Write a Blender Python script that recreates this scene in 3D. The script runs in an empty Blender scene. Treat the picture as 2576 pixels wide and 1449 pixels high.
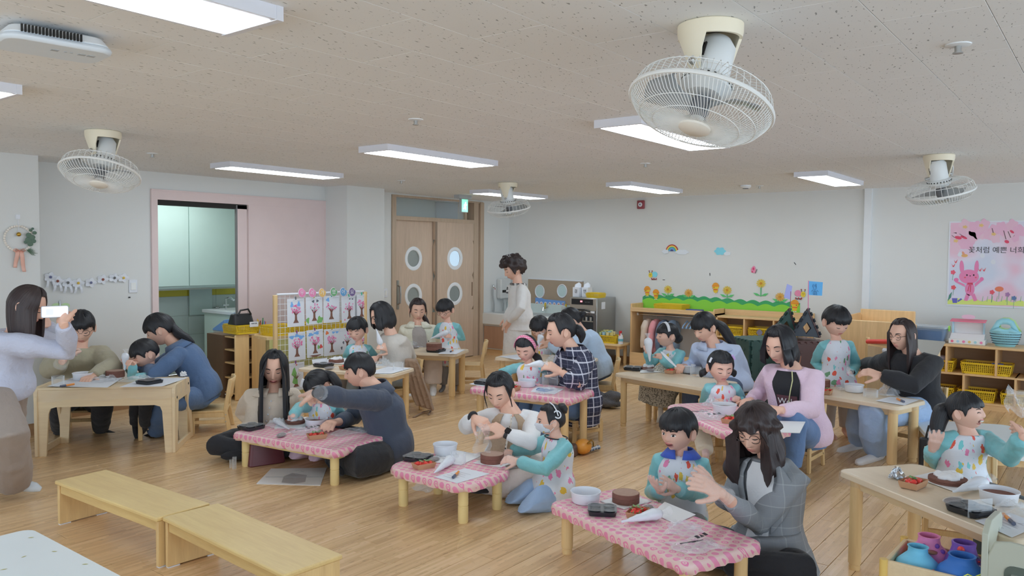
import bpy,math,random
import numpy as np
from mathutils import Vector,Matrix
rnd=random.Random(7)
COL=bpy.context.scene.collection
SC=bpy.context.scene
pi=math.pi
# ---------------------------------------------------------------- camera, world, light, exposure
F,CX,CY,EYE=1982.84,1288.0,724.5,1.6
def _rot(ax,a,v):return v*math.cos(a)+np.cross(ax,v)*math.sin(a)+ax*np.dot(ax,v)*(1-math.cos(a))
_up,_ri,_fw=np.array([0,0,1.]),np.array([1.,0,0]),np.array([0,1.,0])
_y,_p,_r=math.radians(-52.3378),math.radians(-2.5984),math.radians(-.46404)
_fw,_ri=_rot(_up,_y,_fw),_rot(_up,_y,_ri)
RH,FH=_ri.copy(),_fw.copy()
_fw,_up=_rot(_ri,_p,_fw),_rot(_ri,_p,_up)
_ri,_up=_rot(_fw,_r,_ri),_rot(_fw,_r,_up)
OC=np.array([0,0,EYE])
cam=bpy.data.cameras.new('camera');cam.sensor_width=36;cam.lens=F/2576*36;cam.clip_start=.05;cam.clip_end=60
co=bpy.data.objects.new('camera',cam);COL.objects.link(co);SC.camera=co
m=np.eye(4);m[:3,0],m[:3,1],m[:3,2],m[:3,3]=_ri,_up,-_fw,OC
co.matrix_world=Matrix(m.tolist())
w=bpy.data.worlds.new('sky');SC.world=w;w.use_nodes=True
w.node_tree.nodes['Background'].inputs[0].default_value=(.82,.985,1.14,1)
w.node_tree.nodes['Background'].inputs[1].default_value=2.0
SC.view_settings.view_transform='Standard';SC.view_settings.look='None'
SC.view_settings.exposure=0.27;SC.view_settings.gamma=1;SC.view_settings.use_curve_mapping=False
LAMP=10.0
SC.cycles.max_bounces=8;SC.cycles.transparent_max_bounces=24;SC.cycles.diffuse_bounces=4
SC.cycles.caustics_reflective=False;SC.cycles.caustics_refractive=False
H,YL,XR=2.39,7.84,10.06
# ---------------------------------------------------------------- picture point -> place in the room
def ray(x,y):return _fw+_ri*(x-CX)/F-_up*(y-CY)/F
def at(x,y,z=0.0):d=ray(x,y);return OC+d*((z-EYE)/d[2])
def atl(x,y,Y=YL):d=ray(x,y);return OC+d*(Y/d[1])
def atr(x,y,X=XR):d=ray(x,y);return OC+d*(X/d[0])
def W(x,y,D):return OC+ray(x,y)*D
def V3(*a):return np.array(a,float)
def nrm(v):v=np.asarray(v,float);n=np.linalg.norm(v);return v/n if n>1e-9 else v
# ---------------------------------------------------------------- mesh builder
class MB:
 def __init__(s):s.v,s.f,s.uv=[],[],None
 def add(s,vs,fs):
  o=len(s.v);s.v.extend([tuple(map(float,p))for p in vs]);s.f.extend([tuple(i+o for i in f)for f in fs]);return s
 def box(s,a,b,M=None):
  x0,y0,z0=a;x1,y1,z1=b
  vs=[V3(x,y,z)for z in(z0,z1)for x,y in((x0,y0),(x1,y0),(x1,y1),(x0,y1))]
  if M is not None:vs=[M(v)for v in vs]
  return s.add(vs,[(3,2,1,0),(4,5,6,7),(0,1,5,4),(1,2,6,5),(2,3,7,6),(3,0,4,7)])
 def prism(s,poly,z0,z1,M=None,top=None):
  n=len(poly);top=top or poly
  vs=[V3(x,y,z0)for x,y in poly]+[V3(x,y,z1)for x,y in top]
  if M is not None:vs=[M(v)for v in vs]
  return s.add(vs,[tuple(range(n))[::-1],tuple(range(n,2*n))]+[(i,(i+1)%n,n+(i+1)%n,n+i)for i in range(n)])
 def loft(s,rings,cap=True,close=False):
  n=len(rings[0]);vs=[p for r in rings for p in r];fs=[]
  k=len(rings)
  for j in range(k if close else k-1):
   j2=(j+1)%k
   for i in range(n):fs.append((j*n+i,j*n+(i+1)%n,j2*n+(i+1)%n,j2*n+i))
  if cap and not close:fs+=[tuple(range(n))[::-1],tuple(range((k-1)*n,k*n))]
  return s.add(vs,fs)
 def tube(s,pts,r,n=8,close=False,cap=True,rb=None,ref=None):
  pts=[np.asarray(p,float)for p in pts];k=len(pts)
  if not hasattr(r,'__len__'):r=[r]*k
  if rb is None:rb=r
  elif not hasattr(rb,'__len__'):rb=[rb]*k
  rings=[];u=None
  for i in range(k):
   t=nrm(pts[(i+1)%k]-pts[i-1])if close else nrm(pts[min(i+1,k-1)]-pts[max(i-1,0)])
   if ref is not None:u=nrm(np.asarray(ref,float)-t*np.dot(ref,t))
   elif u is None:a=V3(0,0,1)if abs(t[2])<.9 else V3(1,0,0);u=nrm(np.cross(t,a))
   else:u=nrm(u-t*np.dot(u,t))
   w_=np.cross(t,u)
   rings.append([pts[i]+u*r[i]*math.cos(2*pi*j/n)+w_*rb[i]*math.sin(2*pi*j/n)for j in range(n)])
  return s.loft(rings,cap,close)
 def cyl(s,p,q,r0,r1=None,n=16):return s.tube([p,q],[r0,r0 if r1 is None else r1],n)
 def lathe(s,prof,n=24,M=None,cap=False):
  rings=[[V3(r*math.cos(2*pi*j/n),r*math.sin(2*pi*j/n),z)for j in range(n)]for r,z in prof]
  if M is not None:rings=[[M(p)for p in r]for r in rings]
  return s.loft(rings,cap)
 def ell(s,c,r,n=12,m=8,M=None):
  c=np.asarray(c,float);r=np.asarray(r if hasattr(r,'__len__')else(r,r,r),float)
  rings=[]
  for i in range(m+1):
   e=-pi/2+pi*i/m;ce=max(math.cos(e),.02)
   q=[V3(ce*math.cos(2*pi*j/n),ce*math.sin(2*pi*j/n),math.sin(e))*r for j in range(n)]
   rings.append([(M(p)if M else p)+c for p in q])
  return s.loft(rings)
 def grid(s,fn,nu,nv):
  vs=[fn(i/nu,j/nv)for j in range(nv+1)for i in range(nu+1)]
  return s.add(vs,[(j*(nu+1)+i,j*(nu+1)+i+1,(j+1)*(nu+1)+i+1,(j+1)*(nu+1)+i)for j in range(nv)for i in range(nu)])
 def strip(s,a,b):return s.add(list(a)+list(b),[(i,i+1,len(a)+i+1,len(a)+i)for i in range(len(a)-1)])
 def mesh(s,name,smooth=35):
  me=bpy.data.meshes.new(name);me.from_pydata(s.v,[],s.f);me.update()
  if smooth:
   me.polygons.foreach_set('use_smooth',[True]*len(me.polygons));me.set_sharp_from_angle(angle=math.radians(smooth))
  return me
 def build(s,name,mat,parent=None,loc=None,smooth=35,bevel=0,fix=False):
  me=s.mesh(name,smooth)
  if fix:
   import bmesh
   bm=bmesh.new();bm.from_mesh(me);bmesh.ops.recalc_face_normals(bm,faces=bm.faces);bm.to_mesh(me);bm.free()
  me.materials.append(mat)
  o=bpy.data.objects.new(name,me);COL.objects.link(o)
  if parent is not None:o.parent=parent
  if loc is not None:o.location=[float(c)for c in loc]
  if bevel:
   b=o.modifiers.new('edge','BEVEL');b.width=bevel;b.segments=2;b.limit_method='ANGLE';b.angle_limit=.6
  return o
def thing(name,label,cat,loc=(0,0,0),rz=0,group=None):
 o=bpy.data.objects.new(name,None);COL.objects.link(o);o.empty_display_size=.05
 o.location=[float(c)for c in loc];o.rotation_euler=(0,0,rz);o['label']=label;o['category']=cat
 if group:o['group']=group
 return o
def tag(o,label,cat,group=None):
 o['label']=label;o['category']=cat
 if group:o['group']=group
 return o
def struct(o):o['kind']='structure';return o
def dup(root,loc=None,rz=None,label=None):
 def cp(o,par):
  c=o.copy();COL.objects.link(c);c.parent=par
  for ch in o.children:cp(ch,c)
  return c
 r=cp(root,root.parent)
 if loc is not None:r.location=[float(c)for c in loc]
 if rz is not None:r.rotation_euler=(0,0,rz)
 if label:r['label']=label
 return r
def frame(o,x,y=None,z=None):
 """local->world map with origin o, axes x, y, z"""
 o,x,y,z=[np.asarray(a,float)for a in(o,x,y,z)]
 return lambda p:o+x*p[0]+y*p[1]+z*p[2]
def rz2(a,o=(0,0,0)):
 c,s_=math.cos(a),math.sin(a);o=np.asarray(o,float)
 return lambda p:o+V3(c*p[0]-s_*p[1],s_*p[0]+c*p[1],p[2])
def rrect(w_,d,r,n=4,cx=0,cy=0):
 out=[]
 for qx,qy,a0 in((1,1,0),(-1,1,pi/2),(-1,-1,pi),(1,-1,1.5*pi)):
  for i in range(n+1):
   a=a0+pi/2*i/n;out.append((cx+qx*(w_/2-r)+r*math.cos(a),cy+qy*(d/2-r)+r*math.sin(a)))
 return out
 # ---------------------------------------------------------------- materials
K=1.5
def lin(c):return c/12.92 if c<=.04045 else((c+.055)/1.055)**2.4
def rgb(c,k=None):
 k=K if k is None else k
 v=[lin(x/255.)*k for x in c];mx=max(v)
 if mx>.88:v=[x*.88/mx for x in v]
 return(v[0],v[1],v[2],1)
class NT:
 def __init__(s,name):
  s.m=bpy.data.materials.new(name);s.m.use_nodes=True;s.t=s.m.node_tree;s.b=s.t.nodes['Principled BSDF']
 def n(s,typ,**kw):
  nd=s.t.nodes.new('ShaderNode'+typ)
  for k,v in kw.items():setattr(nd,k,v)
  return nd
 def put(s,sock,v):
  if isinstance(v,bpy.types.NodeSocket):s.t.links.new(v,sock)
  elif v is not None:sock.default_value=v
 def math(s,op,a,b=None,c=None,clamp=False):
  nd=s.n('Math',operation=op,use_clamp=clamp)
  for i,v in enumerate((a,b,c)):s.put(nd.inputs[i],v)
  return nd.outputs[0]
 def mix(s,f,a,b,mode='MIX'):
  nd=s.n('Mix',data_type='RGBA',blend_type=mode);s.put(nd.inputs[0],f);s.put(nd.inputs[6],a);s.put(nd.inputs[7],b);return nd.outputs[2]
 def pos(s,kind='Object',scale=(1,1,1),loc=(0,0,0),rot=(0,0,0)):
  src=s.n('NewGeometry').outputs['Position']if kind=='World' else s.n('TexCoord').outputs[kind]
  mp=s.n('Mapping');s.put(mp.inputs[0],src);mp.inputs[3].default_value=scale;mp.inputs[1].default_value=loc;mp.inputs[2].default_value=rot
  return mp.outputs[0]
 def noise(s,vec,scale=5.,det=2.,rough=.5,out=0):
  nd=s.n('TexNoise');s.put(nd.inputs['Vector'],vec);nd.inputs['Scale'].default_value=scale;nd.inputs['Detail'].default_value=det;nd.inputs['Roughness'].default_value=rough
  return nd.outputs[out]
 def ramp(s,f,stops,interp='LINEAR'):
  nd=s.n('ValToRGB');s.put(nd.inputs[0],f);cr=nd.color_ramp;cr.interpolation=interp
  while len(cr.elements)<len(stops):cr.elements.new(.5)
  for e,(p,c)in zip(cr.elements,stops):e.position=p;e.color=c if hasattr(c,'__len__')else(c,c,c,1)
  return nd.outputs[0]
 def bump(s,h,strength=.3,dist=.01):
  nd=s.n('Bump');s.put(nd.inputs['Height'],h);nd.inputs['Strength'].default_value=strength;nd.inputs['Distance'].default_value=dist
  s.t.links.new(nd.outputs[0],s.b.inputs['Normal'])
 def sep(s,vec):
  nd=s.n('SeparateXYZ');s.put(nd.inputs[0],vec);return nd.outputs
 def comb(s,x,y,z=0.):
  nd=s.n('CombineXYZ')
  for i,v in enumerate((x,y,z)):s.put(nd.inputs[i],v)
  return nd.outputs[0]
 def vor(s,vec,scale,out='Distance',rand=1.,feat='F1'):
  nd=s.n('TexVoronoi',feature=feat);s.put(nd.inputs['Vector'],vec);nd.inputs['Scale'].default_value=scale;nd.inputs['Randomness'].default_value=rand
  return nd
 def fin(s,col=None,rough=None,metal=None,**kw):
  s.put(s.b.inputs['Base Color'],col);s.put(s.b.inputs['Roughness'],rough);s.put(s.b.inputs['Metallic'],metal)
  for k,v in kw.items():s.put(s.b.inputs[k.replace('_',' ')],v)
  return s.m
_mc={}
def pm(name,c,rough=.55,var=.08,sc=6.,bump=0,bsc=60.,metal=0,k=None,**kw):
 if name in _mc:return _mc[name]
 t=NT(name);v=t.pos()
 col=rgb(c,k)
 f=t.noise(v,sc,3)
 cc=t.mix(f,tuple(x*(1-var)for x in col[:3])+(1,),tuple(min(x*(1+var),.95)for x in col[:3])+(1,))
 if bump:t.bump(t.noise(v,bsc,3),bump,.01)
 _mc[name]=t.fin(cc,rough,metal,**kw);return _mc[name]
def wood(name,c,axis=0,sc=1.,rough=.42,var=.16):
 if name in _mc:return _mc[name]
 t=NT(name);s3=[14*sc]*3;s3[axis]=1.1*sc
 v=t.pos('Object',tuple(s3));f=t.noise(v,2.2,4,.6);v2=t.pos('Object',tuple(x*5 for x in s3));g=t.noise(v2,2.,2)
 s4=[3.*sc]*3;s4[axis]=.8;b=t.noise(t.pos('Object',tuple(s4)),2.,1)
 f=t.math('ADD',t.math('MULTIPLY',f,.5),t.math('ADD',t.math('MULTIPLY',g,.2),t.math('MULTIPLY',b,.3)))
 col=rgb(c);lo=tuple(x*(1-var*1.6)*q for x,q in zip(col[:3],(1,.98,.94)))+(1,);hi=tuple(min(x*(1+var),.9)for x in col[:3])+(1,)
 cc=t.ramp(f,[(.32,lo),(.68,hi)])
 t.bump(g,.06,.003);_mc[name]=t.fin(cc,rough);return _mc[name]
def film(name,alpha=.22,tint=(.9,.93,.97),rough=.12,crump=18.,bmp=.5):
 if name in _mc:return _mc[name]
 t=NT(name);v=t.pos()
 n=t.noise(v,crump,3,.55);t.bump(n,bmp,.02)
 a=t.ramp(n,[(.3,alpha*.7),(.6,alpha),(.75,min(1,alpha*1.7))])
 _mc[name]=t.fin(tint+(1,),rough,0,Alpha=a,Specular_IOR_Level=.9);return _mc[name]
def clear(name='clear_plastic',alpha=.16,tint=(.85,.9,.95),edge=.5):
 if name in _mc:return _mc[name]
 t=NT(name);lw=t.n('LayerWeight');lw.inputs[0].default_value=.35
 a=t.math('ADD',t.math('MULTIPLY',lw.outputs['Facing'],edge),alpha,clamp=True)
 _mc[name]=t.fin(tint+(1,),.06,0,Alpha=a,Specular_IOR_Level=.8);return _mc[name]
def emis(name,c,s_):
 t=NT(name);t.fin((.8,.8,.8,1),.5);t.put(t.b.inputs['Emission Color'],tuple(c)+(1,));t.b.inputs['Emission Strength'].default_value=s_;return t.m
def floor_mat():
 t=NT('bamboo_floor');p=t.pos('World');xyz=t.sep(p)
 oi=t.n('ObjectInfo').outputs['Random']
 row=t.math('FLOOR',t.math('MULTIPLY',xyz[1],55.));wn=t.n('TexWhiteNoise',noise_dimensions='1D');t.put(wn.inputs['W'],row)
 sx=t.math('ADD',xyz[0],t.math('MULTIPLY',wn.outputs[0],3.));cell=t.math('FLOOR',t.math('MULTIPLY',sx,3.3))
 w2=t.n('TexWhiteNoise',noise_dimensions='2D');t.put(w2.inputs['Vector'],t.comb(row,cell))
 g=t.noise(t.comb(t.math('MULTIPLY',xyz[0],3.),t.math('MULTIPLY',xyz[1],90.)),1.6,3)
 f=t.math('ADD',t.math('MULTIPLY',w2.outputs[0],.4),t.math('ADD',t.math('MULTIPLY',g,.45),t.math('MULTIPLY',oi,.15)))
 big=t.noise(p,.7,2)
 c=t.ramp(f,[(.2,rgb((174,142,104),1.5)),(.5,rgb((190,158,118),1.5)),(.8,rgb((202,172,134),1.5))])
 knot=t.ramp(t.noise(t.comb(t.math('MULTIPLY',xyz[0],14.),t.math('MULTIPLY',xyz[1],60.)),1.3,1),[(.66,1.),(.74,.72)])
 c=t.mix(1.,c,knot,'MULTIPLY')
 t.bump(g,.03,.002)
 return t.fin(c,t.ramp(big,[(.3,.2),(.7,.32)]),0,Specular_IOR_Level=.5)
def ceil_mat():
 t=NT('mineral_ceiling');p=t.pos('World');xyz=t.sep(p)
 warp=t.noise(p,6.,2,out=1);q=t.n('VectorMath',operation='ADD');t.put(q.inputs[0],p)
 w2=t.n('VectorMath',operation='SCALE');t.put(w2.inputs[0],warp);w2.inputs[3].default_value=.02;t.put(q.inputs[1],w2.outputs[0])
 s_=t.sep(q.outputs[0])
 a=t.math('MULTIPLY',t.math('ADD',s_[0],t.math('MULTIPLY',s_[1],.25)),26.);b=t.math('MULTIPLY',t.math('SUBTRACT',s_[1],t.math('MULTIPLY',s_[0],.25)),80.)
 f=t.noise(t.comb(a,b),1.,1.);f2=t.noise(t.comb(t.math('MULTIPLY',s_[0],60.),t.math('MULTIPLY',s_[1],60.)),1.,1.)
 m1=t.ramp(f,[(.685,1.),(.72,.42)]);m2=t.ramp(f2,[(.72,1.),(.76,.55)])
 c=t.mix(1.,(.88,.88,.88,1),m1,'MULTIPLY');c=t.mix(1.,c,m2,'MULTIPLY')
 oi=t.n('ObjectInfo').outputs['Random'];c=t.mix(1.,c,t.ramp(oi,[(0,.975),(1,1.)]),'MULTIPLY')
 return t.fin(c,.9)
def dots_mat():
 t=NT('pink_dot_cloth');p=t.pos();x=t.sep(p)
 S=21.
 u,v=t.math('MULTIPLY',x[0],S),t.math('MULTIPLY',t.math('ADD',x[1],t.math('MULTIPLY',x[2],.8)),S)
 r=t.math('FLOOR',v);u=t.math('ADD',u,t.math('MULTIPLY',t.math('MODULO',t.math('ABSOLUTE',r),2.),.5))
 cu=t.math('FLOOR',u);wn=t.n('TexWhiteNoise',noise_dimensions='2D');t.put(wn.inputs['Vector'],t.comb(cu,r))
 du=t.math('SUBTRACT',t.math('SUBTRACT',u,cu),.5);dv=t.math('SUBTRACT',t.math('SUBTRACT',v,r),.5)
 d=t.math('SQRT',t.math('ADD',t.math('POWER',du,2.),t.math('POWER',dv,2.)))
 disc=t.math('LESS_THAN',d,.36);hole=t.math('LESS_THAN',d,.2);ring=t.math('LESS_THAN',wn.outputs[0],.36)
 core=t.math('LESS_THAN',d,.1)
 msk=t.math('SUBTRACT',disc,t.math('MULTIPLY',ring,t.math('SUBTRACT',hole,core)),clamp=True)
 pk=t.mix(wn.outputs[0],rgb((222,128,165)),rgb((232,150,180)))
 c=t.mix(msk,rgb((232,198,192)),pk)
 t.bump(t.noise(p,40.,3),.25,.008);return t.fin(c,.35)
def print_mat(name='animal_print_vinyl',wrap=True):
 t=NT(name);p=t.pos()
 if wrap:at_=t.n('Attribute');at_.attribute_name='wrap';p=at_.outputs['Vector']
 wv=t.noise(p,46.,1,out=1);q=t.n('VectorMath',operation='MULTIPLY_ADD');t.put(q.inputs[0],wv);q.inputs[1].default_value=(.032,)*3;t.put(q.inputs[2],p)
 pal_=[rgb(x)for x in((224,130,172),(214,178,70),(110,180,184),(216,84,66),(226,140,178),(96,140,106))]
 c=rgb((205,208,216))
 for sc,r0,rv,prob in((13.5,.24,.12,1.),(27.,.1,.12,.55)):
  vo=t.vor(q.outputs[0],sc,rand=.7);d=vo.outputs['Distance'];cs=t.sep(vo.outputs['Color'])
  msk=t.math('MULTIPLY',t.math('LESS_THAN',d,t.math('ADD',r0,t.math('MULTIPLY',cs[1],rv))),t.math('LESS_THAN',cs[2],prob))
  c=t.mix(msk,c,t.ramp(cs[0],[(0,pal_[0]),(.22,pal_[1]),(.42,pal_[2]),(.6,pal_[3]),(.74,pal_[4]),(.86,pal_[5])],'CONSTANT'))
 t.bump(t.noise(t.pos(),25.,3),.3,.01);return t.fin(c,.4)
def plaid_mat(name,base,line,line2,S,w1=.1,w2=.05,soft=.5,bands=None):
 t=NT(name);p=t.pos();x=t.sep(p);hv=t.math('ADD',t.math('MULTIPLY',x[0],.75),t.math('MULTIPLY',x[1],-.66))
 c=rgb(base)
 if bands:
  for a in(hv,x[2]):
   fr=t.math('FRACT',t.math('MULTIPLY',a,S*.5));c=t.mix(t.math('MULTIPLY',t.math('LESS_THAN',fr,.5),.5),c,rgb(bands))
 for a in(hv,x[2]):
  fr=t.math('FRACT',t.math('MULTIPLY',a,S));c=t.mix(t.math('MULTIPLY',t.math('LESS_THAN',fr,w1),soft),c,rgb(line))
  fr=t.math('FRACT',t.math('MULTIPLY',a,S*2.));c=t.mix(t.math('MULTIPLY',t.math('LESS_THAN',fr,w2),soft*.5),c,rgb(line2))
 t.bump(t.noise(p,18.,3),.35,.015);return t.fin(c,.85)
def cloth(name,c,rough=.85,bump=.3,bsc=22.,var=.1,k=None,fine=True):
 if name in _mc:return _mc[name]
 t=NT(name);p=t.pos();col=rgb(c,k)
 f=t.noise(p,9.,3)
 cc=t.mix(f,tuple(x*(1-var)for x in col[:3])+(1,),tuple(min(x*(1+var),.92)for x in col[:3])+(1,))
 h_=t.noise(p,bsc,3,.55)
 t.bump(h_,bump,.02);_mc[name]=t.fin(cc,rough,0,Sheen_Weight=.15);return _mc[name]
def hair_mat(name,c):
 if name in _mc:return _mc[name]
 t=NT(name);uv=t.n('UVMap').outputs[0];s_=t.sep(uv)
 n=t.noise(t.comb(t.math('MULTIPLY',s_[0],90.),t.math('MULTIPLY',s_[1],2.5)),1.,3)
 col=rgb(c,1.3);cc=t.mix(n,tuple(x*.55 for x in col[:3])+(1,),tuple(x*1.6 for x in col[:3])+(1,))
 t.bump(n,.5,.01);_mc[name]=t.fin(cc,.42,0,Specular_IOR_Level=.45);return _mc[name]
def skin_mat(name,c):
 if name in _mc:return _mc[name]
 t=NT(name);p=t.pos();col=rgb(c)
 f=t.noise(p,14.,3)
 cc=t.mix(f,tuple(x*q for x,q in zip(col[:3],(.97,.9,.88)))+(1,),tuple(min(.9,x*1.04)for x in col[:3])+(1,))
 _mc[name]=t.fin(cc,.5,0,Subsurface_Weight=.0);return _mc[name]
def sst(a,b,x):
 t=min(1,max(0,(x-a)/(b-a)));return t*t*(3-2*t)
def text(name,body,size,mat,parent,o,x,y,n=None,align='CENTER',ext=.0008):
 """flat lettering as a mesh; o origin, x writing direction, y up, in the parent's coordinates"""
 c=bpy.data.curves.new(name,'FONT');c.body=body;c.size=size;c.extrude=ext;c.align_x=align;c.align_y='CENTER';c.resolution_u=3
 t=bpy.data.objects.new(name,c);COL.objects.link(t);bpy.context.view_layer.update()
 me=bpy.data.meshes.new_from_object(t);bpy.data.objects.remove(t);bpy.data.curves.remove(c)
 me.name=name;me.materials.clear();me.materials.append(mat)
 ob=bpy.data.objects.new(name,me);COL.objects.link(ob);ob.parent=parent
 x,y=nrm(x),nrm(y);m_=np.eye(4);m_[:3,0],m_[:3,1],m_[:3,2],m_[:3,3]=x,y,np.cross(x,y),o;ob.matrix_local=Matrix(m_.tolist());return ob
 # ---------------------------------------------------------------- the room
WALLM=pm('white_wall',(172,172,170),.75,.02,3.,.04,120.,k=1.85);TRIMW=pm('white_trim',(196,198,200),.5,.03);PINKP=pm('pink_panel',(172,156,154),.55,.04,k=1.95)
DOORW=wood('beech_laminate',(172,152,134),2,1.3,.45,.1);FRAMEW=wood('frame_laminate',(164,145,126),2,1.4,.45,.1);BASEM=wood('skirting_wood',(150,116,84),0,1.,.45)
FLOORM,CEILM=floor_mat(),ceil_mat()
SILVER=pm('brushed_steel',(170,170,168),.32,.04,metal=.9,k=1.2);CHROME=pm('chrome',(200,202,205),.12,.02,metal=1.,k=1.2)
GLASS=clear('door_glass',.12,(.8,.9,.92));BLK=pm('black_plastic',(34,35,38),.4,.05,k=1.1);DARK=pm('dark_gap',(40,38,36),.8,k=1.)
fl=MB().box((-4,-3,-.08),(10.2,9.6,-.012)).build('floor',pm('screed',(120,96,66),.8));struct(fl)
PW,PL=.1265,1.26
cells=[]
for j in range(-6,64):
 off=(j*0.437%1)*PL
 for i in range(-1,10):
  x0,y0=i*PL-off+.3,j*PW
  if x0>10.05 or y0>7.8 or x0+PL<1.2:continue
  c=V3(x0+PL/2,y0+PW/2,0);v=c-OC;z=v@_fw
  if z<1.5:continue
  sx=CX+F*(v@_ri)/z;sy=CY-F*(v@_up)/z
  if-500<sx<3050 and sy<1750:cells.append((z,x0,y0))
cells.sort();g=.0012
one=MB();one.prism([(g,g),(PL-g,g),(PL-g,PW-g),(g,PW-g)],-.012,-.0012,top=[(g,g)]*0 or None);one.prism([(g,g),(PL-g,g),(PL-g,PW-g),(g,PW-g)],-.0012,0,top=[(2*g,2*g),(PL-2*g,2*g),(PL-2*g,PW-2*g),(2*g,PW-2*g)])
pme=one.mesh('plank',0);pme.materials.append(FLOORM);rest=MB()
for k,(z,x0,y0)in enumerate(cells):
 xe=min(PL,10.05-x0)
 if k<300 and xe==PL:
  o=bpy.data.objects.new('plank',pme);COL.objects.link(o);o.parent=fl;o.location=(x0,y0,0)
 else:rest.prism([(x0+g,y0+g),(x0+xe-g,y0+g),(x0+xe-g,y0+PW-g),(x0+g,y0+PW-g)],-.012,0)
o=rest.build('far_planks',FLOORM,fl,smooth=0);o['kind']='stuff'
MB().box((-4,-3,-.012),(1.2,9,-.0005)).build('near_floor_strip',FLOORM,fl,smooth=0)['kind']='stuff'
ce=MB().box((-4,-3,H+.012),(10.2,8.0,H+.1)).build('ceiling',pm('ceiling_void',(60,58,56),.9));struct(ce)
TW,TLn=.313,.6455
cells=[]
for j in range(-8,26):
 y0=.36+(j)*TW-TW
 for i in range(-3,15):
  x0=1.29+i*TLn+(TLn/2 if j%2 else 0)
  if x0+TLn<.2 or x0>10.06 or y0>7.84:continue
  c=V3(x0+TLn/2,y0+TW/2,H);v=c-OC;z=v@_fw
  if z<.8:continue
  sx=CX+F*(v@_ri)/z;sy=CY-F*(v@_up)/z
  if-600<sx<3100 and sy>-500:cells.append((z,x0,y0))
cells.sort();g=.0009
def tilem(mb,x0,y0,xe,ye):
 b=.001;r=[(x0+g,y0+g),(x0+xe-g,y0+g),(x0+xe-g,y0+ye-g),(x0+g,y0+ye-g)];q=[(x0+g+b,y0+g+b),(x0+xe-g-b,y0+g+b),(x0+xe-g-b,y0+ye-g-b),(x0+g+b,y0+ye-g-b)]
 return mb.prism(q,0,b,top=r).prism(r,b,.012)
tme=tilem(MB(),0,0,TLn,TW).mesh('ceiling_tile',0);tme.materials.append(CEILM);rest=MB()
for k,(z,x0,y0)in enumerate(cells):
 xe,ye=min(TLn,10.06-x0),min(TW,7.85-y0)
 if xe<=0.01 or ye<=.01:continue
 if k<300 and xe==TLn and ye==TW:
  o=bpy.data.objects.new('ceiling_tile',tme);COL.objects.link(o);o.parent=ce;o.location=(x0,y0,H)
 else:tilem(rest,x0,y0,xe,ye)
rest.v=[(a,b,c+H)for a,b,c in rest.v];o=rest.build('far_ceiling_tiles',CEILM,ce,smooth=0);o['kind']='stuff'
def wall(name,boxes,mat=WALLM):
 m_=MB()
 for a,b in boxes:m_.box(a,b)
 return struct(m_.build(name,mat,smooth=0))
YB=YL+.18
wall('wall_left',[((-4,YL,0),(4.15,YB,H)),((4.15,YL,2.2),(6.34,YB,H)),((5.26,YL+.03,0),(6.34,YB,2.2)),((6.34,YL,0),(7.47,YB,H)),((9.41,YL,0),(10.06,YB,H)),((7.47,YL,2.36),(9.41,YB,H))])
wall('pillar_left',[((-4,7.34,0),(2.88,YL,H))]);wall('pillar_right',[((6.34,7.42,0),(6.95,YL,H))])
wall('wall_right',[((XR,-3,0),(XR+.15,YB,H))])
wall('trim_1',[((XR-.05,2.36,0),(XR,2.44,H))],TRIMW)
m_=MB();m_.box((-4,YL-.012,0),(4.15,YL,.1));m_.box((6.96,YL-.012,0),(7.46,YL,.1));struct(m_.build('baseboard_left',BASEM));struct(MB().box((-4,7.328,0),(2.892,7.34,.1)).build('baseboard_pillar',BASEM))
struct(MB().box((XR-.012,-3,0),(XR,7.2,.1)).build('baseboard_right',BASEM))
KW=pm('kitchen_tile',(186,198,196),.25,.03);KY=pm('yellow_tile',(192,178,62),.3,.05);KC=pm('mint_cabinet',(180,196,192),.3,.03)
kx0,kx1,ky1=3.9,6.6,9.55
kw_=struct(MB().box((kx0-.1,ky1,0),(kx1,ky1+.1,H)).build('wall_kitchen_back',pm('grout',(150,156,154),.8)))
struct(MB().box((kx0-.1,YB,0),(kx0,ky1,H)).build('wall_kitchen_left',KW));struct(MB().box((kx1,YB,0),(kx1+.1,ky1,H)).build('wall_kitchen_right',KW));struct(MB().box((kx0-.1,YB,H),(kx1+.1,ky1+.1,H+.1)).build('ceiling_kitchen',WALLM))
tm_=MB().box((.002,-.008,.002),(.398,0,.248)).mesh('wall_tile',0);tm_.materials.append(KW);ty_=MB().box((.002,-.008,.002),(.398,0,.108)).mesh('yellow_wall_tile',0);ty_.materials.append(KY)
for i in range(7):
 for z in(0,.25,.5,.75):
  o=bpy.data.objects.new('wall_tile',tm_);COL.objects.link(o);o.parent=kw_;o.location=(kx0+i*.4,ky1,z)
 o=bpy.data.objects.new('yellow_wall_tile',ty_);COL.objects.link(o);o.parent=kw_;o.location=(kx0+i*.4,ky1,1.0)
 for z in(1.11,1.36,1.61,1.86):
  o=bpy.data.objects.new('wall_tile',tm_);COL.objects.link(o);o.parent=kw_;o.location=(kx0+i*.4,ky1,z)
t=thing('wall_cabinet','pale mint kitchen wall cabinet with two tall doors behind the pink doorway','cabinet',(5.0,9.2,1.12))
cb=MB().box((-.45,-.02,0),(1.05,.34,1.2)).build('carcass',KC,t)
for i in range(2):MB().box((-.44+i*.745,-.045,.03),(.295+i*.745,-.02,1.2)).build('cabinet_door',KC,t,bevel=.003)
MB().box((-.45,-.03,-.02),(1.05,.3,0)).build('light_rail',SILVER,t)
o=MB().box((0,0,0),(.62,.34,.035)).build('granite_shelf',pm('granite',(120,122,118),.5,.4,90.),None,(3.92,9.2,1.06));tag(o,'speckled grey ledge under the kitchen cabinet','shelf')
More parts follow.
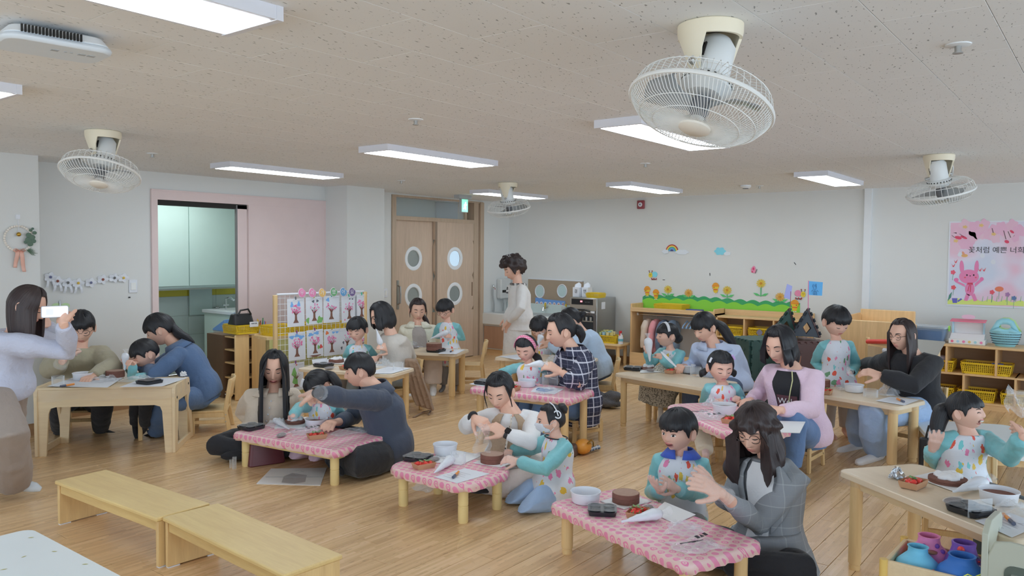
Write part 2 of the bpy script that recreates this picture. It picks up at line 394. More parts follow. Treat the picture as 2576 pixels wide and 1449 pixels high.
kl=bpy.data.lights.new('kitchen_lamp','AREA');kl.energy=9;kl.size=1.;kl.size_y=.4;kl.shape='RECTANGLE';kl.color=(.88,1,.98)
ko=bpy.data.objects.new('kitchen_lamp',kl);COL.objects.link(ko);ko.location=(4.9,8.6,H-.03)
m_=MB().box((4.12,YL-.025,0),(4.185,YL+.18,2.2));m_.box((4.185,YL-.025,2.11),(6.345,YL,2.2));m_.box((4.12,YL-.03,2.2),(6.345,YL-.005,2.215));m_.box((5.26,YL-.02,0),(6.34,YL+.03,2.11));m_.box((5.245,YL-.028,0),(5.262,YL,2.11));m_.box((6.325,YL-.024,0),(6.345,YL,2.2))
struct(m_.build('trim_2',PINKP,smooth=0))
d1=struct(MB().box((5.12,YL+.0,.02),(5.24,YL+.028,2.1)).build('door_1',PINKP,smooth=0,bevel=.003));MB().box((5.105,YL-.001,.02),(5.12,YL+.03,2.1)).build('edge_strip',pm('grey_seal',(110,108,108),.6),d1)
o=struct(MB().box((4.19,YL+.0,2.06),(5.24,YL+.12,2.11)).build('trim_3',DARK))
fx0,fx1=7.47,9.40
m_=MB()
m_.box((fx0,YL-.02,0),(fx0+.075,YB,2.36));m_.box((fx1-.21,YL-.005,0),(fx1-.10,YB,2.36));m_.box((fx1-.08,YL-.03,0),(fx1,YB,2.36));m_.box((fx1-.10,YL+.02,0),(fx1-.08,YB,2.36));m_.box((fx0+.075,YL-.01,2.03),(fx1-.21,YB,2.085));m_.box((fx0,YL-.01,2.345),(fx1,YB,2.37));m_.box((fx1-.38,YL+.02,2.085),(fx1-.35,YB,2.345))
struct(m_.build('trim_4',FRAMEW,smooth=0))
def leaf(nm,x0,x1,y):
 m_=MB();cx=(x0+x1)/2;R_=.145;zs=(.975,1.50);n=32
 for fy,s_ in((y,1),(y+.04,-1)):
  pass
 import bmesh
 bm=bmesh.new()
 def face_ring(z,fy):
  out=[(x0 if i in()else 0)for i in()]
 cells_=[(0.01,.72),(.72,1.24),(1.24,1.77),(1.77,2.03)]
 m_.box((x0,y,.01),(x1,y+.04,cells_[1][0]));m_.box((x0,y,cells_[3][0]),(x1,y+.04,cells_[3][1]))
 for(za,zb),zc in zip(cells_[1:3],zs):
  sq=[]
  for i in range(n):
   a=2*pi*i/n;c,s_=math.cos(a),math.sin(a)
   k=min(((x1-x0)/2)/abs(c)if abs(c)>1e-6 else 9,((zb-zc)if s_>0 else(zc-za))/abs(s_)if abs(s_)>1e-6 else 9)
   sq.append((cx+c*k,zc+s_*k))
  for i,(qx,qz)in enumerate(sq):
   if abs(abs(qx-cx)-(x1-x0)/2)<.02 and(abs(qz-zb)<.06 or abs(qz-za)<.06):sq[i]=(x0 if qx<cx else x1,zb if qz>zc else za)
  ho=[(cx+R_*math.cos(2*pi*i/n),zc+R_*math.sin(2*pi*i/n))for i in range(n)]
  m_.loft([[V3(a,y,b)for a,b in ho],[V3(a,y,b)for a,b in sq],[V3(a,y+.04,b)for a,b in sq],[V3(a,y+.04,b)for a,b in ho]],cap=False,close=True)
 o=struct(m_.build(nm,DOORW,smooth=20,fix=True))
 for zc in zs:
  q=MB();q.tube([V3(cx+R_*math.cos(a),y+.005,zc+R_*math.sin(a))for a in[2*pi*i/32 for i in range(32)]],.014,8,close=True,rb=.03,ref=(0,1,0));q.build('porthole_rim',TRIMW,o)
  q=MB();q.add([V3(cx+R_*math.cos(2*pi*i/32),y+.02,zc+R_*math.sin(2*pi*i/32))for i in range(32)],[tuple(range(32))]);q.build('pane',GLASS,o)
 return o
dA=leaf('door_2',fx0+.075,8.35,YL+.05);dB=leaf('door_3',8.33,fx1-.2,YL+.0)
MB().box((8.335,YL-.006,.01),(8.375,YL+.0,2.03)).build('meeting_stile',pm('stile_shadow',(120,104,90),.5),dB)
q=MB();hx,hz=fx0+.17,1.0
q.box((hx-.022,YL+.043,hz-.2),(hx+.022,YL+.05,hz+.2));q.tube([V3(hx,YL+.045,hz-.13),V3(hx,YL+.0,hz-.11),V3(hx,YL-.005,hz),V3(hx,YL+.0,hz+.11),V3(hx,YL+.045,hz+.13)],.013,8);q.build('door_handle',SILVER,dA)
MB().box((9.145,YL-.003,.93),(9.17,YL+.002,1.14)).build('recessed_pull',pm('bronze_pull',(110,88,70),.4),dB)
w1=struct(MB().box((fx0+.075,YL+.06,2.085),(fx1-.38,YL+.066,2.345)).build('window_1',GLASS))
CW_=pm('corridor_wall',(186,192,186),.8,.02)
struct(MB().box((6.5,11.0,0),(16,11.1,2.7)).build('wall_corridor',CW_));struct(MB().box((6.5,YB,2.62),(16,11.1,2.7)).build('ceiling_corridor',pm('corridor_ceiling',(196,204,210),.8)));struct(MB().box((6.5,YB,-.05),(16,11.1,0)).build('floor_corridor',pm('corridor_floor',(150,120,88),.4)))
struct(MB().box((6.4,YB,0),(6.5,11.1,2.7)).build('wall_corridor_left',CW_));struct(MB().box((16,YB,0),(16.1,11.1,2.7)).build('wall_corridor_light_stop',CW_))  # right end wall: out of view, added to cut outside light in the corridor
MB().box((10.2,YB,0),(16,YB+.1,2.7)).build('wall_corridor_near',CW_)['kind']='structure';MB().box((6.5,YB,H+.0),(10.2,YB+.1,2.7)).build('wall_corridor_header',CW_)['kind']='structure'
cl2=bpy.data.lights.new('corridor_lamp','AREA');cl2.energy=9;cl2.size=1.2;co2=bpy.data.objects.new('corridor_lamp',cl2);COL.objects.link(co2);co2.location=(9.5,9.6,2.55)
t=thing('flower_board','board with orange and yellow petals seen through the lower left door porthole','board',(8.55,9.3,0));MB().box((-.5,0,0),(.35,.03,1.2)).build('panel',CW_,t)
for i,(c,xx,zz)in enumerate((((226,132,96),-.12,1.0),((206,178,80),.06,.98),((226,132,96),-.02,.8))):q=MB();q.ell((xx,-.005,zz),(.10,.006,.14),18,8);q.build('petal',pm('petal%d'%c[0],c,.7),t)
o=struct(MB().box((11.75,10.985,.9),(14.2,11.0,2.25)).build('window_2',emis('daylight_pane',(.55,.78,1),.8)));q=MB();q.box((11.68,10.95,.84),(11.75,11.,2.6));q.box((11.75,10.95,2.25),(14.2,11.,2.6));q.box((12.75,10.95,.9),(12.8,11.,2.25));q.build('window_frame',pm('window_frame_grey',(150,150,156),.5),o)
def unproj_y(px,py,y):return atl(px,py,y)
a_=atl(1035,515,10.98);b_=atl(1012,545,10.98)
tag(MB().box((7.62+1.0,10.94,1.98),(9.1,11.,2.28)).build('wall_panel_box',CW_),'pale square box on the corridor wall seen through the transom','box')
cl=thing('corridor_light','slim lit ceiling light in the corridor seen through the transom','ceiling light',(8.0,9.6,2.62));MB().box((-.6,-.12,-.04),(.6,.12,0)).build('housing',TRIMW,cl);MB().box((-.58,-.1,-.045),(.58,.1,-.04)).build('diffuser',emis('corridor_panel',(.95,.98,1),2.),cl)
es=thing('exit_sign','green running man exit sign hanging from a grey ceiling box above the door','sign',(8.32,7.3,2.39))
MB().box((-.13,-.05,-.05),(.13,.05,0)).build('ceiling_box',pm('sign_grey',(150,152,154),.5),es);p_=MB().box((-.05,-.02,-.24),(.085,.02,-.05)).build('sign_housing',pm('sign_grey',(150,152,154),.5),es)
fc=MB().box((-.045,-.024,-.23),(.08,-.02,-.06)).build('sign_face',emis('exit_green',(.02,.62,.36),1.),es)
q=MB();q.ell((.03,-.026,-.105),(.011,.003,.011),10,6);q.tube([V3(.025,-.026,-.12),V3(.012,-.026,-.155)],.010,6);q.tube([V3(.025,-.026,-.123),V3(.045,-.026,-.14),V3(.055,-.026,-.13)],.005,5);q.tube([V3(.024,-.026,-.123),V3(.005,-.026,-.13),V3(-.004,-.026,-.145)],.005,5);q.tube([V3(.012,-.026,-.155),V3(.034,-.026,-.17),V3(.03,-.026,-.2)],.006,5);q.tube([V3(.012,-.026,-.155),V3(.002,-.026,-.185),V3(-.02,-.026,-.19)],.006,5)
q.build('running_figure',emis('exit_white',(.9,1,.95),1.2),es)
PANEL=emis('led_panel',(.89,1.03,1.15),LAMP);HOUS=pm('light_housing',(190,190,196),.5,.02)
LL=[(4.7,2.36,'near the big fan in the middle of the room'),(4.7,4.45,'in the middle row, centre of the ceiling'),(4.7,6.47,'along the left wall above the pink panel'),(8.33,2.36,'closest to the right wall pole'),(8.33,4.45,'above the coat rack wall'),(8.33,6.47,'by the door, behind the small far fan'),(.95,2.34,'largest, cut off by the top of the picture'),(.95,4.40,'cut off by the left edge of the picture')]
for k,(x,y,wh)in enumerate(LL):
 t=thing('ceiling_light','slim white LED panel light '+wh,'ceiling light',(x,y,H),group='LED panel lights on the ceiling')
 if k==0:
  hm_=MB().box((-.64,-.155,-.045),(.64,.155,0));dm_=MB().box((-.615,-.13,-.048),(.615,.13,-.045));em_=MB().box((-.65,-.158,-.047),(-.625,.158,0));em2=MB().box((.625,-.158,-.047),(.65,.158,0))
  ms=[(n_,q.mesh(n_,0))for n_,q in(('housing',hm_),('diffuser',dm_),('end_cap',em_),('end_cap',em2))]
  for(n_,me),mt in zip(ms,(HOUS,PANEL,HOUS,HOUS)):me.materials.append(mt)
 for n_,me in ms:o=bpy.data.objects.new(n_,me);COL.objects.link(o);o.parent=t
for x,y,wh in((3.38,.51,'at the upper right, beyond the big fan'),(3.41,3.37,'in the middle of the ceiling'),(3.36,6.35,'beside the left fan'),(6.23,3.34,'below the lit panel behind the big fan'),(6.24,6.39,'near the pillar by the door'),(8.97,3.33,'next to the smoke detector')):
 t=thing('sprinkler_head','small metal sprinkler head on a round plate '+wh,'sprinkler',(x,y,H),group='sprinklers in the ceiling')
 MB().lathe([(.0,0),(.045,0),(.045,-.004),(.03,-.008),(0,-.008)],16).build('cover_plate',TRIMW,t);q=MB().cyl(V3(0,0,-.006),V3(0,0,-.03),.012);q.cyl(V3(0,0,-.03),V3(0,0,-.034),.018);q.build('nozzle',SILVER,t)
t=thing('smoke_detector','round white smoke detector on the ceiling near the right wall','smoke detector',(8.83,3.44,H));MB().lathe([(0,0),(.06,0),(.06,-.02),(.045,-.035),(0,-.035)],20).build('body',TRIMW,t);MB().lathe([(.03,-.034),(.035,-.042),(0,-.044)],16).build('sensor_grille',pm('sensor_grey',(110,112,118),.5),t)
t=thing('router','white wireless access point with cable mounted on the ceiling at upper left','router',(1.28,3.12,H),-.12)
MB().prism(rrect(.34,.24,.05),-.045,-.012,top=rrect(.3,.2,.05)).build('base',TRIMW,t,bevel=.006);MB().prism(rrect(.36,.25,.06),-.07,-.045).build('cover',pm('router_white',(188,194,200),.4,.03),t,bevel=.012)
q=MB();
for i in range(18):q.box((-.13+i*.011,-.128,-.045),(-.125+i*.011,-.118,-.02))
q.build('vent_slots',DARK,t);q=MB();q.tube([V3(-.1,.1,-.03),V3(-.2,.12,-.03),V3(-.3,.2,-.02),V3(-.45,.4,-.004)],.006,6);q.build('cable',pm('blue_grey_cable',(90,98,120),.5),t)
text('printed_label','■■ ▪▪ ■',.035,pm('label_grey',(150,154,158),.6),t,(.06,-.03,-.0706),(-1,0,0),(0,1,0))
def fan(loc,nv,taz,label,detail):
 t=thing('ceiling_fan',label,'fan',loc,group='orbit fans under the ceiling')
 IV=pm('ivory_plastic',(214,204,182),.45,.06);WP=pm('fan_white',(196,198,198),.4,.03);WR=pm('guard_wire',(200,200,198),.4,.02);BLD=None
 q=MB();n=40
 def prof(k,a):
  dip=abs(math.cos(a))**3
  z=[0,-.004,-.03,-.05-.125*sst(.55,.95,dip)][k];r=[.105,.112,.112,.112-.03*sst(.5,.9,dip)][k]
  if k==3:r=.108-.035*sst(.55,.95,dip)
  return V3(r*math.cos(a),r*math.sin(a),z)
 rings=[[prof(k,2*pi*i/n)for i in range(n)]for k in range(4)]
 inn=[[p*V3(.9,.9,1)for p in r]for r in rings[::-1]]
 q.loft(rings+inn[:-1],cap=False);q.add([rings[0][i]for i in range(n)],[tuple(range(n))])
 ra=rz2(taz);q.v=[tuple(ra(v))for v in q.v];q.build('yoke',IV,t,smooth=50)
 za=nrm(-(RH*nv[0]+V3(0,0,nv[1])-FH*nv[2]));xa=nrm(np.cross(ra((0,1,0)),za));A=np.stack([xa,np.cross(za,xa),za],1);Z0=V3(0,0,-.165);M=lambda p:Z0+A@np.asarray(p,float)
 q=MB();q.lathe([(0,.13),(.045,.128),(.066,.10),(.07,.0),(.07,-.02),(.085,-.03),(.09,-.06),(.06,-.085),(0,-.085)],24,M);q.build('motor_housing',WP,t,smooth=40)
 q=MB()
 for k in range(5):a=1.2+k*.16;q.box((-.003,.066,.03),(.003,.0725,.08),lambda p,a=a:M(rz2(a)(p)))
 for k in range(24):a=2*pi*k/24;q.box((-.004,.083,-.05),(.004,.0885,-.035),lambda p,a=a:M(rz2(a)(p)))
 q.build('vent_slots',DARK,t)
 q=MB();q.cyl(M((-.1,0,0)),M((.1,0,0)),.012,n=10);q.build('pivot_bolt',SILVER,t)
 cabz=V3(.1,.03,-.02);q=MB();q.tube([ra((.07,.09,-.02)),ra((.13,.13,-.02)),ra((.16,.14,-.08)),ra((.15,.12,-.15)),M((.06,.08,.05)),M((.04,.06,.05))],.007,7);q.build('power_cable',WP,t)
 q=MB();q.tube([M((.06,.085,.05)),M((.035,.055,.05))],.011,8);q.build('strain_relief',pm('relief_grey',(120,120,124),.5),t)
 zc=-.13
 R_=.245
 q=MB();q.tube([M((R_*math.cos(a),R_*math.sin(a),zc))for a in[2*pi*i/48 for i in range(48)]],.007,8,close=True,rb=.009);q.build('guard_rim',WR,t)
 nw=110 if detail else 72;q=MB();wr=.0014 if detail else .0019
 for k in range(nw):
  a=2*pi*k/nw;pr=[(.052,-.075),(.11,-.078),(.17,-.068),(.215,-.045),(.238,-.015),(R_,0)];tw=.35
  q.tube([M((r*math.cos(a+tw*(1-r/R_)),r*math.sin(a+tw*(1-r/R_)),zc+z))for r,z in pr],wr,4,cap=False)
 for rr_,z in((.15,-.073),(.2,-.055)):q.tube([M((rr_*math.cos(a),rr_*math.sin(a),zc+z))for a in[2*pi*i/40 for i in range(40)]],wr*1.1,4,close=True)
 o=q.build('front_guard',WR,t);
 q=MB()
 for k in range(nw//2):
  a=2*pi*k/(nw//2);pr=[(.09,.085),(.15,.09),(.2,.08),(.232,.05),(.24,.02),(R_,0)]
  q.tube([M((r*math.cos(a),r*math.sin(a),zc+z))for r,z in pr],wr,4,cap=False)
 for rr_,z in((.09,.085),(.15,.09),(.225,.06)):q.tube([M((rr_*math.cos(a),rr_*math.sin(a),zc+z))for a in[2*pi*i/40 for i in range(40)]],wr*1.1,4,close=True)
 q.build('rear_guard',WR,t)
 q=MB();q.lathe([(0,-.092),(.045,-.09),(.055,-.083),(.056,-.072),(0,-.07)],24,lambda p:M(p+V3(0,0,zc)));o=q.build('badge_cap',pm('badge_ivory',(206,200,190),.45,.03),t)
 bl=clear('smoked_blade',.5,(.42,.45,.47));q0=MB();q0.lathe([(0,.03),(.032,.03),(.034,-.02),(.026,-.04),(0,-.042)],18,lambda p:M(p+V3(0,0,zc)));q0.build('hub',pm('hub_grey',(96,98,102),.4),t)
 q0=MB();q0.lathe([(0,-.042),(.024,-.04),(.02,-.062),(0,-.064)],18,lambda p:M(p+V3(0,0,zc)));q0.build('spinner',WP,t)
 for k in range(3):
  a0=2*pi*k/3+.5;q=MB()
  def f(u,v):
   r=.03+.185*u;wv=.16+.42*u**.6*(1-.25*u);ang=a0+(v-.5)*2*wv+.35*u;e=1-.12*abs(v-.5)*2*(u>.9)
   return M((r*e*math.cos(ang),r*e*math.sin(ang),zc+.028*(v-.5)*1.6))
  q.grid(f,8,8);q.build('blade',bl,t,smooth=60).modifiers.new('t','SOLIDIFY').thickness=.003
 return t
fan((2.6,1.15,H),(-.30,-1,.22),math.radians(-20),'large white orbit fan with wire guard hanging in front of the lit panel',True)
fan((2.54,5.44,H),(0,-1,.36),math.radians(10),'white orbit fan hanging near the left pillar wall',False)
fan((7.12,5.57,H),(.12,-1,-.22),math.radians(20),'small far white orbit fan hanging in front of the door',False)
fan((6.98,1.16,H),(.26,-1,-.16),math.radians(-60),'white orbit fan above the pink rabbit poster',False)
# ---------------------------------------------------------------- people
SKIN=skin_mat('skin',(206,166,146));SKINC=skin_mat('skin_child',(206,166,148));LIP=pm('lips',(178,108,102),.45);BROW=pm('brow',(52,44,42),.8,k=1.2)
LASH=pm('lash',(38,32,32),.7,k=1.);EYEW=pm('eye_white',(205,203,200),.3);HAIRB=hair_mat('black_hair',(30,30,34));HAIRD=hair_mat('brown_hair',(52,42,42))
MOUTH=pm('mouth_inside',(110,60,58),.6);TEETH=pm('teeth',(225,222,215),.3)
HEADS={}
pend=[]
def sst(a,b,x):
 t=min(1,max(0,(x-a)/(b-a)));return t*t*(3-2*t)
def nz(p,sc,seed=0):
 """cheap smooth noise for cloth folds, p (n,3) array"""
 r=np.random.RandomState(seed);out=np.zeros(len(p))
 q=p*sc+.35*np.sin(p[:,[1,2,0]]*sc*1.7+seed)
 for i in range(5):
  d=r.normal(size=3);d/=np.linalg.norm(d);out+=np.sin(q@d*(1+.6*i)+r.uniform(0,6))/(1+.5*i)
 return out/2.2
def union(mb,name,mat,parent,loc,voxel,amp=0.,nsc=14.,seed=0,sm=4,aniso=(1,1,1),wrap=None):
 """queue a set of overlapping closed shells to be fused into one surface"""
 me=bpy.data.meshes.new(name);me.from_pydata([(np.array(v)-loc).tolist()for v in mb.v],[],mb.f);me.update()
 o=bpy.data.objects.new(name,me);COL.objects.link(o);o.parent=parent;me.materials.append(mat)
 r=o.modifiers.new('u','REMESH');r.mode='VOXEL';r.voxel_size=voxel
 s_=o.modifiers.new('s','SMOOTH');s_.iterations=sm;s_.factor=.5
 pend.append((o,amp,nsc,seed,aniso,mat,wrap));return o
def flush():
 dg=bpy.context.evaluated_depsgraph_get();dg.update()
 res=[(p,bpy.data.meshes.new_from_object(p[0].evaluated_get(dg),depsgraph=dg))for p in pend]
 for(o,amp,nsc,seed,an,mat,wrap),me in res:
  n=len(me.vertices)
  if amp and n:
   co_=np.empty(n*3);me.vertices.foreach_get('co',co_);co_=co_.reshape(-1,3)
   no=np.empty(n*3);me.vertices.foreach_get('normal',no);no=no.reshape(-1,3)
   q=co_*np.array(an);d=nz(q,nsc,seed);d=np.sign(d)*np.abs(d)**.8+.35*nz(q,nsc*2.6,seed+5)
   co_=co_+no*(d*amp)[:,None];me.vertices.foreach_set('co',co_.ravel())
  if wrap and n:
   co_=np.empty(n*3);me.vertices.foreach_get('co',co_);q=co_.reshape(-1,3)-wrap[0]
   w3=np.stack([np.arctan2(q@wrap[2],q@wrap[3])*.15+wrap[4],q@wrap[1],np.zeros(n)],1);me.attributes.new('wrap','FLOAT_VECTOR','POINT').data.foreach_set('vector',w3.ravel())
  me.polygons.foreach_set('use_smooth',[True]*len(me.polygons))
  nm=o.data.name;old=o.data;o.modifiers.clear();o.data=me;bpy.data.meshes.remove(old);me.name=nm
  if not me.materials:me.materials.append(mat)
  if nm in HEADS:
   import bmesh
   bm=bmesh.new();bm.from_mesh(me);bm.from_mesh(HEADS[nm]);bm.to_mesh(me);bm.free();bpy.data.meshes.remove(HEADS[nm])
 pend.clear();HEADS.clear()
class Head:
 def __init__(h,c,f,u,size,kid):
  h.c,h.s,h.kid=np.asarray(c,float),size,kid
  h.f=nrm(f);h.u=nrm(np.asarray(u)-h.f*np.dot(u,h.f));h.l=np.cross(h.u,h.f)
  h.a,h.b,h.cz=(.094,.079,.1125)if not kid else(.094,.083,.105)
 def w(h,p):return h.c+(h.f*p[0]+h.l*p[1]+h.u*p[2])*h.s
 def base(h,az,el):
  se,ce=math.sin(el),math.cos(el)
  if el<0:ce=ce**.72
  z=h.cz*se;lo=sst(-.01,-h.cz,z)
  y=h.b*ce*math.sin(az)*(1-(.36 if h.kid else .34)*lo);ca=math.cos(az)
  x=h.a*ce*ca
  if ca<0:x*=1.1*(1-.5*sst(-.02,-.1,z))
  elif ca>0:x*=(1-.03*sst(.0,.09,z))
  return x,y,z
 def feat(h,y,z):
  k=h.kid;ay=abs(y);g=lambda v,s_:math.exp(-(v/s_)**2);e=0
  zn=-.036 if not k else-.030;ns=.8 if k else 1.
  if z>zn:pr=sst(.022,zn+.004,z)
  else:pr=1-sst(zn,zn-.012,z)
  e+=ns*(.021*pr*g(y,.0105+.004*pr));e+=.004*ns*g(z-zn-.003,.007)*g(ay-.013,.007)
  e-=.0075*g(ay-.031,.017)*g(z-.004,.012);e+=.003*g(z-.03,.012)*g(ay-.03,.03)
  e+=.004*g(ay-.043,.02)*g(z+.028,.025)*(1.4 if k else 1)
  zl=-.064 if not k else-.056
  e+=.0065*g(y,.02)*(g(z-zl-.006,.005)+.95*g(z-zl+.006,.006))+.003*g(y,.025)*g(z-zl,.016)
  e+=.006*g(y,.018)*g(z+h.cz-.016,.014);e-=.003*g(y,.02)*g(z-zl+.018,.006)
  return e
 def front(h,y,z,off=.0015):
  se=max(-.999,min(.999,z/h.cz));ce=math.sqrt(1-se*se)
  if z<0:ce=ce**.72
  bb=h.b*ce*(1-(.36 if h.kid else .34)*sst(-.01,-h.cz,z));sa=max(-.98,min(.98,y/max(bb,1e-4)))
  ca=math.sqrt(1-sa*sa);x=h.a*ce*ca*(1-.03*sst(.0,.09,z))
  return V3(x+h.feat(y,z)*sst(.1,.5,ca)+off,y,z)
 def pt(h,az,el,off=0.):
  x,y,z=h.base(az,el);n=nrm(V3(x/h.a**2,y/h.b**2,z/h.cz**2));return V3(x,y,z)+n*off
 def mesh(h,mb):
  nu,nv=64,48;rings=[]
  for j in range(nv+1):
   el=-pi/2+pi*j/nv;el=max(-1.54,min(1.54,el-.16*math.sin(2*el)*0));r=[]
   for i in range(nu):
    q=2*pi*i/nu-pi;az=q-.55*math.sin(q)*1.0
    x,y,z=h.base(az,el)
    if math.cos(az)>0:x+=h.feat(y,z)*sst(.1,.5,math.cos(az))
    r.append(h.w((x,y,z)))
   rings.append(r)
  mb.loft(rings)
  for sd in(1,-1):
   z0=-.012;y0=h.b*.97
   out=[]
   for i in range(5):
    t=i/4;rr=[.6,.95,1.0,.9,.55][i];yy=[-.004,.004,.010,.013,.011][i]
    out.append([h.w(V3(-.012+rr*.017*math.cos(a)-.006*math.sin(a),sd*(y0+yy+.004*math.cos(a)*-1),z0+rr*.031*math.sin(a)))for a in[2*pi*q/12*sd for q in range(12)]])
   mb.loft(out)
 def patch(h,pts,wd,off=.0016):
  """strip along face points (y,z) with half widths wd"""
  a,b=[],[]
  for i,(y,z)in enumerate(pts):
   ww=wd[i]if hasattr(wd,'__len__')else wd
   a.append(h.w(h.front(y,z+ww,off)));b.append(h.w(h.front(y,z-ww,off)))
  return a,b
def arc(y0,y1,z,sag,n=9):return[(y0+(y1-y0)*i/(n-1),z+sag*(1-(2*i/(n-1)-1)**2))for i in range(n)]
def lens(n,w_):return[w_*max(.12,math.sqrt(max(0,1-(2*i/(n-1)-1)**2)))for i in range(n)]
def hands(mb,wr,d,n,side,s,curl=(.5,.6,.4),spread=.05,thumb=.6,inflate=0.):
 """palm, four fingers and thumb; d along the hand, n = back of hand, side +1 if the thumb lies on d x n ... left hand"""
 d=nrm(d);n=nrm(np.asarray(n)-d*np.dot(n,d));t=np.cross(d,n)*side
 P=lambda a,b,c:wr+(d*a+t*b+n*c)*s
 I=inflate/s
 rings=[]
 for a,wd,th,cb in((-.02,.026,.02,0),(.0,.027,.02,0),(.03,.036,.0175,.002),(.06,.041,.0155,0),(.088,.041,.0135,-.001),(.096,.036,.009,-.001)):
  rings.append([P(a,cb+(wd+I)*math.cos(q),(th+I)*math.sin(q))for q in[2*pi*i/12 for i in range(12)]])
 mb.loft(rings)
 for i,(b,L,r)in enumerate(((.029,.070,.0092),(.0095,.079,.0095),(-.0105,.073,.009),(-.029,.058,.0082))):
  p=P(.08,b,0);sp=spread*(1.2-.9*i);base=nrm(d+t*sp);ang=0;pts=[p];dirv=base
  segs=(L*.48+.012,L*.30,L*.22)
  cl=curl[i]if hasattr(curl[0],'__len__')else curl
  for k,sg in enumerate(segs):
   ang+=cl[k]*(1+.12*i);dirv=base*math.cos(ang)-n*math.sin(ang)
   pts.append(pts[-1]+dirv*sg*s*.6);pts.append(pts[-1]+dirv*sg*s*.4)
  rr=[r*1.05,r*1.05,r*1.1,r,r*1.02,r*.92,r*.62]
  mb.tube(pts,[(x+I)*s for x in rr],8)
 p=P(.012,.022,-.004);base=nrm(d*.72+t*.62-n*.35);pts=[p]
 for k,sg in enumerate((.045,.034,.028)):
  base=nrm(base+(d*.45-n*.35-t*.35)*thumb*.45*k);pts.append(pts[-1]+base*sg*s*.55);pts.append(pts[-1]+base*sg*s*.45)
 mb.tube(pts,[(x+I)*s for x in(.0155,.0165,.0135,.0115,.0115,.0105,.0065)],8)
def solve(S,px,py,D,L,sg):
 """point on the sight line of a picture point at bone length L from S (sg -1 nearer, +1 farther), or at depth D+sg if sg is a float"""
 r=ray(px,py)
 if isinstance(sg,float):return OC+r*(D+sg)
 q=OC-S;a=r@r;b=2*q@r;c=q@q-L*L;dd=b*b-4*a*c
 t=(-b+(sg*math.sqrt(dd)if dd>0 else 0))/(2*a);return OC+r*t
class Torso:
 TAB=[(-.16,.150,.10,.115),(0.,.168,.115,.125),(.16,.160,.115,.115),(.36,.130,.100,.092),(.55,.136,.104,.098),(.72,.146,.108,.104),(.84,.142,.092,.098),(.93,.108,.074,.082),(1.0,.070,.060,.066),(1.06,.052,.054,.058)]
 def __init__(T,P,N,lat,s,fat=1.,kid=False):
  T.P,T.N,T.s=P,N,s;T.fat=fat;T.lat=nrm(lat);ax=nrm(N-P);T.fr0=nrm(np.cross(T.lat,V3(0,0,1)))
  T.L=np.linalg.norm(N-P);T.kid=kid
 def spine(T,t):
  b=4*t*(1-t)*.03*T.s if 0<t<1 else 0
  return T.P+(T.N-T.P)*t-T.fr0*b*0-nrm(np.cross(T.lat,T.N-T.P))*(-b)*-1
 def ring(T,t):
  tab=T.TAB;i=0
  while i<len(tab)-2 and tab[i+1][0]<t:i+=1
  a,b=tab[i],tab[i+1];q=min(1,max(0,(t-a[0])/(b[0]-a[0])));q=q*q*(3-2*q)
  return[a[k]+(b[k]-a[k])*q for k in(1,2,3)]
 def pt(T,t,ang,off=0.):
  """ang 0 = front, pi/2 = the person's left"""
  w_,f_,b_=T.ring(t);k=T.fat if t<.8 else 1;ax=nrm(T.N-T.P);lat=T.lat;fr=nrm(np.cross(lat,ax))
  if T.kid:w_*=.95;
  ca,sa=math.cos(ang),math.sin(ang);sq=.86
  x=abs(ca)**sq*(1 if ca>0 else-1);y=abs(sa)**sq*(1 if sa>0 else-1)
  return T.spine(t)+lat*y*(w_*k*T.s+off)+fr*x*((f_ if x>0 else b_)*k*T.s+off)
 def loft(T,mb,t0,t1,off,n=24,k=14,flare=0.):
  rings=[]
  for i in range(k+1):
   t=t0+(t1-t0)*i/k;o=off(t)if callable(off)else off
   rings.append([T.pt(t,2*pi*j/n,o+flare*(1-i/k)**2)for j in range(n)])
  mb.loft(rings);return mb
 def patch(T,t0,t1,a0,a1,off,nu=10,nv=14):
  mb=MB()
  f=lambda u,v:T.pt(t0+(t1-t0)*v,(a0(v)if callable(a0)else a0)*(1-u)+(a1(v)if callable(a1)else a1)*u,off)
  mb.grid(f,nu,nv);return mb
TEAL=cloth('teal_nylon',(112,172,178),.5,.45,16.,k=1.35);
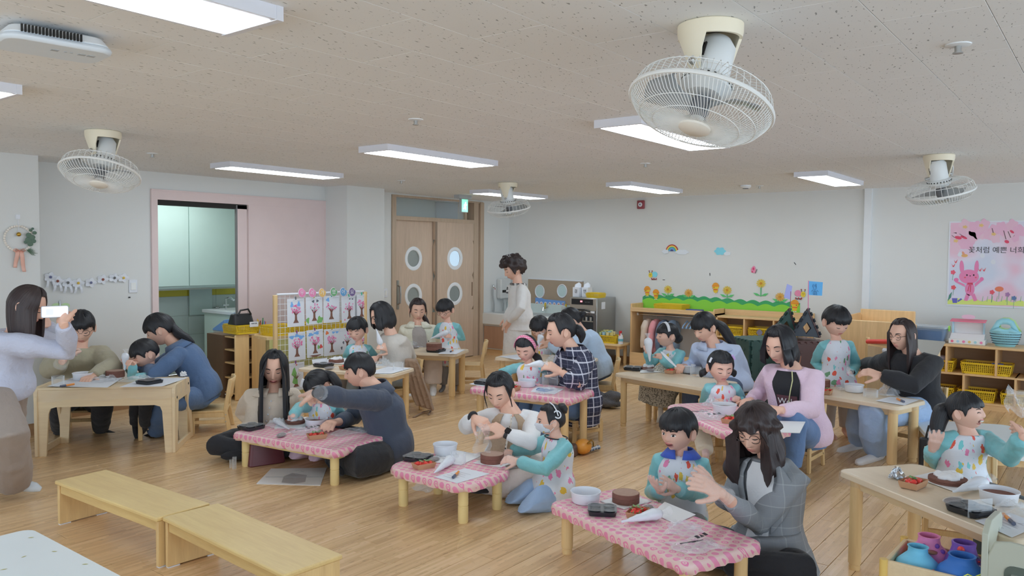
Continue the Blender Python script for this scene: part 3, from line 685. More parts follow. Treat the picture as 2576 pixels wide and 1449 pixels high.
def person(label,D,head,hpx,hy=0,hp=0,hr=0,neck=None,pel=None,ty=0,s=1.08,kid=False,R=None,L=None,pose='sit',legs=None,top='smock',tmat=None,sleeve=.97,bottom=None,lease=.02,hair='short',hm=None,eyes='down',mouth=0,glasses=None,feet='sock',fmat=None,fat=1.,hem=-.12,flare=0.,tease=.016,skirt=None,ex=None,vox=1.,amp=.006,glove=(),fl=None,hd=0.,seed=1,brows=True,pd=None):
 s=s if not kid else s*1.0
 SK=SKINC if kid else SKIN
 hs=hpx*D/F/(.238 if kid else .25)
 f=RH*math.sin(math.radians(hy))-FH*math.cos(math.radians(hy))
 pr,rr=math.radians(hp),math.radians(hr)
 fw_=f*math.cos(pr)-V3(0,0,1)*math.sin(pr);up_=V3(0,0,1)*math.cos(pr)+f*math.sin(pr)
 up_=_rot(fw_,rr,up_)
 Hd=Head(W(head[0],head[1],D+hd),fw_,up_,hs,kid)
 N=W(neck[0],neck[1],D+(neck[2]if len(neck)>2 else 0));Pv=W(pel[0],pel[1],D+(pel[2]if len(pel)>2 else 0))
 tyr=math.radians(ty);tf=RH*math.sin(tyr)-FH*math.cos(tyr);lat=np.cross(V3(0,0,1),tf)
 T=Torso(Pv,N,lat,s,fat,kid)
 loc=V3(Pv[0],Pv[1],0)
 root=thing('person',label,'person',loc)
 B=MB();X={'tease':tease*s,'T':T,'H':Hd,'root':root,'loc':loc,'D':D,'s':s}
 T.loft(B,.0,1.06,lambda t:-.022*s if t<.8 else-.012*s,16,12)
 nt=Hd.w((-.02,0,-.055));nb=T.spine(1.0)-nrm(nt-N)*.05*s
 nr=(.047 if kid else .052)*s if not kid else .043*s*1.1
 B.tube([nb,N*.6+nt*.4,nt],[nr*1.25,nr*1.0,nr*.95],14)
 arms=[];sleeves=[]
 ul,fl_,hl=.285*s,.245*s,(.172*s if not kid else .165*s)
 for sd,A in((-1,R),(1,L)):
  S=T.spine(.86)+T.lat*sd*.138*s
  if A is None:
   E=S+(-V3(0,0,1)*.93+tf*.2+T.lat*sd*.18)*ul;Wr=E+nrm(tf*.8-V3(0,0,.35)-T.lat*sd*.45)*fl_;tip=Wr+nrm(Wr-E)*.1;cu=(.4,.5,.3);hn=None;spr=.05;th=.6
  else:
   E=solve(S,*A[0][:2],D,ul,A[0][2]);Wr=solve(E,*A[1][:2],D,fl_,A[1][2]);tip=solve(Wr,*A[2][:2],D,hl,A[2][2])
   cu=A[3]if len(A)>3 else(.4,.5,.3);hn=A[4]if len(A)>4 else None;spr=A[5]if len(A)>5 else .05;th=A[6]if len(A)>6 else .6
  hn=V3(0,0,1)+.3*-FH if hn is None else RH*hn[0]+V3(0,0,1)*hn[1]-FH*hn[2]
  B.tube([S,S*.5+E*.5,E,E*.55+Wr*.45,Wr,Wr+nrm(tip-Wr)*.015*s],[.05*s,.044*s,.036*s,.034*s,.0235*s,.024*s],12)
  hands(B,Wr,tip-Wr,hn,-sd,hl/.172,cu,spr,th)
  arms.append((sd,S,E,Wr,tip,cu,hn,spr,th))
 if pose=='bare':pass
 BO=union(B,'body',SK,root,loc,.0062*vox if not kid else .0058*vox,sm=2)
 hb=MB();Hd.mesh(hb);me=hb.mesh('head',60)
 me.transform(Matrix.Translation(Vector((-loc).tolist())));me.materials.append(SK)
 HEADS[BO.data.name]=me;ho=BO;X['body']=BO
 # ---- face
 def part(mb,name,mat,par=None,**k):
  mb.v=[tuple(np.array(v)-loc)for v in mb.v];return mb.build(name,mat,par or root,**k)
 X['part']=part
 ez=.004 if not kid else-.004
 for sd in(1,-1):
  e=MB();yl=(.019*sd,.044*sd)
  if eyes=='open':
   pts=arc(yl[0],yl[1],ez,.001);e.strip(*Hd.patch(pts,lens(9,.0048),.0012));part(e,'eye',EYEW,ho)
   e=MB();c0=.031*sd;e.strip(*Hd.patch([(c0-.0066+.0033*i,ez+.001)for i in range(5)],lens(5,.0052),.002));part(e,'iris',LASH,ho)
   e=MB();e.strip(*Hd.patch(arc(yl[0],yl[1]*1.03,ez+.0052,.0035),lens(9,.0016),.002));part(e,'eyelash',LASH,ho)
  elif eyes=='smile':
   e.strip(*Hd.patch(arc(yl[0],yl[1]*1.04,ez-.002,.006),lens(9,.0022),.002));part(e,'eyelash',LASH,ho)
  else:
   e.strip(*Hd.patch(arc(yl[0],yl[1]*1.04,ez-.003,-.0045),lens(9,.0021),.002));part(e,'eyelash',LASH,ho)
  if brows:
   e=MB();e.strip(*Hd.patch(arc(.016*sd,.05*sd,ez+.020,.005),[.0022,.003,.0034,.0034,.0032,.0028,.0024,.0018,.001],.0016));part(e,'eyebrow',BROW,ho)
 zl=-.064 if not kid else-.056
 e=MB()
 if mouth:
  wm=.024+.008*mouth
  e.strip(*Hd.patch(arc(-wm,wm,zl+.003,-.006*mouth),lens(9,.004+.009*mouth),.0022));part(e,'mouth',MOUTH,ho);e=MB()
  if mouth>.8:
   e.strip(*Hd.patch(arc(-wm*.8,wm*.8,zl+.0055,-.005*mouth),lens(9,.0045),.0034));part(e,'teeth',TEETH,ho);e=MB()
  e.strip(*Hd.patch(arc(-wm,wm,zl+.008+.005*mouth,-.004*mouth),lens(9,.003),.003));e.strip(*Hd.patch(arc(-wm,wm,zl-.004-.006*mouth,-.008*mouth),lens(9,.0034),.003))
 else:
  wm=.022 if not kid else .019
  e.strip(*Hd.patch(arc(-wm,wm,zl+.0045,.001),lens(9,.0036),.0016));e.strip(*Hd.patch(arc(-wm,wm,zl-.005,-.001),lens(9,.0042),.0016))
 part(e,'lips',LIP,ho)
 if glasses:
  e=MB()
  for sd in(1,-1):
   cc=Hd.front(.033*sd,ez-.002,.012);cc[0]=max(cc[0],Hd.front(.02*sd,ez,.006)[0])
   e.tube([Hd.w(V3(cc[0]-.006*abs(math.cos(a)*.5)*(1 if math.cos(a)*sd>0 else 0),cc[1]+.0235*math.cos(a),cc[2]+.021*math.sin(a)))for a in[2*pi*i/20 for i in range(20)]],.0016*hs,5,close=True)
   e.tube([Hd.w(V3(cc[0]-.003,sd*.0555,ez+.002)),Hd.w(V3(.03,sd*.084,ez+.003)),Hd.w(V3(-.02,sd*.087,ez-.002))],.0016*hs,5)
  e.tube([Hd.w(Hd.front(-.010,ez,.008)),Hd.w(Hd.front(0,ez+.002,.006)),Hd.w(Hd.front(.010,ez,.008))],.0014*hs,5)
  part(e,'glasses',glasses)
 if hair:hairdo(X,hair,hm or HAIRB,seed)
 # ---- clothes
 if top:
  tease_=tease*s;C_=MB();tm=tmat
  T.loft(C_,hem,1.0 if top!='smock' else .985,lambda t:tease_+.012*s*math.exp(-((t-.1)/.25)**2),24,14,flare)
  parts=[C_]
  sb=C_ if top!='smock' else None
  for sd,S,E,Wr,tip,cu,hn,spr,th in arms:
   m_=sb if sb is not None else MB()
   e2=E+(Wr-E)*sleeve;ez_=tease_*(1.25 if top=='smock' else 1.1)
   mid=E*.5+e2*.5
   pts=[T.spine(.9)+T.lat*sd*.06*s,S,S*.5+E*.5,E,mid,e2];rs=[.055*s,.047*s+ez_*.8,.045*s+ez_*1.,.038*s+ez_*1.05,.034*s+ez_*1.05,.026*s+ez_*.6]
   if top=='smock':
    e3=e2-nrm(e2-mid)*.03*s;pts=pts[:-1]+[e3,e2];rs=rs[:-1]+[.034*s+ez_*1.1,.024*s+.004]
   m_.tube(pts,rs,14)
   if sb is None:
    union(m_,'sleeve',TEAL,root,loc,.009*vox,amp*.8,26.,seed+sd,3)
  nm='smock' if top=='smock' else top
  union(C_,nm,print_m if top=='smock' else tm,root,loc,.0095*vox,amp,13.,seed,4,(1,1,.55),(Pv-loc,nrm(N-Pv),T.lat,tf,seed*.37)if top=='smock' else None)
 X['arms']=arms
 for sd in glove:
  a=arms[0 if sd<0 else 1];g=MB()
  hands(g,a[3],a[4]-a[3],a[6],-sd,hl/.172,a[5],a[7],a[8],inflate=.004*s)
  dv=nrm(a[4]-a[3]);g.tube([a[3]-dv*.05*s,a[3]-dv*.02*s,a[3]+dv*.01*s],[.042*s,.034*s,.03*s],12)
  union(g,'plastic_glove',film('glove_film',.16,crump=70.),root,loc,.005*vox,.0025,60.,seed,1)
  # ---- legs
 lt=MB();fr=tf
 hips=[Pv+T.lat*sd*.085*s-V3(0,0,.02*s)for sd in(-1,1)]
 kn,an,to=[],[],[]
 for i,sd in enumerate((-1,1)):
  h_=hips[i];lg=legs[i]if legs else None
  if lg:
   k_=solve(h_,*lg[0][:2],D,.40*s,lg[0][2]);a_=solve(k_,*lg[1][:2],D,.39*s,lg[1][2]);t_=solve(a_,*lg[2][:2],D,.17*s,lg[2][2])if len(lg)>2 else a_+fr*.15*s-V3(0,0,.05*s)
  elif pose=='sit':
   k_=h_+fr*.38*s+T.lat*sd*.03*s;k_[2]=max(h_[2],.36*s);a_=k_+fr*.02;a_[2]=.075*s;t_=a_+fr*.16*s;t_[2]=.03*s
  elif pose=='floor':
   k_=h_+fr*.22*s+T.lat*sd*.22*s;k_[2]=.11*s;a_=h_+fr*.30*s-T.lat*sd*.16*s;a_[2]=.06*s;t_=a_-T.lat*sd*.14*s;t_[2]=.05*s
  elif pose=='kneel':
   k_=h_+fr*.3*s+T.lat*sd*.04*s;k_[2]=.075*s;a_=h_-fr*.1*s;a_[2]=.06*s;t_=a_-fr*.14*s;t_[2]=.035*s
  else:
   k_=h_+T.lat*sd*.01;k_[2]=h_[2]*.52;a_=k_.copy();a_[2]=.08*s;t_=a_+fr*.15*s;t_[2]=.03*s
  kn.append(k_);an.append(a_);to.append(t_)
 X.update(kn=kn,an=an,to=to,hips=hips)
 if bottom:
  bm_,lw=bottom[0],bottom[1]if len(bottom)>1 else 1.;cuff=bottom[2]if len(bottom)>2 else .92
  T.loft(lt,-.18,.2 if pose!='stand' and not legs else .3,.004*s,20,6)
  for i in(0,1):
   e_=kn[i]+(an[i]-kn[i])*cuff
   lt.tube([hips[i]*.9+Pv*.1,hips[i]*.5+kn[i]*.5,kn[i],kn[i]*.5+e_*.5,e_],[.092*s,.082*s+lease*.6,.062*s*(.5+.5*lw)+lease*.6,.054*s*lw+lease*.6,.042*s*lw+lease*.8],14)
  union(lt,bottom[3]if len(bottom)>3 else 'trousers',bm_,root,loc,.0105*vox,amp*.9,15.,seed+3,4)
 if feet:
  for i in(0,1):
   m_=MB();a_,t_=an[i],to[i];d_=nrm(t_-a_);k2=nrm(kn[i]-a_)
   m_.tube([a_+k2*.09*s,a_+k2*.02*s,a_-k2*.015*s],[.036*s,.036*s,.036*s],10);m_.tube([a_-d_*.045*s-k2*.035*s,a_-k2*.03*s,a_+d_*.06*s-k2*.032*s,t_-d_*.01*s-k2*.02*s,t_+d_*.025*s-k2*.024*s],[.022*s,.034*s,.036*s,.032*s,.014*s],10,rb=[.022*s,.034*s,.034*s,.024*s,.012*s],ref=np.cross(d_,k2))
   union(m_,feet,fmat or SK,root,loc,.008*vox,0,sm=3)
 if ex:ex(X)
 return X
def hairdo(X,style,mat,seed):
 Hd,root,loc,part=X['H'],X['root'],X['loc'],X['part'];s=Hd.s;T=X['T']
 st=dict(front=.62,side=.05,nape=-.5,th=.016,bang=None,drop=0.,d0=70,out=.0,wav=0.,ths=.012,taper=.55,jag=.02,part_=0,fwd=0.)
 P_={'short':dict(front=.50,th=.022,ths=.013,jag=.06,nape=-.42,side=.12,bang=.30),'boy':dict(front=.40,th=.024,ths=.014,nape=-.42,side=.10,bang=.22,jag=.07),'bob':dict(front=.8,th=.022,ths=.02,drop=.12,d0=48,out=.018,nape=-.5,taper=.9),'long':dict(front=.88,th=.016,drop=.42,d0=52,out=.006,taper=.5,ths=.013),'mid':dict(front=.62,th=.022,drop=.27,d0=50,out=.034,wav=.024,taper=.7,ths=.016,bang=.32),'tied':dict(front=.8,th=.013,ths=.010,nape=-.5,jag=.015),'tiedbang':dict(front=.5,th=.015,ths=.011,nape=-.5,bang=.20,jag=.03),'perm':dict(front=.42,th=.05,ths=.042,nape=-.62,jag=.05,wav=.016,side=-.25),'shoulder':dict(front=.55,th=.02,drop=.2,d0=50,out=.016,taper=.75,ths=.017)}[style if isinstance(style,str)else style[0]]
 st.update(P_)
 if not isinstance(style,str):st.update(style[1])
 r=np.random.RandomState(seed+11);ph=r.uniform(0,6,8);nu,nv,nd=72,16,14
 def line(az):
  a=abs(az);d=math.degrees(a)
  fr=st['bang']if st['bang']is not None else st['front']
  j=st['jag']*(math.sin(az*23+ph[0])*.5+math.sin(az*11+ph[1])*.5+.4*math.sin(az*41+ph[2]))
  if d<52:e=fr+(st['front']-fr)*.3*sst(30,52,d)
  elif d<80:e=fr+(st['side']-fr)*sst(52,80,d)-.28*sst(62,76,d)*(1-sst(76,80,d))
  elif d<112:e=st['side']+(.1 if not st['drop']else 0)*sst(80,90,d)*(1-sst(100,112,d))
  else:e=st['side']+(st['nape']-st['side'])*sst(108,132,d)
  return e+j
 rows=[];rin=[]
 dn=V3(0,0,-1)
 dl=lambda az:st['drop']*sst(st['d0']-8,st['d0']+6,abs(math.degrees(az)))
 for j in range(nv+1+(nd if st['drop']else 0)):
  ro,ri_=[],[]
  for i in range(nu):
   az=2*pi*i/nu-pi;le=line(az);t=min(1,j/nv)
   hasd=dl(az)>0.01 if st['drop']else False
   if hasd:le=max(-.15,min(le,0.05))if abs(az)<2 else-.25
   el=pi/2-(pi/2-le)*t
   fr_=max(0,math.cos(az))
   th=st['ths']+(st['th']-st['ths'])*max(0,math.sin(el))**.6
   if st['bang']is not None and fr_>.3 and t>.5:th+=.004*sst(.5,.9,t)
   gro=.0022*math.sin(az*37+ph[3]+3*t)+.0014*math.sin(az*61+ph[4])+st['wav']*(math.sin(az*5+el*9+ph[5])+math.sin(az*9-el*7+ph[6]))*.5*(sst(.45,1,t)if st['drop']else 1)
   if st['part_']:gro-=.007*math.exp(-((Hd.pt(az,el)[1]-.018)/.006)**2)*(el>.4)*(fr_>-.2)
   if not hasd and t>.8:th*=1-(st['taper'])*(t-.8)/.2*.6
   po=Hd.w(Hd.pt(az,el,th+gro*sst(0,.3,t)));pi_=Hd.w(Hd.pt(az,el,.002))
   if j>nv:
    q=(j-nv)/nd;L_=dl(az)
    if L_>0:
     c0=Hd.w((0,0,0));ov=nrm((po-c0)*V3(1,1,0));c_=math.sin(q*9+az*3+ph[0])*st['wav']*q
     k_=st['taper'];jl=1+.06*math.sin(az*19+ph[5])
     po=po+dn*L_*q*s*jl+ov*(st['out']*math.sin(q*2.6)+c_)*s-ov*(1-k_)*.03*q*s+T.fr0*st['fwd']*s*sst(.15,.6,q)*sst(95,125,220-abs(math.degrees(az)));pi_=Hd.w(Hd.pt(az,le,.002))+dn*L_*q*s*jl+ov*(st['out']*math.sin(q*2.6)*.6+c_)*s-ov*(1-k_)*.02*q*s+T.fr0*st['fwd']*s*sst(.15,.6,q)*sst(95,125,220-abs(math.degrees(az)))
     if q>.85:po=po*(1-(q-.85)*4)+pi_*(q-.85)*4 if q<1 else po*.35+pi_*.65
   ro.append(po);ri_.append(pi_)
  rows.append(ro);rin.append(ri_)
 mb=MB();mb.loft(rows+rin[::-1],cap=False);k=len(rows)
 ob=part(mb,'hair',mat,smooth=80)
 uv=ob.data.uv_layers.new(name='UVMap');d_=np.empty(len(ob.data.loops)*2)
 for p in ob.data.polygons:
  for li in p.loop_indices:
   vi=ob.data.loops[li].vertex_index;d_[2*li]=(vi%nu)/nu;d_[2*li+1]=(vi//nu)/k
 uv.data.foreach_set('uv',d_);X['hair']=ob
 return ob
def lock(X,name,pts,r,mat,par='hair',n=10,rb=None):
 """one hair mass (ponytail, bun, plait) in the person's hair"""
 mb=MB();pts=[np.asarray(p,float)for p in pts]
 if len(pts)>2:
  q=[];m_=len(pts)
  for i in range(m_-1):
   p0,p1,p2,p3=pts[max(i-1,0)],pts[i],pts[i+1],pts[min(i+2,m_-1)]
   for k in range(5):
    t=k/5;q.append(.5*((2*p1)+(-p0+p2)*t+(2*p0-5*p1+4*p2-p3)*t*t+(-p0+3*p1-3*p2+p3)*t**3))
  q.append(pts[-1]);rr=np.interp(np.linspace(0,1,len(q)),np.linspace(0,1,len(r)),r)
 else:q,rr=pts,r
 mb.tube(q,list(rr),n)
 loc=X['loc'];mb.v=[tuple(np.array(v)-loc)for v in mb.v]
 o=mb.build(name,mat,X['root'],smooth=80)
 uv=o.data.uv_layers.new(name='UVMap');k=len(q)
 for p in o.data.polygons:
  for li in p.loop_indices:
   vi=o.data.loops[li].vertex_index;uv.data[li].uv=((vi%n)/n*.4,vi//n/k)
 return o
print_m=print_mat()
# ---------------------------------------------------------------- everybody in the room (joints read off the picture, bone lengths solved)
exec_=None
def P1x(X):pass
NAVY,BLACK=cloth('navy_shirt',(58,65,80)),cloth('black_trousers',(36,37,42),k=1.2)
DENIM=cloth('blue_denim',(72,94,126),var=.18);JEANS=cloth('mid_jeans',(84,110,148),var=.2);LJEANS=cloth('light_jeans',(140,162,192),var=.15);DJEANS=cloth('dark_jeans',(62,76,102),var=.15)
GREYP=cloth('grey_joggers',(128,124,122));BEIGEP=cloth('beige_joggers',(168,158,150));WHITES=cloth('white_socks',(205,203,205));BLACKS=cloth('black_socks',(34,34,38),k=1.2)
PLASTIC_W=pm('white_plastic',(222,224,230),.35,.02);WIRE=pm('dark_wire',(58,48,46),.35,k=1.)
def watch(X,i,c=(30,30,34),band=(60,58,62)):
 sd,S,E,Wr,tip,cu,hn,sp,th=X['arms'][i];d=nrm(tip-Wr);n=nrm(hn-d*np.dot(hn,d));t=np.cross(d,n);s=X['s'];o=Wr-d*.012*s
 mb=MB();mb.tube([o-d*.011*s,o+d*.011*s],[.031*s]*2,14,rb=[.027*s]*2,ref=t);b=X['part'](mb,'watch_band',pm('band%d'%band[0],band,.6,k=1.2))
 m2=MB();fm=frame(o+n*.03*s,d*s,t*s,n*s);m2.prism(rrect(.034,.036,.008),-.005,.005,fm);X['part'](m2,'watch_face',pm('wf%d'%c[0],c,.15,k=1.),b)
def tee(X,c,w0=.35,w1=.55,t0=.05,t1=.97,name='shirt_front',off=.008):
 T=X['T'];mb=T.patch(t0,t1,lambda v:-(w0+(w1-w0)*v*v),lambda v:(w0+(w1-w0)*v*v),off+X['tease'],8,16);X['part'](mb,name,c)
def collar(X,c,name='collar',r=.075,h_=.045,out=.02):
 T,s=X['T'],X['s'];ax=nrm(T.N-T.P);mb=MB();n=26
 a=[T.pt(1.0,.35+(2*pi-.7)*i/n,.014*s)+ax*.035*s for i in range(n+1)];b=[T.pt(.93,.22+(2*pi-.44)*i/n,X['tease']+.012)for i in range(n+1)]
 mb.strip(a,b);X['part'](mb,name,c).modifiers.new('t','SOLIDIFY').thickness=.006*s
def buttons(X,ts,c,off=.03,ang=0.):
 T,s=X['T'],X['s']
 for t in ts:
  mb=MB();p=T.pt(t,ang,X['tease']+.008);mb.ell(p,.006*s,8,6);X['part'](mb,'button',c)
def pony(X,base,pts,r,name='ponytail',mat=HAIRB):
 lock(X,name,[X['H'].w(base)]+[W(x,y,X['D']+d)for x,y,d in pts],r,mat)
def clip(X,az,el,c,name='hair_clip',ln=.045,w_=.008):
 Hd=X['H'];mb=MB();a=[Hd.w(Hd.pt(az,el+q*ln*5,.026))for q in(-1,-.5,0,.5,1)];mb.tube(a,w_*Hd.s,6);X['part'](mb,name,c)
def skirt(X,mat,pts,ra,rb,name='skirt',n=20,amp=.012):
 mb=MB();rings=[]
 T=X['T']
 mb.tube(pts,ra,n,rb=rb,ref=T.lat);union(mb,name,mat,X['root'],X['loc'],.011,amp,14.,5,3,(1,1,.35))
def pn(a,x):return lambda X:[f(X)for f in(a,x)]
# ---- left table
def x1(X):
 D=X['D']
 X['kn'],X['an']=[W(25,1085,D),W(15,1085,D+.2)],0
p1=person('woman in grey blouse and taupe wide trousers leaning forward to take a phone photo',5.15,(70,768),104,100,28,0,(42,838),(2,968),85,s=1.12,top='blouse',tmat=cloth('grey_blouse',(165,168,184),.8,.5,30.,.1),hem=-.14,flare=.02,tease=.024,R=[(176,882,-1),(160,815,-1),(146,775,0.0),(.8,.9,.7),(-.3,.3,1.),.1],L=[(150,870,1),(122,815,1),(118,780,.12),(.7,.8,.6),(.8,.2,-.4)],legs=[((20,1095,-1),(30,1205,1),(92,1222,-.05)),((5,1090,1),(12,1195,1),(50,1200,.2))],bottom=(cloth('taupe_wool',(134,122,114)),1.5,1.05),lease=.05,hair=('long',dict(drop=.2,d0=45,out=.01)),hm=HAIRD,feet='slipper',fmat=pm('slipper_white',(196,204,212),.7),sleeve=.95,seed=1,amp=.009)
p2=person('man in khaki pullover with thin glasses sitting behind the plywood table',6.95,(205,824),88,25,22,0,(198,876),(205,995),12,s=1.236,top='pullover',tmat=cloth('khaki_cotton',(152,145,124)),tease=.03,R=[(128,928,-1),(158,908,-1),(184,872,1),(.4,.4,.3),(-.4,.2,.8)],L=[(282,925,-1),(232,948,-1),(205,955,-1),(.4,.5,.3)],bottom=(BLACK,),legs=[((150,1010,-1),(150,1085,1),(128,1108,-.1)),((258,1015,-1),(252,1082,1),(292,1096,-.1))],feet='sock',fmat=BLACKS,hair='short',glasses=WIRE,glove=(-1,),fat=1.1,seed=2)
p3=person('boy with black hair nestled beside the woman in denim, holding a piping bag',6.77,(364,890),74,-50,30,0,(378,932),(392,1008),-60,s=0.736,kid=True,tease=.010,hair='short',R=[(340,950,1),(318,918,-1),(312,893,0.0),(.8,.8,.5)],L=[(330,952,-1),(335,915,-1),(318,900,-1),(.8,.8,.5)],bottom=(BLACK,),legs=[((340,1010,-1),(340,1070,1),(345,1098,-.1)),((365,1012,-1),(365,1072,1),(350,1092,-.1))],fmat=BLACKS,seed=3)
p4=person('woman in blue denim jacket with ponytail bending over the plywood table',7.0,(402,829),84,-75,28,0,(444,872),(512,990),-75,top='denim_jacket',tmat=DENIM,tease=.024,L=[(390,945,-1),(358,910,0.05),(306,884,0.0),(.6,.7,.5),(.2,.6,.7)],R=[(378,932,1),(350,914,-1),(318,908,-1),(.6,.7,.5)],bottom=(DENIM,1.5),legs=[((418,1000,1),(398,1085,1),(345,1107,-.2)),((415,1010,-1),(392,1088,1),(342,1109,-.2))],fmat=BLACKS,hair=('tiedbang',dict(th=.02)),seed=4,ex=lambda X:(pony(X,(-.09,0,.02),[(448,838,0),(470,850,0.),(490,862,0)],[.02,.045,.035,.004]),collar(X,DENIM)))
# ---- low pink table by the board
def x5(X):collar(X,X['tm']);buttons(X,(.35,.5,.65,.8),PLASTIC_W)
BLO=cloth('beige_blouse',(186,173,158))
p5=person('woman with very long straight black hair in beige shirt beside low pink table',6.3,(690,925),94,12,16,0,(688,985),(662,1095),14,top='shirt',tmat=BLO,tease=.03,R=[(612,1035,1),(655,1068,-1),(680,1062,-.05)],L=[(742,1035,1),(728,1052,-1),(738,1035,-.1),(.5,.6,.4)],bottom=(BLACK,),pose='floor',fmat=BLACKS,hair=('long',dict(drop=.5,d0=56,part_=1,fwd=.10,out=.015)),seed=5,mouth=.25,ex=lambda X:(collar(X,BLO),buttons(X,(.4,.55,.7,.85),PLASTIC_W)))
p6=person('girl with ponytail and white hair clip bent over the low pink table',6.15,(800,968),80,-40,48,0,(808,1012),(806,1095),-18,s=0.717,kid=True,R=[(752,1025,-1),(737,1046,-1),(722,1042,-.1),(.4,.5,.3)],L=[(858,1040,1),(836,1062,-1),(815,1066,-1)],bottom=(cloth('pink_pants',(215,180,195)),),pose='kneel',fmat=WHITES,hair=('tiedbang',dict(bang=.3)),seed=6,glove=(-1,),ex=lambda X:(pony(X,(-.08,-.01,.04),[(832,946,.02),(850,968,0),(856,985,0)],[.02,.04,.036,.006]),clip(X,-.5,.95,PLASTIC_W,ln=.05,w_=.011)))
p7=person('man in dark navy shirt and black trousers reaching an arm across the girl',5.92,(904,932),88,-80,10,0,(940,978),(972,1128),-68,s=1.263,top='shirt',tmat=NAVY,hem=-.2,L=[(872,1003,-1),(797,988,-1),(726,988,-.35),((.05,.08,.05),(.75,.9,.6),(.8,.9,.6),(.8,.9,.6)),(.1,.9,.5)],R=[(885,1050,1),(850,1062,-1),(825,1062,-.1)],bottom=(BLACK,1.3),pose='floor',fmat=BLACKS,lease=.03,sleeve=.9,hair='short',seed=7,glove=(1,),hd=.0,fat=1.1,ex=lambda X:(collar(X,NAVY),buttons(X,(.3,),PLASTIC_W),watch(X,1)))
# ---- beige tables in front of the board and door
p8=person('boy in animal print smock standing in front of the drawing board',8.15,(899,829),64,-12,16,0,(903,866),(908,940),-8,s=.7,kid=True,R=[(872,895,1),(880,920,-1),(895,925,-1)],L=[(945,900,1),(935,920,-1),(920,925,-1)],bottom=(GREYP,),pose='sit',fmat=cloth('grey_socks',(110,112,118)),hair='short',seed=8,eyes='down')
p9=person('woman with black bob and glasses in grey pullover holding a piping bag upright',7.95,(960,793),68,-65,24,0,(984,842),(1000,940),-50,s=1.1,top='pullover',tmat=cloth('oatmeal_knit',(176,170,163)),L=[(1035,897,1),(987,881,-1),(950,864,-.15),(.5,.6,.4),(.2,.5,.8)],R=[(975,895,1),(952,900,-1),(932,898,-.1),(.5,.6,.4)],sleeve=.86,bottom=(cloth('grey_jeans',(132,146,158)),),hair='bob',glasses=WIRE,seed=9,fmat=WHITES,ex=lambda X:watch(X,1))
CREAM=cloth('cream_cotton',(208,202,186))
p10=person('woman in cream jacket with tied back hair sitting in front of the door',9.35,(1051,780),60,15,12,0,(1052,818),(1062,905),6,s=1.12,top='jacket',tmat=CREAM,tease=.028,R=[(1010,868,1),(1032,885,-1),(1048,885,-.1)],L=[(1096,868,1),(1085,885,-1),(1070,888,-.1)],bottom=(cloth('blush_trousers',(192,180,172)),1.4),lease=.04,fmat=WHITES,hair=('tied',dict(th=.02,front=.72,part_=1)),hm=HAIRD,seed=10,ex=lambda X:(pony(X,(-.085,0,-.01),[(1068,800,.05),(1076,812,.03),(1080,822,.0)],[.02,.03,.022,.004],mat=HAIRD),[lock(X,'loose_strand',[X['H'].w((.045,y*.075,.05)),X['H'].w((.045,y*.088,-.01)),X['H'].w((.035,y*.085,-.07))],[.006,.006,.002],HAIRD,n=5)for y in(1,-1)],tee(X,cloth('grey_print_shirt',(150,142,138)),.42,.3),collar(X,CREAM),buttons(X,(.3,.55),WIRE,.034,.5)))
p11=person('boy with glasses in animal print smock standing by the door, squeezing a piping bag',9.05,(1120,779),54,-22,22,0,(1126,809),(1131,895),-15,s=.72,kid=True,R=[(1094,848,1),(1113,842,-1),(1124,836,-.1),(.6,.7,.5)],L=[(1164,853,1),(1139,846,-1),(1118,843,-.15),(.6,.7,.5),(.3,.2,.9)],bottom=(GREYP,),pose='stand',fmat=cloth('grey_socks',(110,112,118)),hair='boy',glasses=WIRE,seed=11,hem=-.3)
def x12(X):
 D=X['D'];WD=cloth('white_chiffon',(212,206,204))
 skirt(X,WD,[W(1301,785,D),W(1301,830,D),W(1300,880,D),W(1300,945,D)],[.16,.19,.2,.21],[.13,.16,.18,.19],'dress',amp=.02)
 T,s=X['T'],X['s'];mb=MB();mb.tube([T.pt(.99,a,.012)for a in[2*pi*i/16 for i in range(16)]],.024,8,close=True);mb.tube([T.pt(.96,-.1,.03),T.pt(.86,-.12,.03),T.pt(.74,-.1,.035)],[.025,.02,.016],8);X['part'](mb,'scarf',plaid_mat('scarf_check',(60,58,60),(205,203,200),(150,148,146),17.,.4,.3,.9))
p12=person('standing woman with short permed hair, checked scarf and long white dress near the sink',9.6,(1291,676),60,-72,24,0,(1302,716),(1302,800),-75,s=1.1,top='cardigan',tmat=cloth('white_chiffon',(212,206,204)),hem=-.35,flare=.03,L=[(1311,776,-1),(1280,808,1),(1276,835,1),(.3,.3,.2)],R=[(1290,772,1),(1276,800,-1),(1272,820,0.)],bottom=None,pose='stand',feet=None,hair='perm',hm=HAIRD,seed=12,ex=x12)
p13=person('boy with bowl cut half hidden behind the woman in light blue',8.65,(1357,823),58,-20,34,0,(1362,860),(1366,925),-15,s=.68,kid=True,hair='boy',R=[(1345,890,1),(1352,862,-1),(1360,845,-.1),(.7,.8,.5)],L=[(1395,885,1),(1375,865,-1),(1362,850,-.1),(.7,.8,.5)],bottom=(GREYP,),seed=13,fmat=WHITES)
p14=person('woman in light blue sweatshirt with low bun at the rear beige table',8.5,(1437,806),68,-105,32,0,(1462,836),(1502,935),-100,s=1.147,top='sweatshirt',tmat=cloth('light_blue_fleece',(172,192,218)),tease=.03,L=[(1425,880,-1),(1385,868,1),(1362,858,0.),(.5,.6,.4)],R=[(1420,875,1),(1385,862,1),(1365,850,.1)],bottom=(DJEANS,1.1),hair='tied',seed=14,fmat=WHITES,ex=lambda X:lock(X,'bun',[X['H'].w((-.08,0,.0)),X['H'].w((-.125,0,-.005)),X['H'].w((-.155,0,-.0))],[.03,.042,.02],HAIRB))
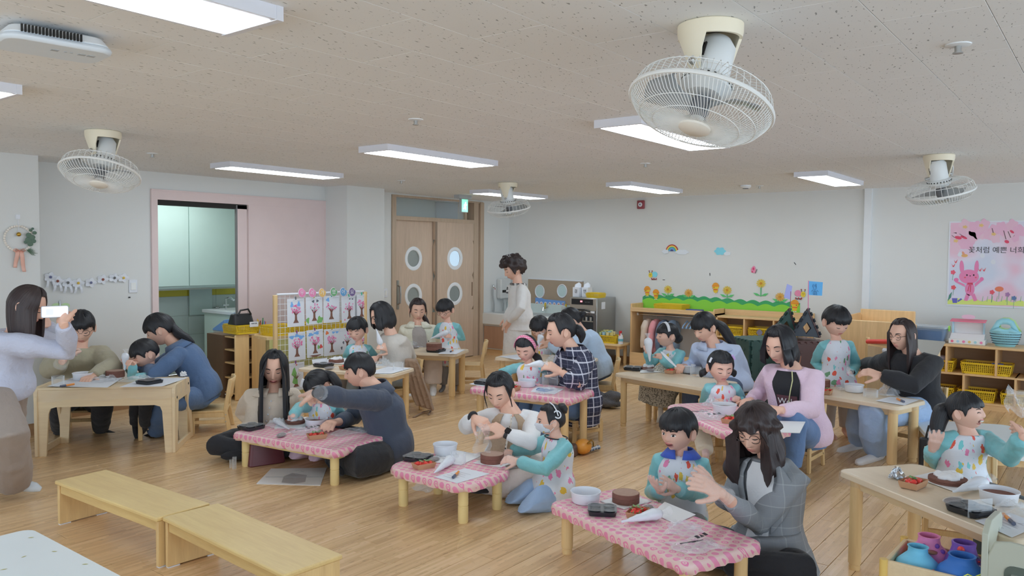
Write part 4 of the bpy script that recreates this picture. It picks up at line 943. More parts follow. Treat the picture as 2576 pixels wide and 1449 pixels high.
# ---- pink clothed high table
def x15(X):
 Hd=X['H'];mb=MB();a,b=[],[]
 for i in range(25):
  az=pi/2;th=-1.45+2.9*i/24
  p=V3(.022,0,0)
  y,z=math.sin(th)*.098,math.cos(th)*.116
  a.append(Hd.w(V3(.035,y,z+.004)));b.append(Hd.w(V3(.002,y*1.02,z+.011)))
 mb.strip(a,b);X['part'](mb,'headband',plaid_mat('gingham',(236,210,220),(206,88,128),(226,150,180),60.,.5,.5,.8)).modifiers.new('t','SOLIDIFY').thickness=.006
 pony(X,(-.07,-.06,-.02),[(1352,900,.03),(1358,925,.0),(1362,940,0)],[.02,.035,.026,.006])
p15=person('girl with pink gingham headband looking down at the pink clothed table',6.9,(1324,876),72,-25,22,0,(1330,915),(1335,995),-10,s=.72,kid=True,R=[(1262,935,1),(1282,960,-1),(1300,965,-.1)],L=[(1368,945,1),(1352,958,-1),(1332,952,-.15),(.5,.6,.4)],bottom=(DJEANS,),hair=('tied',dict(front=.5,part_=1)),seed=15,ex=x15,fmat=WHITES)
PLAID=plaid_mat('navy_plaid',(44,46,66),(196,196,206),(120,122,140),13.,.13,.1,.75)
p16=person('woman in navy and white plaid shirt with tied hair, squeezing a piping bag',6.77,(1410,832),90,-78,14,0,(1440,882),(1452,1022),-60,s=1.161,top='shirt',tmat=PLAID,hem=-.3,L=[(1452,965,-1),(1410,934,-.22),(1374,915,-.25),(.6,.7,.5),(.1,.7,.7)],R=[(1405,945,1),(1372,930,1),(1342,922,0.),(.6,.7,.5)],sleeve=.55,bottom=(JEANS,1.2),hair=('tied',dict(th=.018)),seed=16,fmat=WHITES,tease=.026,ex=lambda X:(collar(X,PLAID),watch(X,1,(40,40,44),(196,190,190)),lock(X,'low_ponytail',[X['H'].w((-.085,0,-.005)),X['H'].w((-.12,0,-.02)),X['H'].w((-.14,0,-.07)),X['H'].w((-.12,.01,-.12))],[.025,.045,.04,.008],HAIRB),lock(X,'scrunchie',[X['H'].w((-.088,0,-.003)),X['H'].w((-.10,0,-.012))],[.034,.034],pm('pink_scrunchie',(224,140,170),.8))))
# ---- low pink rounded table
BRN=cloth('brown_knit',(162,140,118),.9,.5,60.)
def x17(X):
 T,s=X['T'],X['s']
 f=lambda v:.95 if v<.55 else .95
 for a0,a1,t0,t1 in((-1.15,1.15,.0,.62),(.28,.66,.6,1.0),(-.66,-.28,.6,1.0)):
  X['part'](T.patch(t0,t1,a0,a1,X['tease']+.012,10,12),'vest',BRN).modifiers.new('t','SOLIDIFY').thickness=.01
 mb=MB();mb.tube([T.pt(t,.12-.35*(1-t),.036*s)for t in(.98,.85,.7,.5,.3,.1)],.008,6,rb=.002);X['part'](mb,'bag_strap',plaid_mat('strap_zigzag',(40,38,40),(205,200,190),(205,200,190),40.,.5,.3,.9))
 mb=MB();sd,S,E,Wr,tip=X['arms'][0][:5];d=nrm(tip-Wr);mb.tube([Wr-d*.02+.032*(V3(0,0,1)*math.cos(a)+np.cross(d,V3(0,0,1))*math.sin(a))for a in[2*pi*i/14 for i in range(14)]],.012,7,close=True);X['part'](mb,'scrunchie',BLACK)
 watch(X,1,(30,30,34),(50,46,46))
p17=person('woman in white top and brown knit pinafore opening a bag at a low table',5.47,(1258,984),98,-22,24,0,(1284,1036),(1292,1160),-8,s=1.125,top='white_top',tmat=cloth('white_knit',(200,198,200)),tease=.012,R=[(1170,1072,0.02),(1194,1052,-.12),(1218,1064,-.2),(.7,.7,.4),(-.2,.9,.5)],L=[(1332,1112,-1),(1272,1090,-.3),(1226,1064,-.25),(.5,.6,.4),(.2,.8,.6)],bottom=(cloth('pale_pink_skirt',(196,184,178)),1.4),pose='floor',fmat=BLACKS,hair=('tied',dict(th=.024,jag=.012,front=.72)),seed=17,ex=lambda X:(x17(X),lock(X,'bun',[X['H'].w((-.08,-.02,-.01)),X['H'].w((-.115,-.03,-.02)),X['H'].w((-.14,-.045,-.045))],[.03,.042,.012],HAIRB),[lock(X,'loose_strand',[X['H'].w((-.10,-.02,.0)),X['H'].w((-.15-.01*i,-.03-.02*i,.03-.03*i)),X['H'].w((-.17,-.05-.025*i,.0-.04*i))],[.006,.004,.001],HAIRB,n=5)for i in range(4)],[lock(X,'loose_strand',[X['H'].w((.05,y*.07,.06)),X['H'].w((.055,y*.088,.0)),X['H'].w((.05,y*.09,-.06)),X['H'].w((.045,y*.088,-.11))],[.005,.005,.004,.001],HAIRB,n=5)for y in(1,-1)]),vox=.9)
def x18(X):
 Hd=X['H'];mb=MB()
 def f(u,v):
  y=(-1+2*u)*.062;z=-.085+.075*v;q=Hd.front(y*.98,max(z,-.09),.006+.012*math.exp(-(y/.03)**2)*math.sin(v*pi));return Hd.w(q)
 mb.grid(f,14,8);X['part'](mb,'face_mask',print_mat('mask_print',False)).modifiers.new('t','SOLIDIFY').thickness=.002
 for sd in(1,-1):
  mb=MB();mb.tube([Hd.w(Hd.front(sd*.058,-.02,.006)),Hd.w((0.02,sd*.083,-.015)),Hd.w((-.015,sd*.092,.005)),Hd.w((-.02,sd*.09,-.03)),Hd.w((.02,sd*.075,-.07))],.0015,5);X['part'](mb,'ear_loop',PLASTIC_W)
 p=lambda a:Hd.w(V3(-.045+.03*math.cos(a),.0,.075+.03*math.sin(a)))
 lock(X,'bun',[Hd.w((-.07,0,.05)),Hd.w((-.1,0,.075)),Hd.w((-.125,0,.09))],[.03,.04,.02],HAIRB)
 mb=MB();c0=Hd.w(Hd.pt(1.9,.45,.022));nn=nrm(c0-Hd.c);u=nrm(np.cross(nn,Hd.u));v=np.cross(nn,u);mb.tube([c0+.024*(u*math.cos(a)+v*math.sin(a))for a in[.5+5*i/15 for i in range(16)]],.0045,6);X['part'](mb,'moon_clip',PLASTIC_W)
 mb=MB();mb.tube([Hd.w(Hd.pt(pi/2+.35,e,.024))for e in(.35,.7,1.1,1.5)]+[Hd.w(Hd.pt(-pi/2-.35,e,.024))for e in(1.1,.7)],.004,6);X['part'](mb,'headband',PLASTIC_W)
 mb=MB();T=X['T'];mb.tube([T.pt(.99,a,.02)for a in[2*pi*i/18 for i in range(18)]],.004,6,close=True);X['part'](mb,'mask_cord',BLACK)
p18=person('girl in face mask kneeling at the low rounded pink table, seen from the side',5.0,(1384,1056),82,-80,4,0,(1398,1098),(1390,1222),-66,s=.78,kid=True,L=[(1372,1180,-1),(1302,1160,-.1),(1262,1152,-.1),(.5,.6,.4),(.2,.7,.6)],R=[(1340,1128,1),(1285,1134,1),(1262,1132,.1),(.5,.6,.4)],bottom=(LJEANS,1.2),pose='kneel',fmat=WHITES,hem=-.32,flare=.03,hair=('tied',dict(th=.014)),glove=(1,-1),seed=18,ex=x18,eyes='open',vox=.9)
# ---- beige table by the coat rack
def x19(X):
 lock(X,'bun',[X['H'].w((-.07,0,-.02)),X['H'].w((-.115,0,-.03)),X['H'].w((-.15,0,-.03))],[.035,.058,.03],HAIRB)
 Hd=X['H'];mb=MB();a,b=[],[]
 for i in range(19):
  th=-1.25+2.5*i/18;y,z=math.sin(th)*.099,math.cos(th)*.118
  a.append(Hd.w(V3(.036,y,z+.003)));b.append(Hd.w(V3(.012,y*1.02,z+.009)))
 mb.strip(a,b);X['part'](mb,'headband',PLASTIC_W).modifiers.new('t','SOLIDIFY').thickness=.008
 D=X['D'];SP=NT('speckled_skirt');v=SP.pos();SP.fin(SP.ramp(SP.noise(v,90.,2),[(.42,rgb((96,92,84))),(.5,rgb((168,162,148)))],'LINEAR'),.9)
 skirt(X,SP.m,[W(1695,935,D),W(1672,955,D-.15),W(1655,985,D-.2),W(1650,1018,D-.2)],[.14,.19,.2,.19],[.12,.15,.15,.15])
p19=person('girl with white hairband and bun holding a piping bag near the coat rack',7.6,(1678,843),64,-74,0,0,(1686,878),(1700,950),-42,s=.74,kid=True,R=[(1636,915,-1),(1627,885,-1),(1622,858,-.1),(.6,.7,.5),(-.3,.1,.9)],L=[(1692,925,-1),(1662,900,-1),(1648,876,-.15),(.6,.7,.5)],bottom=None,legs=[((1660,965,-1),(1662,1040,1),(1655,1062,-.1)),((1690,965,-1),(1690,1035,1),(1680,1050,0.))],fmat=WHITES,hair=('tiedbang',dict(front=.45)),seed=19,ex=x19)
p20=person('woman in light blue blouse with long black ponytail and earring, turned to the girl',7.3,(1772,823),78,-58,24,0,(1796,870),(1832,965),-25,s=1.14,top='blouse',tmat=cloth('blue_poplin',(178,190,218)),tease=.028,R=[(1752,925,1),(1722,922,-1),(1696,917,-.1),(.7,.8,.5)],L=[(1868,945,1),(1835,958,-1),(1812,958,-.1)],bottom=(DJEANS,1.1),legs=[((1735,985,-1),(1740,1070,1),(1725,1085,-.1)),((1790,990,-1),(1785,1080,1),(1770,1090,-.1))],fmat=BLACKS,hair=('tiedbang',dict(th=.02,front=.5)),seed=20,ex=lambda X:(pony(X,(-.085,0,.02),[(1815,822,.05),(1836,852,.03),(1856,882,.0)],[.02,.05,.045,.008]),collar(X,cloth('blue_poplin',(178,190,218)))))
# ---- round pink table
def x21(X):
 clip(X,-1.25,.55,PLASTIC_W,ln=.03);clip(X,1.15,.75,pm('lilac_clip',(190,160,210),.4),ln=.03)
 lock(X,'pigtail',[X['H'].w((-.04,.085,-.04)),X['H'].w((-.03,.115,-.06)),X['H'].w((-.03,.125,-.09))],[.022,.03,.006],HAIRB);lock(X,'pigtail',[X['H'].w((-.04,-.085,-.04)),X['H'].w((-.03,-.115,-.06)),X['H'].w((-.03,-.125,-.09))],[.022,.03,.006],HAIRB)
p21=person('small girl with hair clips facing the camera behind the rounded pink clothed table',6.15,(1812,923),84,6,14,0,(1818,966),(1818,1050),2,s=.74,kid=True,R=[(1772,1010,1),(1796,1016,-1),(1822,998,-.2),(.7,.8,.5),(-.3,.2,.9)],L=[(1868,1010,1),(1862,1012,-1),(1846,988,-.2),(.7,.8,.5),(.3,.2,.9)],bottom=(cloth('floral_beige',(196,190,178)),1.3),legs=[((1765,1080,-1),(1775,1140,-1),(1772,1165,-.3)),((1850,1080,-1),(1850,1140,-1),(1850,1165,-.3))],fmat=cloth('pink_floral_socks',(222,196,198)),hair=('tied',dict(front=.55,th=.018,part_=1)),seed=21,ex=x21,glove=(1,))
PINKC=cloth('pink_cardigan',(212,184,200),.95,.4,50.)
def x22(X):
 tee(X,cloth('black_tee',(34,34,38),k=1.2),.30,.5)
 T,s=X['T'],X['s'];mb=MB();mb.tube([T.pt(t,a,X['tease']+.016)for t,a in((.98,.3),(.85,.2),(.7,.12),(.55,.05),(.4,-.02),(.25,-.06))],.004,6);X['part'](mb,'necklace',pm('green_cord',(190,190,140),.5))
 p,q=T.pt(.52,.0,.034*s),T.pt(.56,.0,.034*s);mb=MB();mb.grid(lambda u,v:T.pt(.40+.22*v,-.30+.6*u,X['tease']+.012),6,4);X['part'](mb,'shirt_print',pm('dark_red_print',(96,60,66),.7,k=1.2))
 c=T.pt(.53,.0,X['tease']+.018)-X['loc'];n=nrm(T.pt(.53,0,.1)-T.pt(.53,0,0));u=T.lat if np.dot(T.lat,RH)>0 else-T.lat
 text('lettering','Welc',.062,pm('print_ink',(210,208,205),.6),X['root'],c,u,np.cross(n,u))
p22=person('woman in pink cardigan and black T-shirt with shoulder-length black hair',5.95,(1962,868),100,-50,20,0,(1990,924),(2006,1090),-40,s=1.18,top='cardigan',tmat=PINKC,tease=.022,L=[(2038,1032,-1),(1965,1032,-1),(1918,1025,-.4),(.4,.5,.3)],R=[(1912,990,1),(1888,1008,-1),(1868,1012,-.1)],bottom=(JEANS,1.1),hair=('bob',dict(drop=.1)),seed=22,fmat=WHITES,ex=x22,fat=1.12)
# ---- beige table on the right
p23=person('boy with bowl cut in animal print smock standing by the right beige table',6.95,(2103,809),80,12,22,0,(2104,854),(2108,965),6,s=.82,kid=True,R=[(2050,912,1),(2086,944,-1),(2100,975,-.1),(.3,.4,.3),(-.2,.3,.9)],L=[(2154,920,1),(2140,938,-1),(2124,952,-.1),(.6,.7,.5),(.4,.1,.9)],bottom=(BEIGEP,),pose='stand',hem=-.35,fmat=SKINC,hair='boy',seed=23,flare=.02,ex=lambda X:watch(X,1,(40,40,44),(50,50,56)))
p24=person('woman in black pullover and pale jeans with long brown hair and glasses',6.5,(2270,842),84,-65,10,0,(2294,890),(2304,1018),-52,s=1.14,top='pullover',tmat=cloth('black_knit',(40,40,44),k=1.2),tease=.028,L=[(2296,968,-1),(2216,944,-.15),(2158,928,-.1),(.4,.6,.4),(.2,.7,.6)],R=[(2205,920,1),(2166,918,1),(2128,906,.25),(.6,.7,.5)],bottom=(LJEANS,1.5),legs=[((2160,1035,-.1),(2165,1112,.05),(2112,1130,-.1)),((2190,1045,-.45),(2210,1138,-.3),(2158,1158,-.5))],fmat=WHITES,hair=('long',dict(drop=.3,d0=78,fwd=.03,out=.015,part_=1)),hm=HAIRD,glasses=WIRE,seed=24,lease=.035,ex=lambda X:watch(X,1,(28,28,32),(36,36,40)))
# ---- front pink table
def x25(X):
 T,s=X['T'],X['s'];BL=cloth('royal_blue',(58,84,172));n=24;ax=nrm(T.N-T.P);mb=MB()
 mb.strip([T.pt(1.0,.3+(2*pi-.6)*i/n,.012)+ax*.03 for i in range(n+1)],[T.pt(.955,.12+(2*pi-.24)*i/n,.034)for i in range(n+1)]);X['part'](mb,'collar',BL).modifiers.new('t','SOLIDIFY').thickness=.006
p25=person('boy with blue collar under a smock pressing gloved hands together at the front pink table',4.55,(1706,1084),112,-48,4,0,(1712,1142),(1712,1300),-18,s=.84,kid=True,R=[(1640,1238,1),(1660,1235,-.25),(1636,1206,-.32),(.15,.2,.2),(-.6,.2,.5),.16],L=[(1782,1250,1),(1702,1230,-.22),(1656,1200,-.30),(.15,.25,.2),(.5,.4,.7),.16],bottom=(GREYP,),pose='kneel',hem=-.35,hair='boy',seed=25,glove=(1,-1),ex=x25,fmat=WHITES,eyes='open',mouth=.3,vox=.85)
BLAZ=plaid_mat('grey_check_wool',(126,130,136),(168,172,176),(160,160,158),9.,.05,.04,.3,bands=(116,120,124))
def x26(X):
 tee(X,cloth('white_tee',(192,194,198)),.28,.42,.1,.97,'shirt_front',.008)
 T,s=X['T'],X['s']
 for sg in(1,-1):
  mb=T.patch(.3,.99,lambda v:sg*(.34+.2*v*v),lambda v:sg*(.36+.55*math.sin(v*pi*.9)+.2*v),X['tease']+.014,5,14);X['part'](mb,'lapel',BLAZ).modifiers.new('t','SOLIDIFY').thickness=.006
 D=X['D'];skirt(X,BLAZ,[W(1922,1330,D),W(1932,1385,D),W(1940,1440,D)],[.2,.235,.26],[.15,.18,.2],'blazer_tail',amp=.01)
p26=person('woman in grey checked blazer with wavy hair and round glasses',4.1,(1902,1078),136,-42,22,0,(1938,1152),(1930,1400),-46,s=1.04,top='blazer',tmat=BLAZ,tease=.02,hem=-.1,L=[(1902,1315,-1),(1812,1240,-.42),(1748,1206,-.45),(.25,.35,.3),(.2,.6,.7),.12],R=[(1838,1265,0.05),(1795,1228,-.22),(1752,1192,-.33),(.25,.35,.3),(-.4,.5,.6),.12],sleeve=.72,bottom=(BLACK,1.1),pose='floor',fmat=BLACKS,hair='mid',hm=HAIRD,glasses=WIRE,seed=26,glove=(1,-1),ex=x26,vox=.8,amp=.005)
def x27(X):
 pony(X,(-.085,0,.02),[(2372,1035,.06),(2358,1075,.05),(2360,1120,.0)],[.02,.05,.04,.008])
 clip(X,2.2,.8,pm('blue_star_clip',(70,90,190),.4),ln=.03);clip(X,1.9,.5,pm('red_clip',(225,80,50),.4),ln=.02)
p27=person('laughing girl with ponytail raising one arm at the front right beige table',4.28,(2428,1034),100,42,-6,0,(2434,1088),(2424,1232),6,s=0.856,kid=True,R=[(2344,1172,1),(2346,1130,-1),(2364,1080,-.1),(.35,.5,.3),(-.3,.2,.9),.16],L=[(2540,1150,-1),(2574,1098,-1),(2564,1052,-.15),(.5,.6,.4),(.6,.2,.8),.1],bottom=(cloth('charcoal_pants',(54,62,66)),1.3),pose='sit',hem=-.2,hair=('tiedbang',dict(front=.42,bang=.24)),seed=27,eyes='smile',mouth=1.,glove=(-1,),ex=x27,fmat=BLACKS,vox=.85)
flush()
# ---------------------------------------------------------------- furniture
MAPLE=wood('maple',(203,174,132),0,1.,.4,.1);MAPLEZ=wood('maple_upright',(200,168,122),2,1.,.4,.1);BIRCH=wood('birch_ply',(208,184,150),0,.8,.45,.08);BIRCHZ=wood('birch_ply_upright',(208,184,150),2,.8,.45,.08)
PINE=wood('bench_wood',(206,176,122),1,1.,.38,.1);PINEZ=wood('bench_panel',(200,168,120),2,1.2,.4,.12);LAMI=wood('pale_tabletop',(206,186,160),0,1.,.35,.05);BAMB=pm('cream_bamboo_leg',(220,196,138),.4,.05);YEL=pm('yellow_plastic',(222,190,48),.4,.05);DOTS=dots_mat();SHEET=film('vinyl_sheet',.1,(.9,.9,.88),.14,6.,.08)
SHELFW=wood('shelf_wood',(196,164,122),1,1.,.45,.1);SHELFZ=wood('shelf_upright',(196,162,118),2,1.,.45,.1);BACKP=wood('shelf_back',(150,124,100),1,.8,.6,.08)
PAPER=pm('white_paper',(206,208,214),.7,.02);FOAM=pm('white_board',(208,209,210),.6,.02)
def table(label,c,l,w_,rz,h,leg='wood',top=None,cover=None,rad=.05,lr=.031,inset=.07,skip=(),name='table'):
 t=thing(name,label,'table',(c[0],c[1],0),math.radians(rz));th=.028
 MB().prism(rrect(l,w_,rad),h-th,h-.004,top=rrect(l-.004,w_-.004,rad)).prism(rrect(l-.004,w_-.004,rad),h-.004,h,top=rrect(l-.012,w_-.012,rad)).build('table_top',top or LAMI,t)
 q=MB();a,b=l/2-inset*1.1,w_/2-inset*1.1
 for s_ in(1,-1):q.box((-a,s_*b-.011,h-.085),(a,s_*b+.011,h-th));q.box((s_*a-.011,-b,h-.085),(s_*a+.011,b,h-th))
 q.build('apron',MAPLE if leg!='bamboo' else BAMB,t,smooth=0)
 for i,(sx,sy)in enumerate(((1,1),(1,-1),(-1,1),(-1,-1))):
  x,y=sx*(l/2-inset),sy*(w_/2-inset);z1=h-th
  if leg=='bamboo':pr=[(0,0),(lr*.92,0),(lr,.01),(lr,z1*.45),(lr*.9,z1*.46),(lr*.9,z1*.475),(lr,z1*.485),(lr,z1-.01),(lr,z1),(0,z1)]
  else:pr=[(0,0),(lr*.86,0),(lr*.9,.01),(lr*.9,.022),(lr*.82,.024),(lr*.82,.03),(lr,.033),(lr,z1),(0,z1)]
  q=MB().lathe(pr,20);q.v=[(a_+x,b_+y,c_)for a_,b_,c_ in q.v];q.build('leg',BAMB if leg=='bamboo' else MAPLEZ,t)
 if cover:
  kind,lab=cover;q=MB();sk=.055 if kind=='dots' else .06;n=6;rings=[]
  base=rrect(l,w_,rad,n)
  k=len(base)
  def off(d,z,wv=0.):
   out=[]
   per=0
   for i,(x,y)in enumerate(base):
    nx,ny=base[(i+1)%k][0]-base[i-1][0],base[(i+1)%k][1]-base[i-1][1];nn=math.hypot(nx,ny)or 1;nx,ny=ny/nn,-nx/nn
    ww=wv*math.sin(i*2.4+c[0]*7);out.append((x+nx*(d+ww),y+ny*(d+ww),z+abs(ww)*.8))
   return out
  ext=[]
  for i in range(len(base)):
   a_,b_=base[i],base[(i+1)%len(base)];L_=math.dist(a_,b_);m_=max(1,int(L_/.035))
   ext+=[(a_[0]+(b_[0]-a_[0])*j/m_,a_[1]+(b_[1]-a_[1])*j/m_)for j in range(m_)]
  base=ext;k=len(base)
  rings=[[V3(x*.9,y*.9,h+.0025)for x,y in base],[V3(*p)for p in off(-.004,h+.0025)],[V3(*p)for p in off(.004,h-.004)],[V3(*p)for p in off(.008,h-sk*.5,.004)],[V3(*p)for p in off(.0,h-sk,.009)],[V3(*p)for p in off(-.02,h-sk-.006,.008)]]
  q.loft(rings,cap=False);q.add(rings[0],[tuple(range(k))])
  o=q.build('tablecloth',DOTS if kind=='dots' else SHEET,None,(c[0],c[1],0),smooth=50);o.rotation_euler=(0,0,math.radians(rz));tag(o,lab,'tablecloth')
 t['_z']=h;return t
TB={}
TB[2]=table('low table with bamboo style legs in front of the drawing board',(3.62,4.67),1.02,.52,-83,.255,'bamboo',cover=('dots','pink dotted cloth on the low table in front of the drawing board'))
TB[3]=table('low rounded table with bamboo style legs in the middle of the floor',(3.63,3.28),.68,.5,-90,.25,'bamboo',cover=('dots','pink dotted cloth on the low rounded table with bamboo legs in mid floor'),rad=.14,inset=.09)
TB[4]=table('low table with plain wooden legs nearest the camera',(3.49,1.82),1.0,.5,-109,.265,cover=('dots','pink dotted cloth on the nearest low table, in front of the boy with blue collar'))
TB[5]=table('beige table with round wooden legs beside the drawing board',(5.03,5.755),1.02,.48,-72,.48,cover=('film','clear plastic sheet over the beige table beside the drawing board'))
TB[6]=table('beige table with thick wooden legs near the sliding door',(6.33,6.17),1.0,.48,-67,.5,cover=('film','clear plastic sheet over the beige table near the sliding door'),lr=.036)
TB[7]=table('high table with wooden legs behind the woman in brown pinafore',(5.24,3.83),.93,.48,-83,.47,cover=('dots','pink dotted cloth on the high table with the girl in gingham headband'))
TB[8]=table('rear beige table in front of the sink',(6.73,4.73),1.0,.48,-76,.5,cover=('film','clear plastic sheet over the rear beige table in front of the sink'))
TB[9]=table('beige table with round wooden legs in front of the coat rack',(6.45,3.13),1.02,.5,-102,.49,cover=('film','clear plastic sheet over the beige table in front of the coat rack'),lr=.029)
TB[10]=table('table with pink cloth between the small girl and the woman in pink cardigan',(5.36,2.2),1.0,.54,-129,.44,cover=('dots','pink dotted cloth in front of the woman in pink cardigan'),rad=.16,inset=.1)
TB[11]=table('beige table with round wooden legs in front of the woman in black',(6.67,1.70),1.02,.46,75,.48,cover=('film','clear plastic sheet over the beige table in front of the woman in black'),lr=.036)
TB[12]=table('beige table with round wooden legs at the front right',(4.08,.56),1.03,.5,-127,.5,cover=('film','clear plastic sheet over the front right beige table'),lr=.031)
def ply_table():
 c=(3.04,6.37);t=thing('plywood_table','pale plywood table with slanted panel legs on the left side','table',(*c,0),math.radians(-43));l,w_,h=1.0,.46,.53
 MB().prism(rrect(l,w_,.02),h-.02,h).build('table_top',BIRCH,t,bevel=.004)
 for s_ in(1,-1):
  y=s_*(w_/2-.012);a,hb=l/2-.002,h-.15
  out=[(-a,0),(-a+.065,0),(-a+.085,hb-.05),(-a+.10,hb-.012),(-a+.14,hb),(a-.14,hb),(a-.10,hb-.012),(a-.085,hb-.05),(a-.065,0),(a,0),(a,h-.02),(-a,h-.02)]
  q=MB();n=12;z0=[V3(p,y-.01,r)for p,r in out];z1=[V3(p,y+.01,r)for p,r in out]
  fc=[(0,1,2,11),(2,3,4,11),(4,5,10,11),(5,6,7,10),(7,8,9,10)]
  q.add(z0+z1,fc+[tuple(i+n for i in f[::-1])for f in fc]+[(i,(i+1)%n,n+(i+1)%n,n+i)for i in range(n)]);q.build('long_frame',BIRCH,t,smooth=0,fix=True)
 for sx in(-1,1):
  x=sx*(l/2-.0);pts=[]
  out=[(-w_/2-.01,0),(-w_/2+.09,0),(w_/2+.10,0),(w_/2+.19,0),(w_/2+.02,h-.02),(w_/2-.02,h+.012),(w_/2-.09,h+.012),(-w_/2+.0,h-.02),(-w_/2-.012,h-.1)]
  for y0,y1,y2,y3 in((-w_/2-.01,-w_/2+.06,-w_/2+.12,-w_/2-.012),(w_/2+.06,w_/2+.13,w_/2+.02,w_/2-.10)):
   q=MB();q.add([V3(x-.012,a,b)for a,b in((y0,0),(y1,0),(y2,h-.06),(y3,h-.06))]+[V3(x+.012,a,b)for a,b in((y0,0),(y1,0),(y2,h-.06),(y3,h-.06))],[(3,2,1,0),(4,5,6,7),(0,1,5,4),(1,2,6,5),(2,3,7,6),(3,0,4,7)]);q.build('leg',BIRCHZ,t,bevel=.004)
  q=MB();q.prism([(y,z)for y,z in rrect(w_+.02,.14,.05,4,0.0,h-.065)],x-.0135,x+.0135,lambda p:V3(p[2],p[0],p[1]));q.build('side_panel',BIRCH,t,bevel=.003)
  MB().box((x-.011,-w_/2+.04,.0),(x+.011,w_/2+.09,.05)).build('foot_rail',BIRCH,t,bevel=.003)
  for y,z in((-w_/2+.05,h-.1),(w_/2-.04,h-.05)):MB().cyl(V3(x+sx*.012,y,z),V3(x+sx*.0155,y,z),.011).build('plug_hole',DARK,t)
 q=MB();sk=.1
 for s_ in(1,-1):
  q.grid(lambda u,v:V3(-l/2-.01+u*(l+.02),s_*(w_/2+.012+.005*math.sin(u*30+v*4)),h+.002-v*sk*(1+.1*math.sin(u*17))),30,5)
 q.grid(lambda u,v:V3(-l/2-.01+u*(l+.02),-w_/2-.012+v*(w_+.024),h+.003),10,6)
 for s_ in(1,-1):q.grid(lambda u,v:V3(s_*(l/2+.012+.004*math.sin(u*20)),-w_/2-.012+u*(w_+.024),h+.002-v*sk*.9),14,4)
 o=q.build('tablecloth',SHEET,None,(*c,0),smooth=50);o.rotation_euler=(0,0,math.radians(-43));tag(o,'clear plastic sheet taped over the plywood table on the left','tablecloth')
ply_table()
def bench(label,c,rz):
 t=thing('bench',label,'bench',(*c,0),math.radians(rz),'two low wooden benches');l,w_,h=1.07,.30,.26
 MB().box((-w_/2,-l/2,h-.022),(w_/2,l/2,h)).build('seat',PINE,t,bevel=.006)
 for s_ in(1,-1):MB().box((s_*(w_/2-.03)-.011,-l/2+.03,h-.075),(s_*(w_/2-.03)+.011,l/2-.03,h-.022)).build('apron',PINE,t,bevel=.002)
 for s_ in(1,-1):
  MB().box((-w_/2+.012,s_*(l/2-.016)-.012,.006),(w_/2-.012,s_*(l/2-.016)+.012,h-.022)).build('leg',PINEZ,t,bevel=.003)
  for sx in(1,-1):MB().box((sx*(w_/2-.045)-.03,s_*(l/2-.016)-.013,0),(sx*(w_/2-.045)+.03,s_*(l/2-.016)+.013,.006)).build('foot_pad',PLASTIC_W,t)
bench('low wooden bench farther from the camera, end to end with the other',(2.12,4.305),2);bench('low wooden bench nearer to the camera, cut by the bottom edge',(2.14,3.22),-3)
t=table('white topped low table printed with small leaves at the lower left corner',(1.075,3.07),1.2,.62,90,.4,top=pm('white_melamine',(192,196,196),.3,.02),rad=.05)
LEAFP=pm('olive_leaf_print',(160,152,88),.5)
for px,py,a in((78,1352,.3),(137,1387,0),(214,1419,.2),(10,1432,.6),(60,1400,1.2)):
 p=at(px,py,.401);q=MB();q.add([V3(.012*(2*i/6-1),s_*.0035*math.sin(pi*i/6)*1.,0)for i in range(7)for s_ in(1,-1)],[(2*i,2*i+2,2*i+3,2*i+1)for i in range(6)]);Ml=rz2(a-.9,p);q.v=[tuple(Ml(V3(*v))-V3(1.075,3.07,0))for v in q.v];q.v=[(v[1],-v[0],v[2])for v in q.v];q.build('leaf_print',LEAFP,t,smooth=0)
def chair(label,x,y,rz,sh=.29,mat=MAPLEZ,back=True,wd=.30,bh=.27,name='chair',curved=False):
 t=thing(name,label,'chair' if back else 'stool',(x,y,0),rz,'small wooden chairs')
 q=MB().prism(rrect(.30,wd,.02),sh-.018,sh).build('seat',mat,t,bevel=.004)
 a,b=.135,wd/2-.012
 for sx,sy in((1,1),(1,-1),(-1,1),(-1,-1)):
  if sx<0 and back:
   q=MB();q.add([V3(-a+dx+ox,sy*b+dy,z)for z,ox in((0,-.035),(sh,0),(sh+bh,-.045))for dx,dy in((-.017,-.012),(.017,-.012),(.017,.012),(-.017,.012))],[(3,2,1,0),(8,9,10,11)]+[(j+i,j+(i+1)%4,j+4+(i+1)%4,j+4+i)for j in(0,4)for i in range(4)]);q.build('leg',mat,t,bevel=.005)
  else:MB().box((sx*a-.017,sy*b-.012,0),(sx*a+.017,sy*b+.012,sh-.018)).build('leg',mat,t,bevel=.004)
 for sy in(1,-1):MB().box((-a,sy*b-.009,sh-.06),(a,sy*b+.009,sh-.018)).build('side_rail',mat,t,bevel=.003);MB().box((-a-.01,sy*b-.008,.085),(a,sy*b+.008,.115)).build('stretcher',mat,t,bevel=.003)
 MB().box((a-.01,-b,.1),(a+.008,b,.13)).build('front_stretcher',mat,t,bevel=.003)
 if back:
  q=MB();q.grid(lambda u,v:V3(-a-.012-.028*v-.025*math.sin(u*pi),-b+.01+u*(2*b-.02),sh+.10+v*(bh-.10)-(.0 if not curved else .02*abs(2*u-1)*v)),10,4);q.build('backrest',mat,t).modifiers.new('t','SOLIDIFY').thickness=.014
  for sy in(1,-1):
   for z in(sh-.04,sh+.14,.1):MB().cyl(V3(-a-.004,sy*(b+.0115),z),V3(-a-.004,sy*(b+.014),z),.005,n=8).build('screw',SILVER,t)
 return t
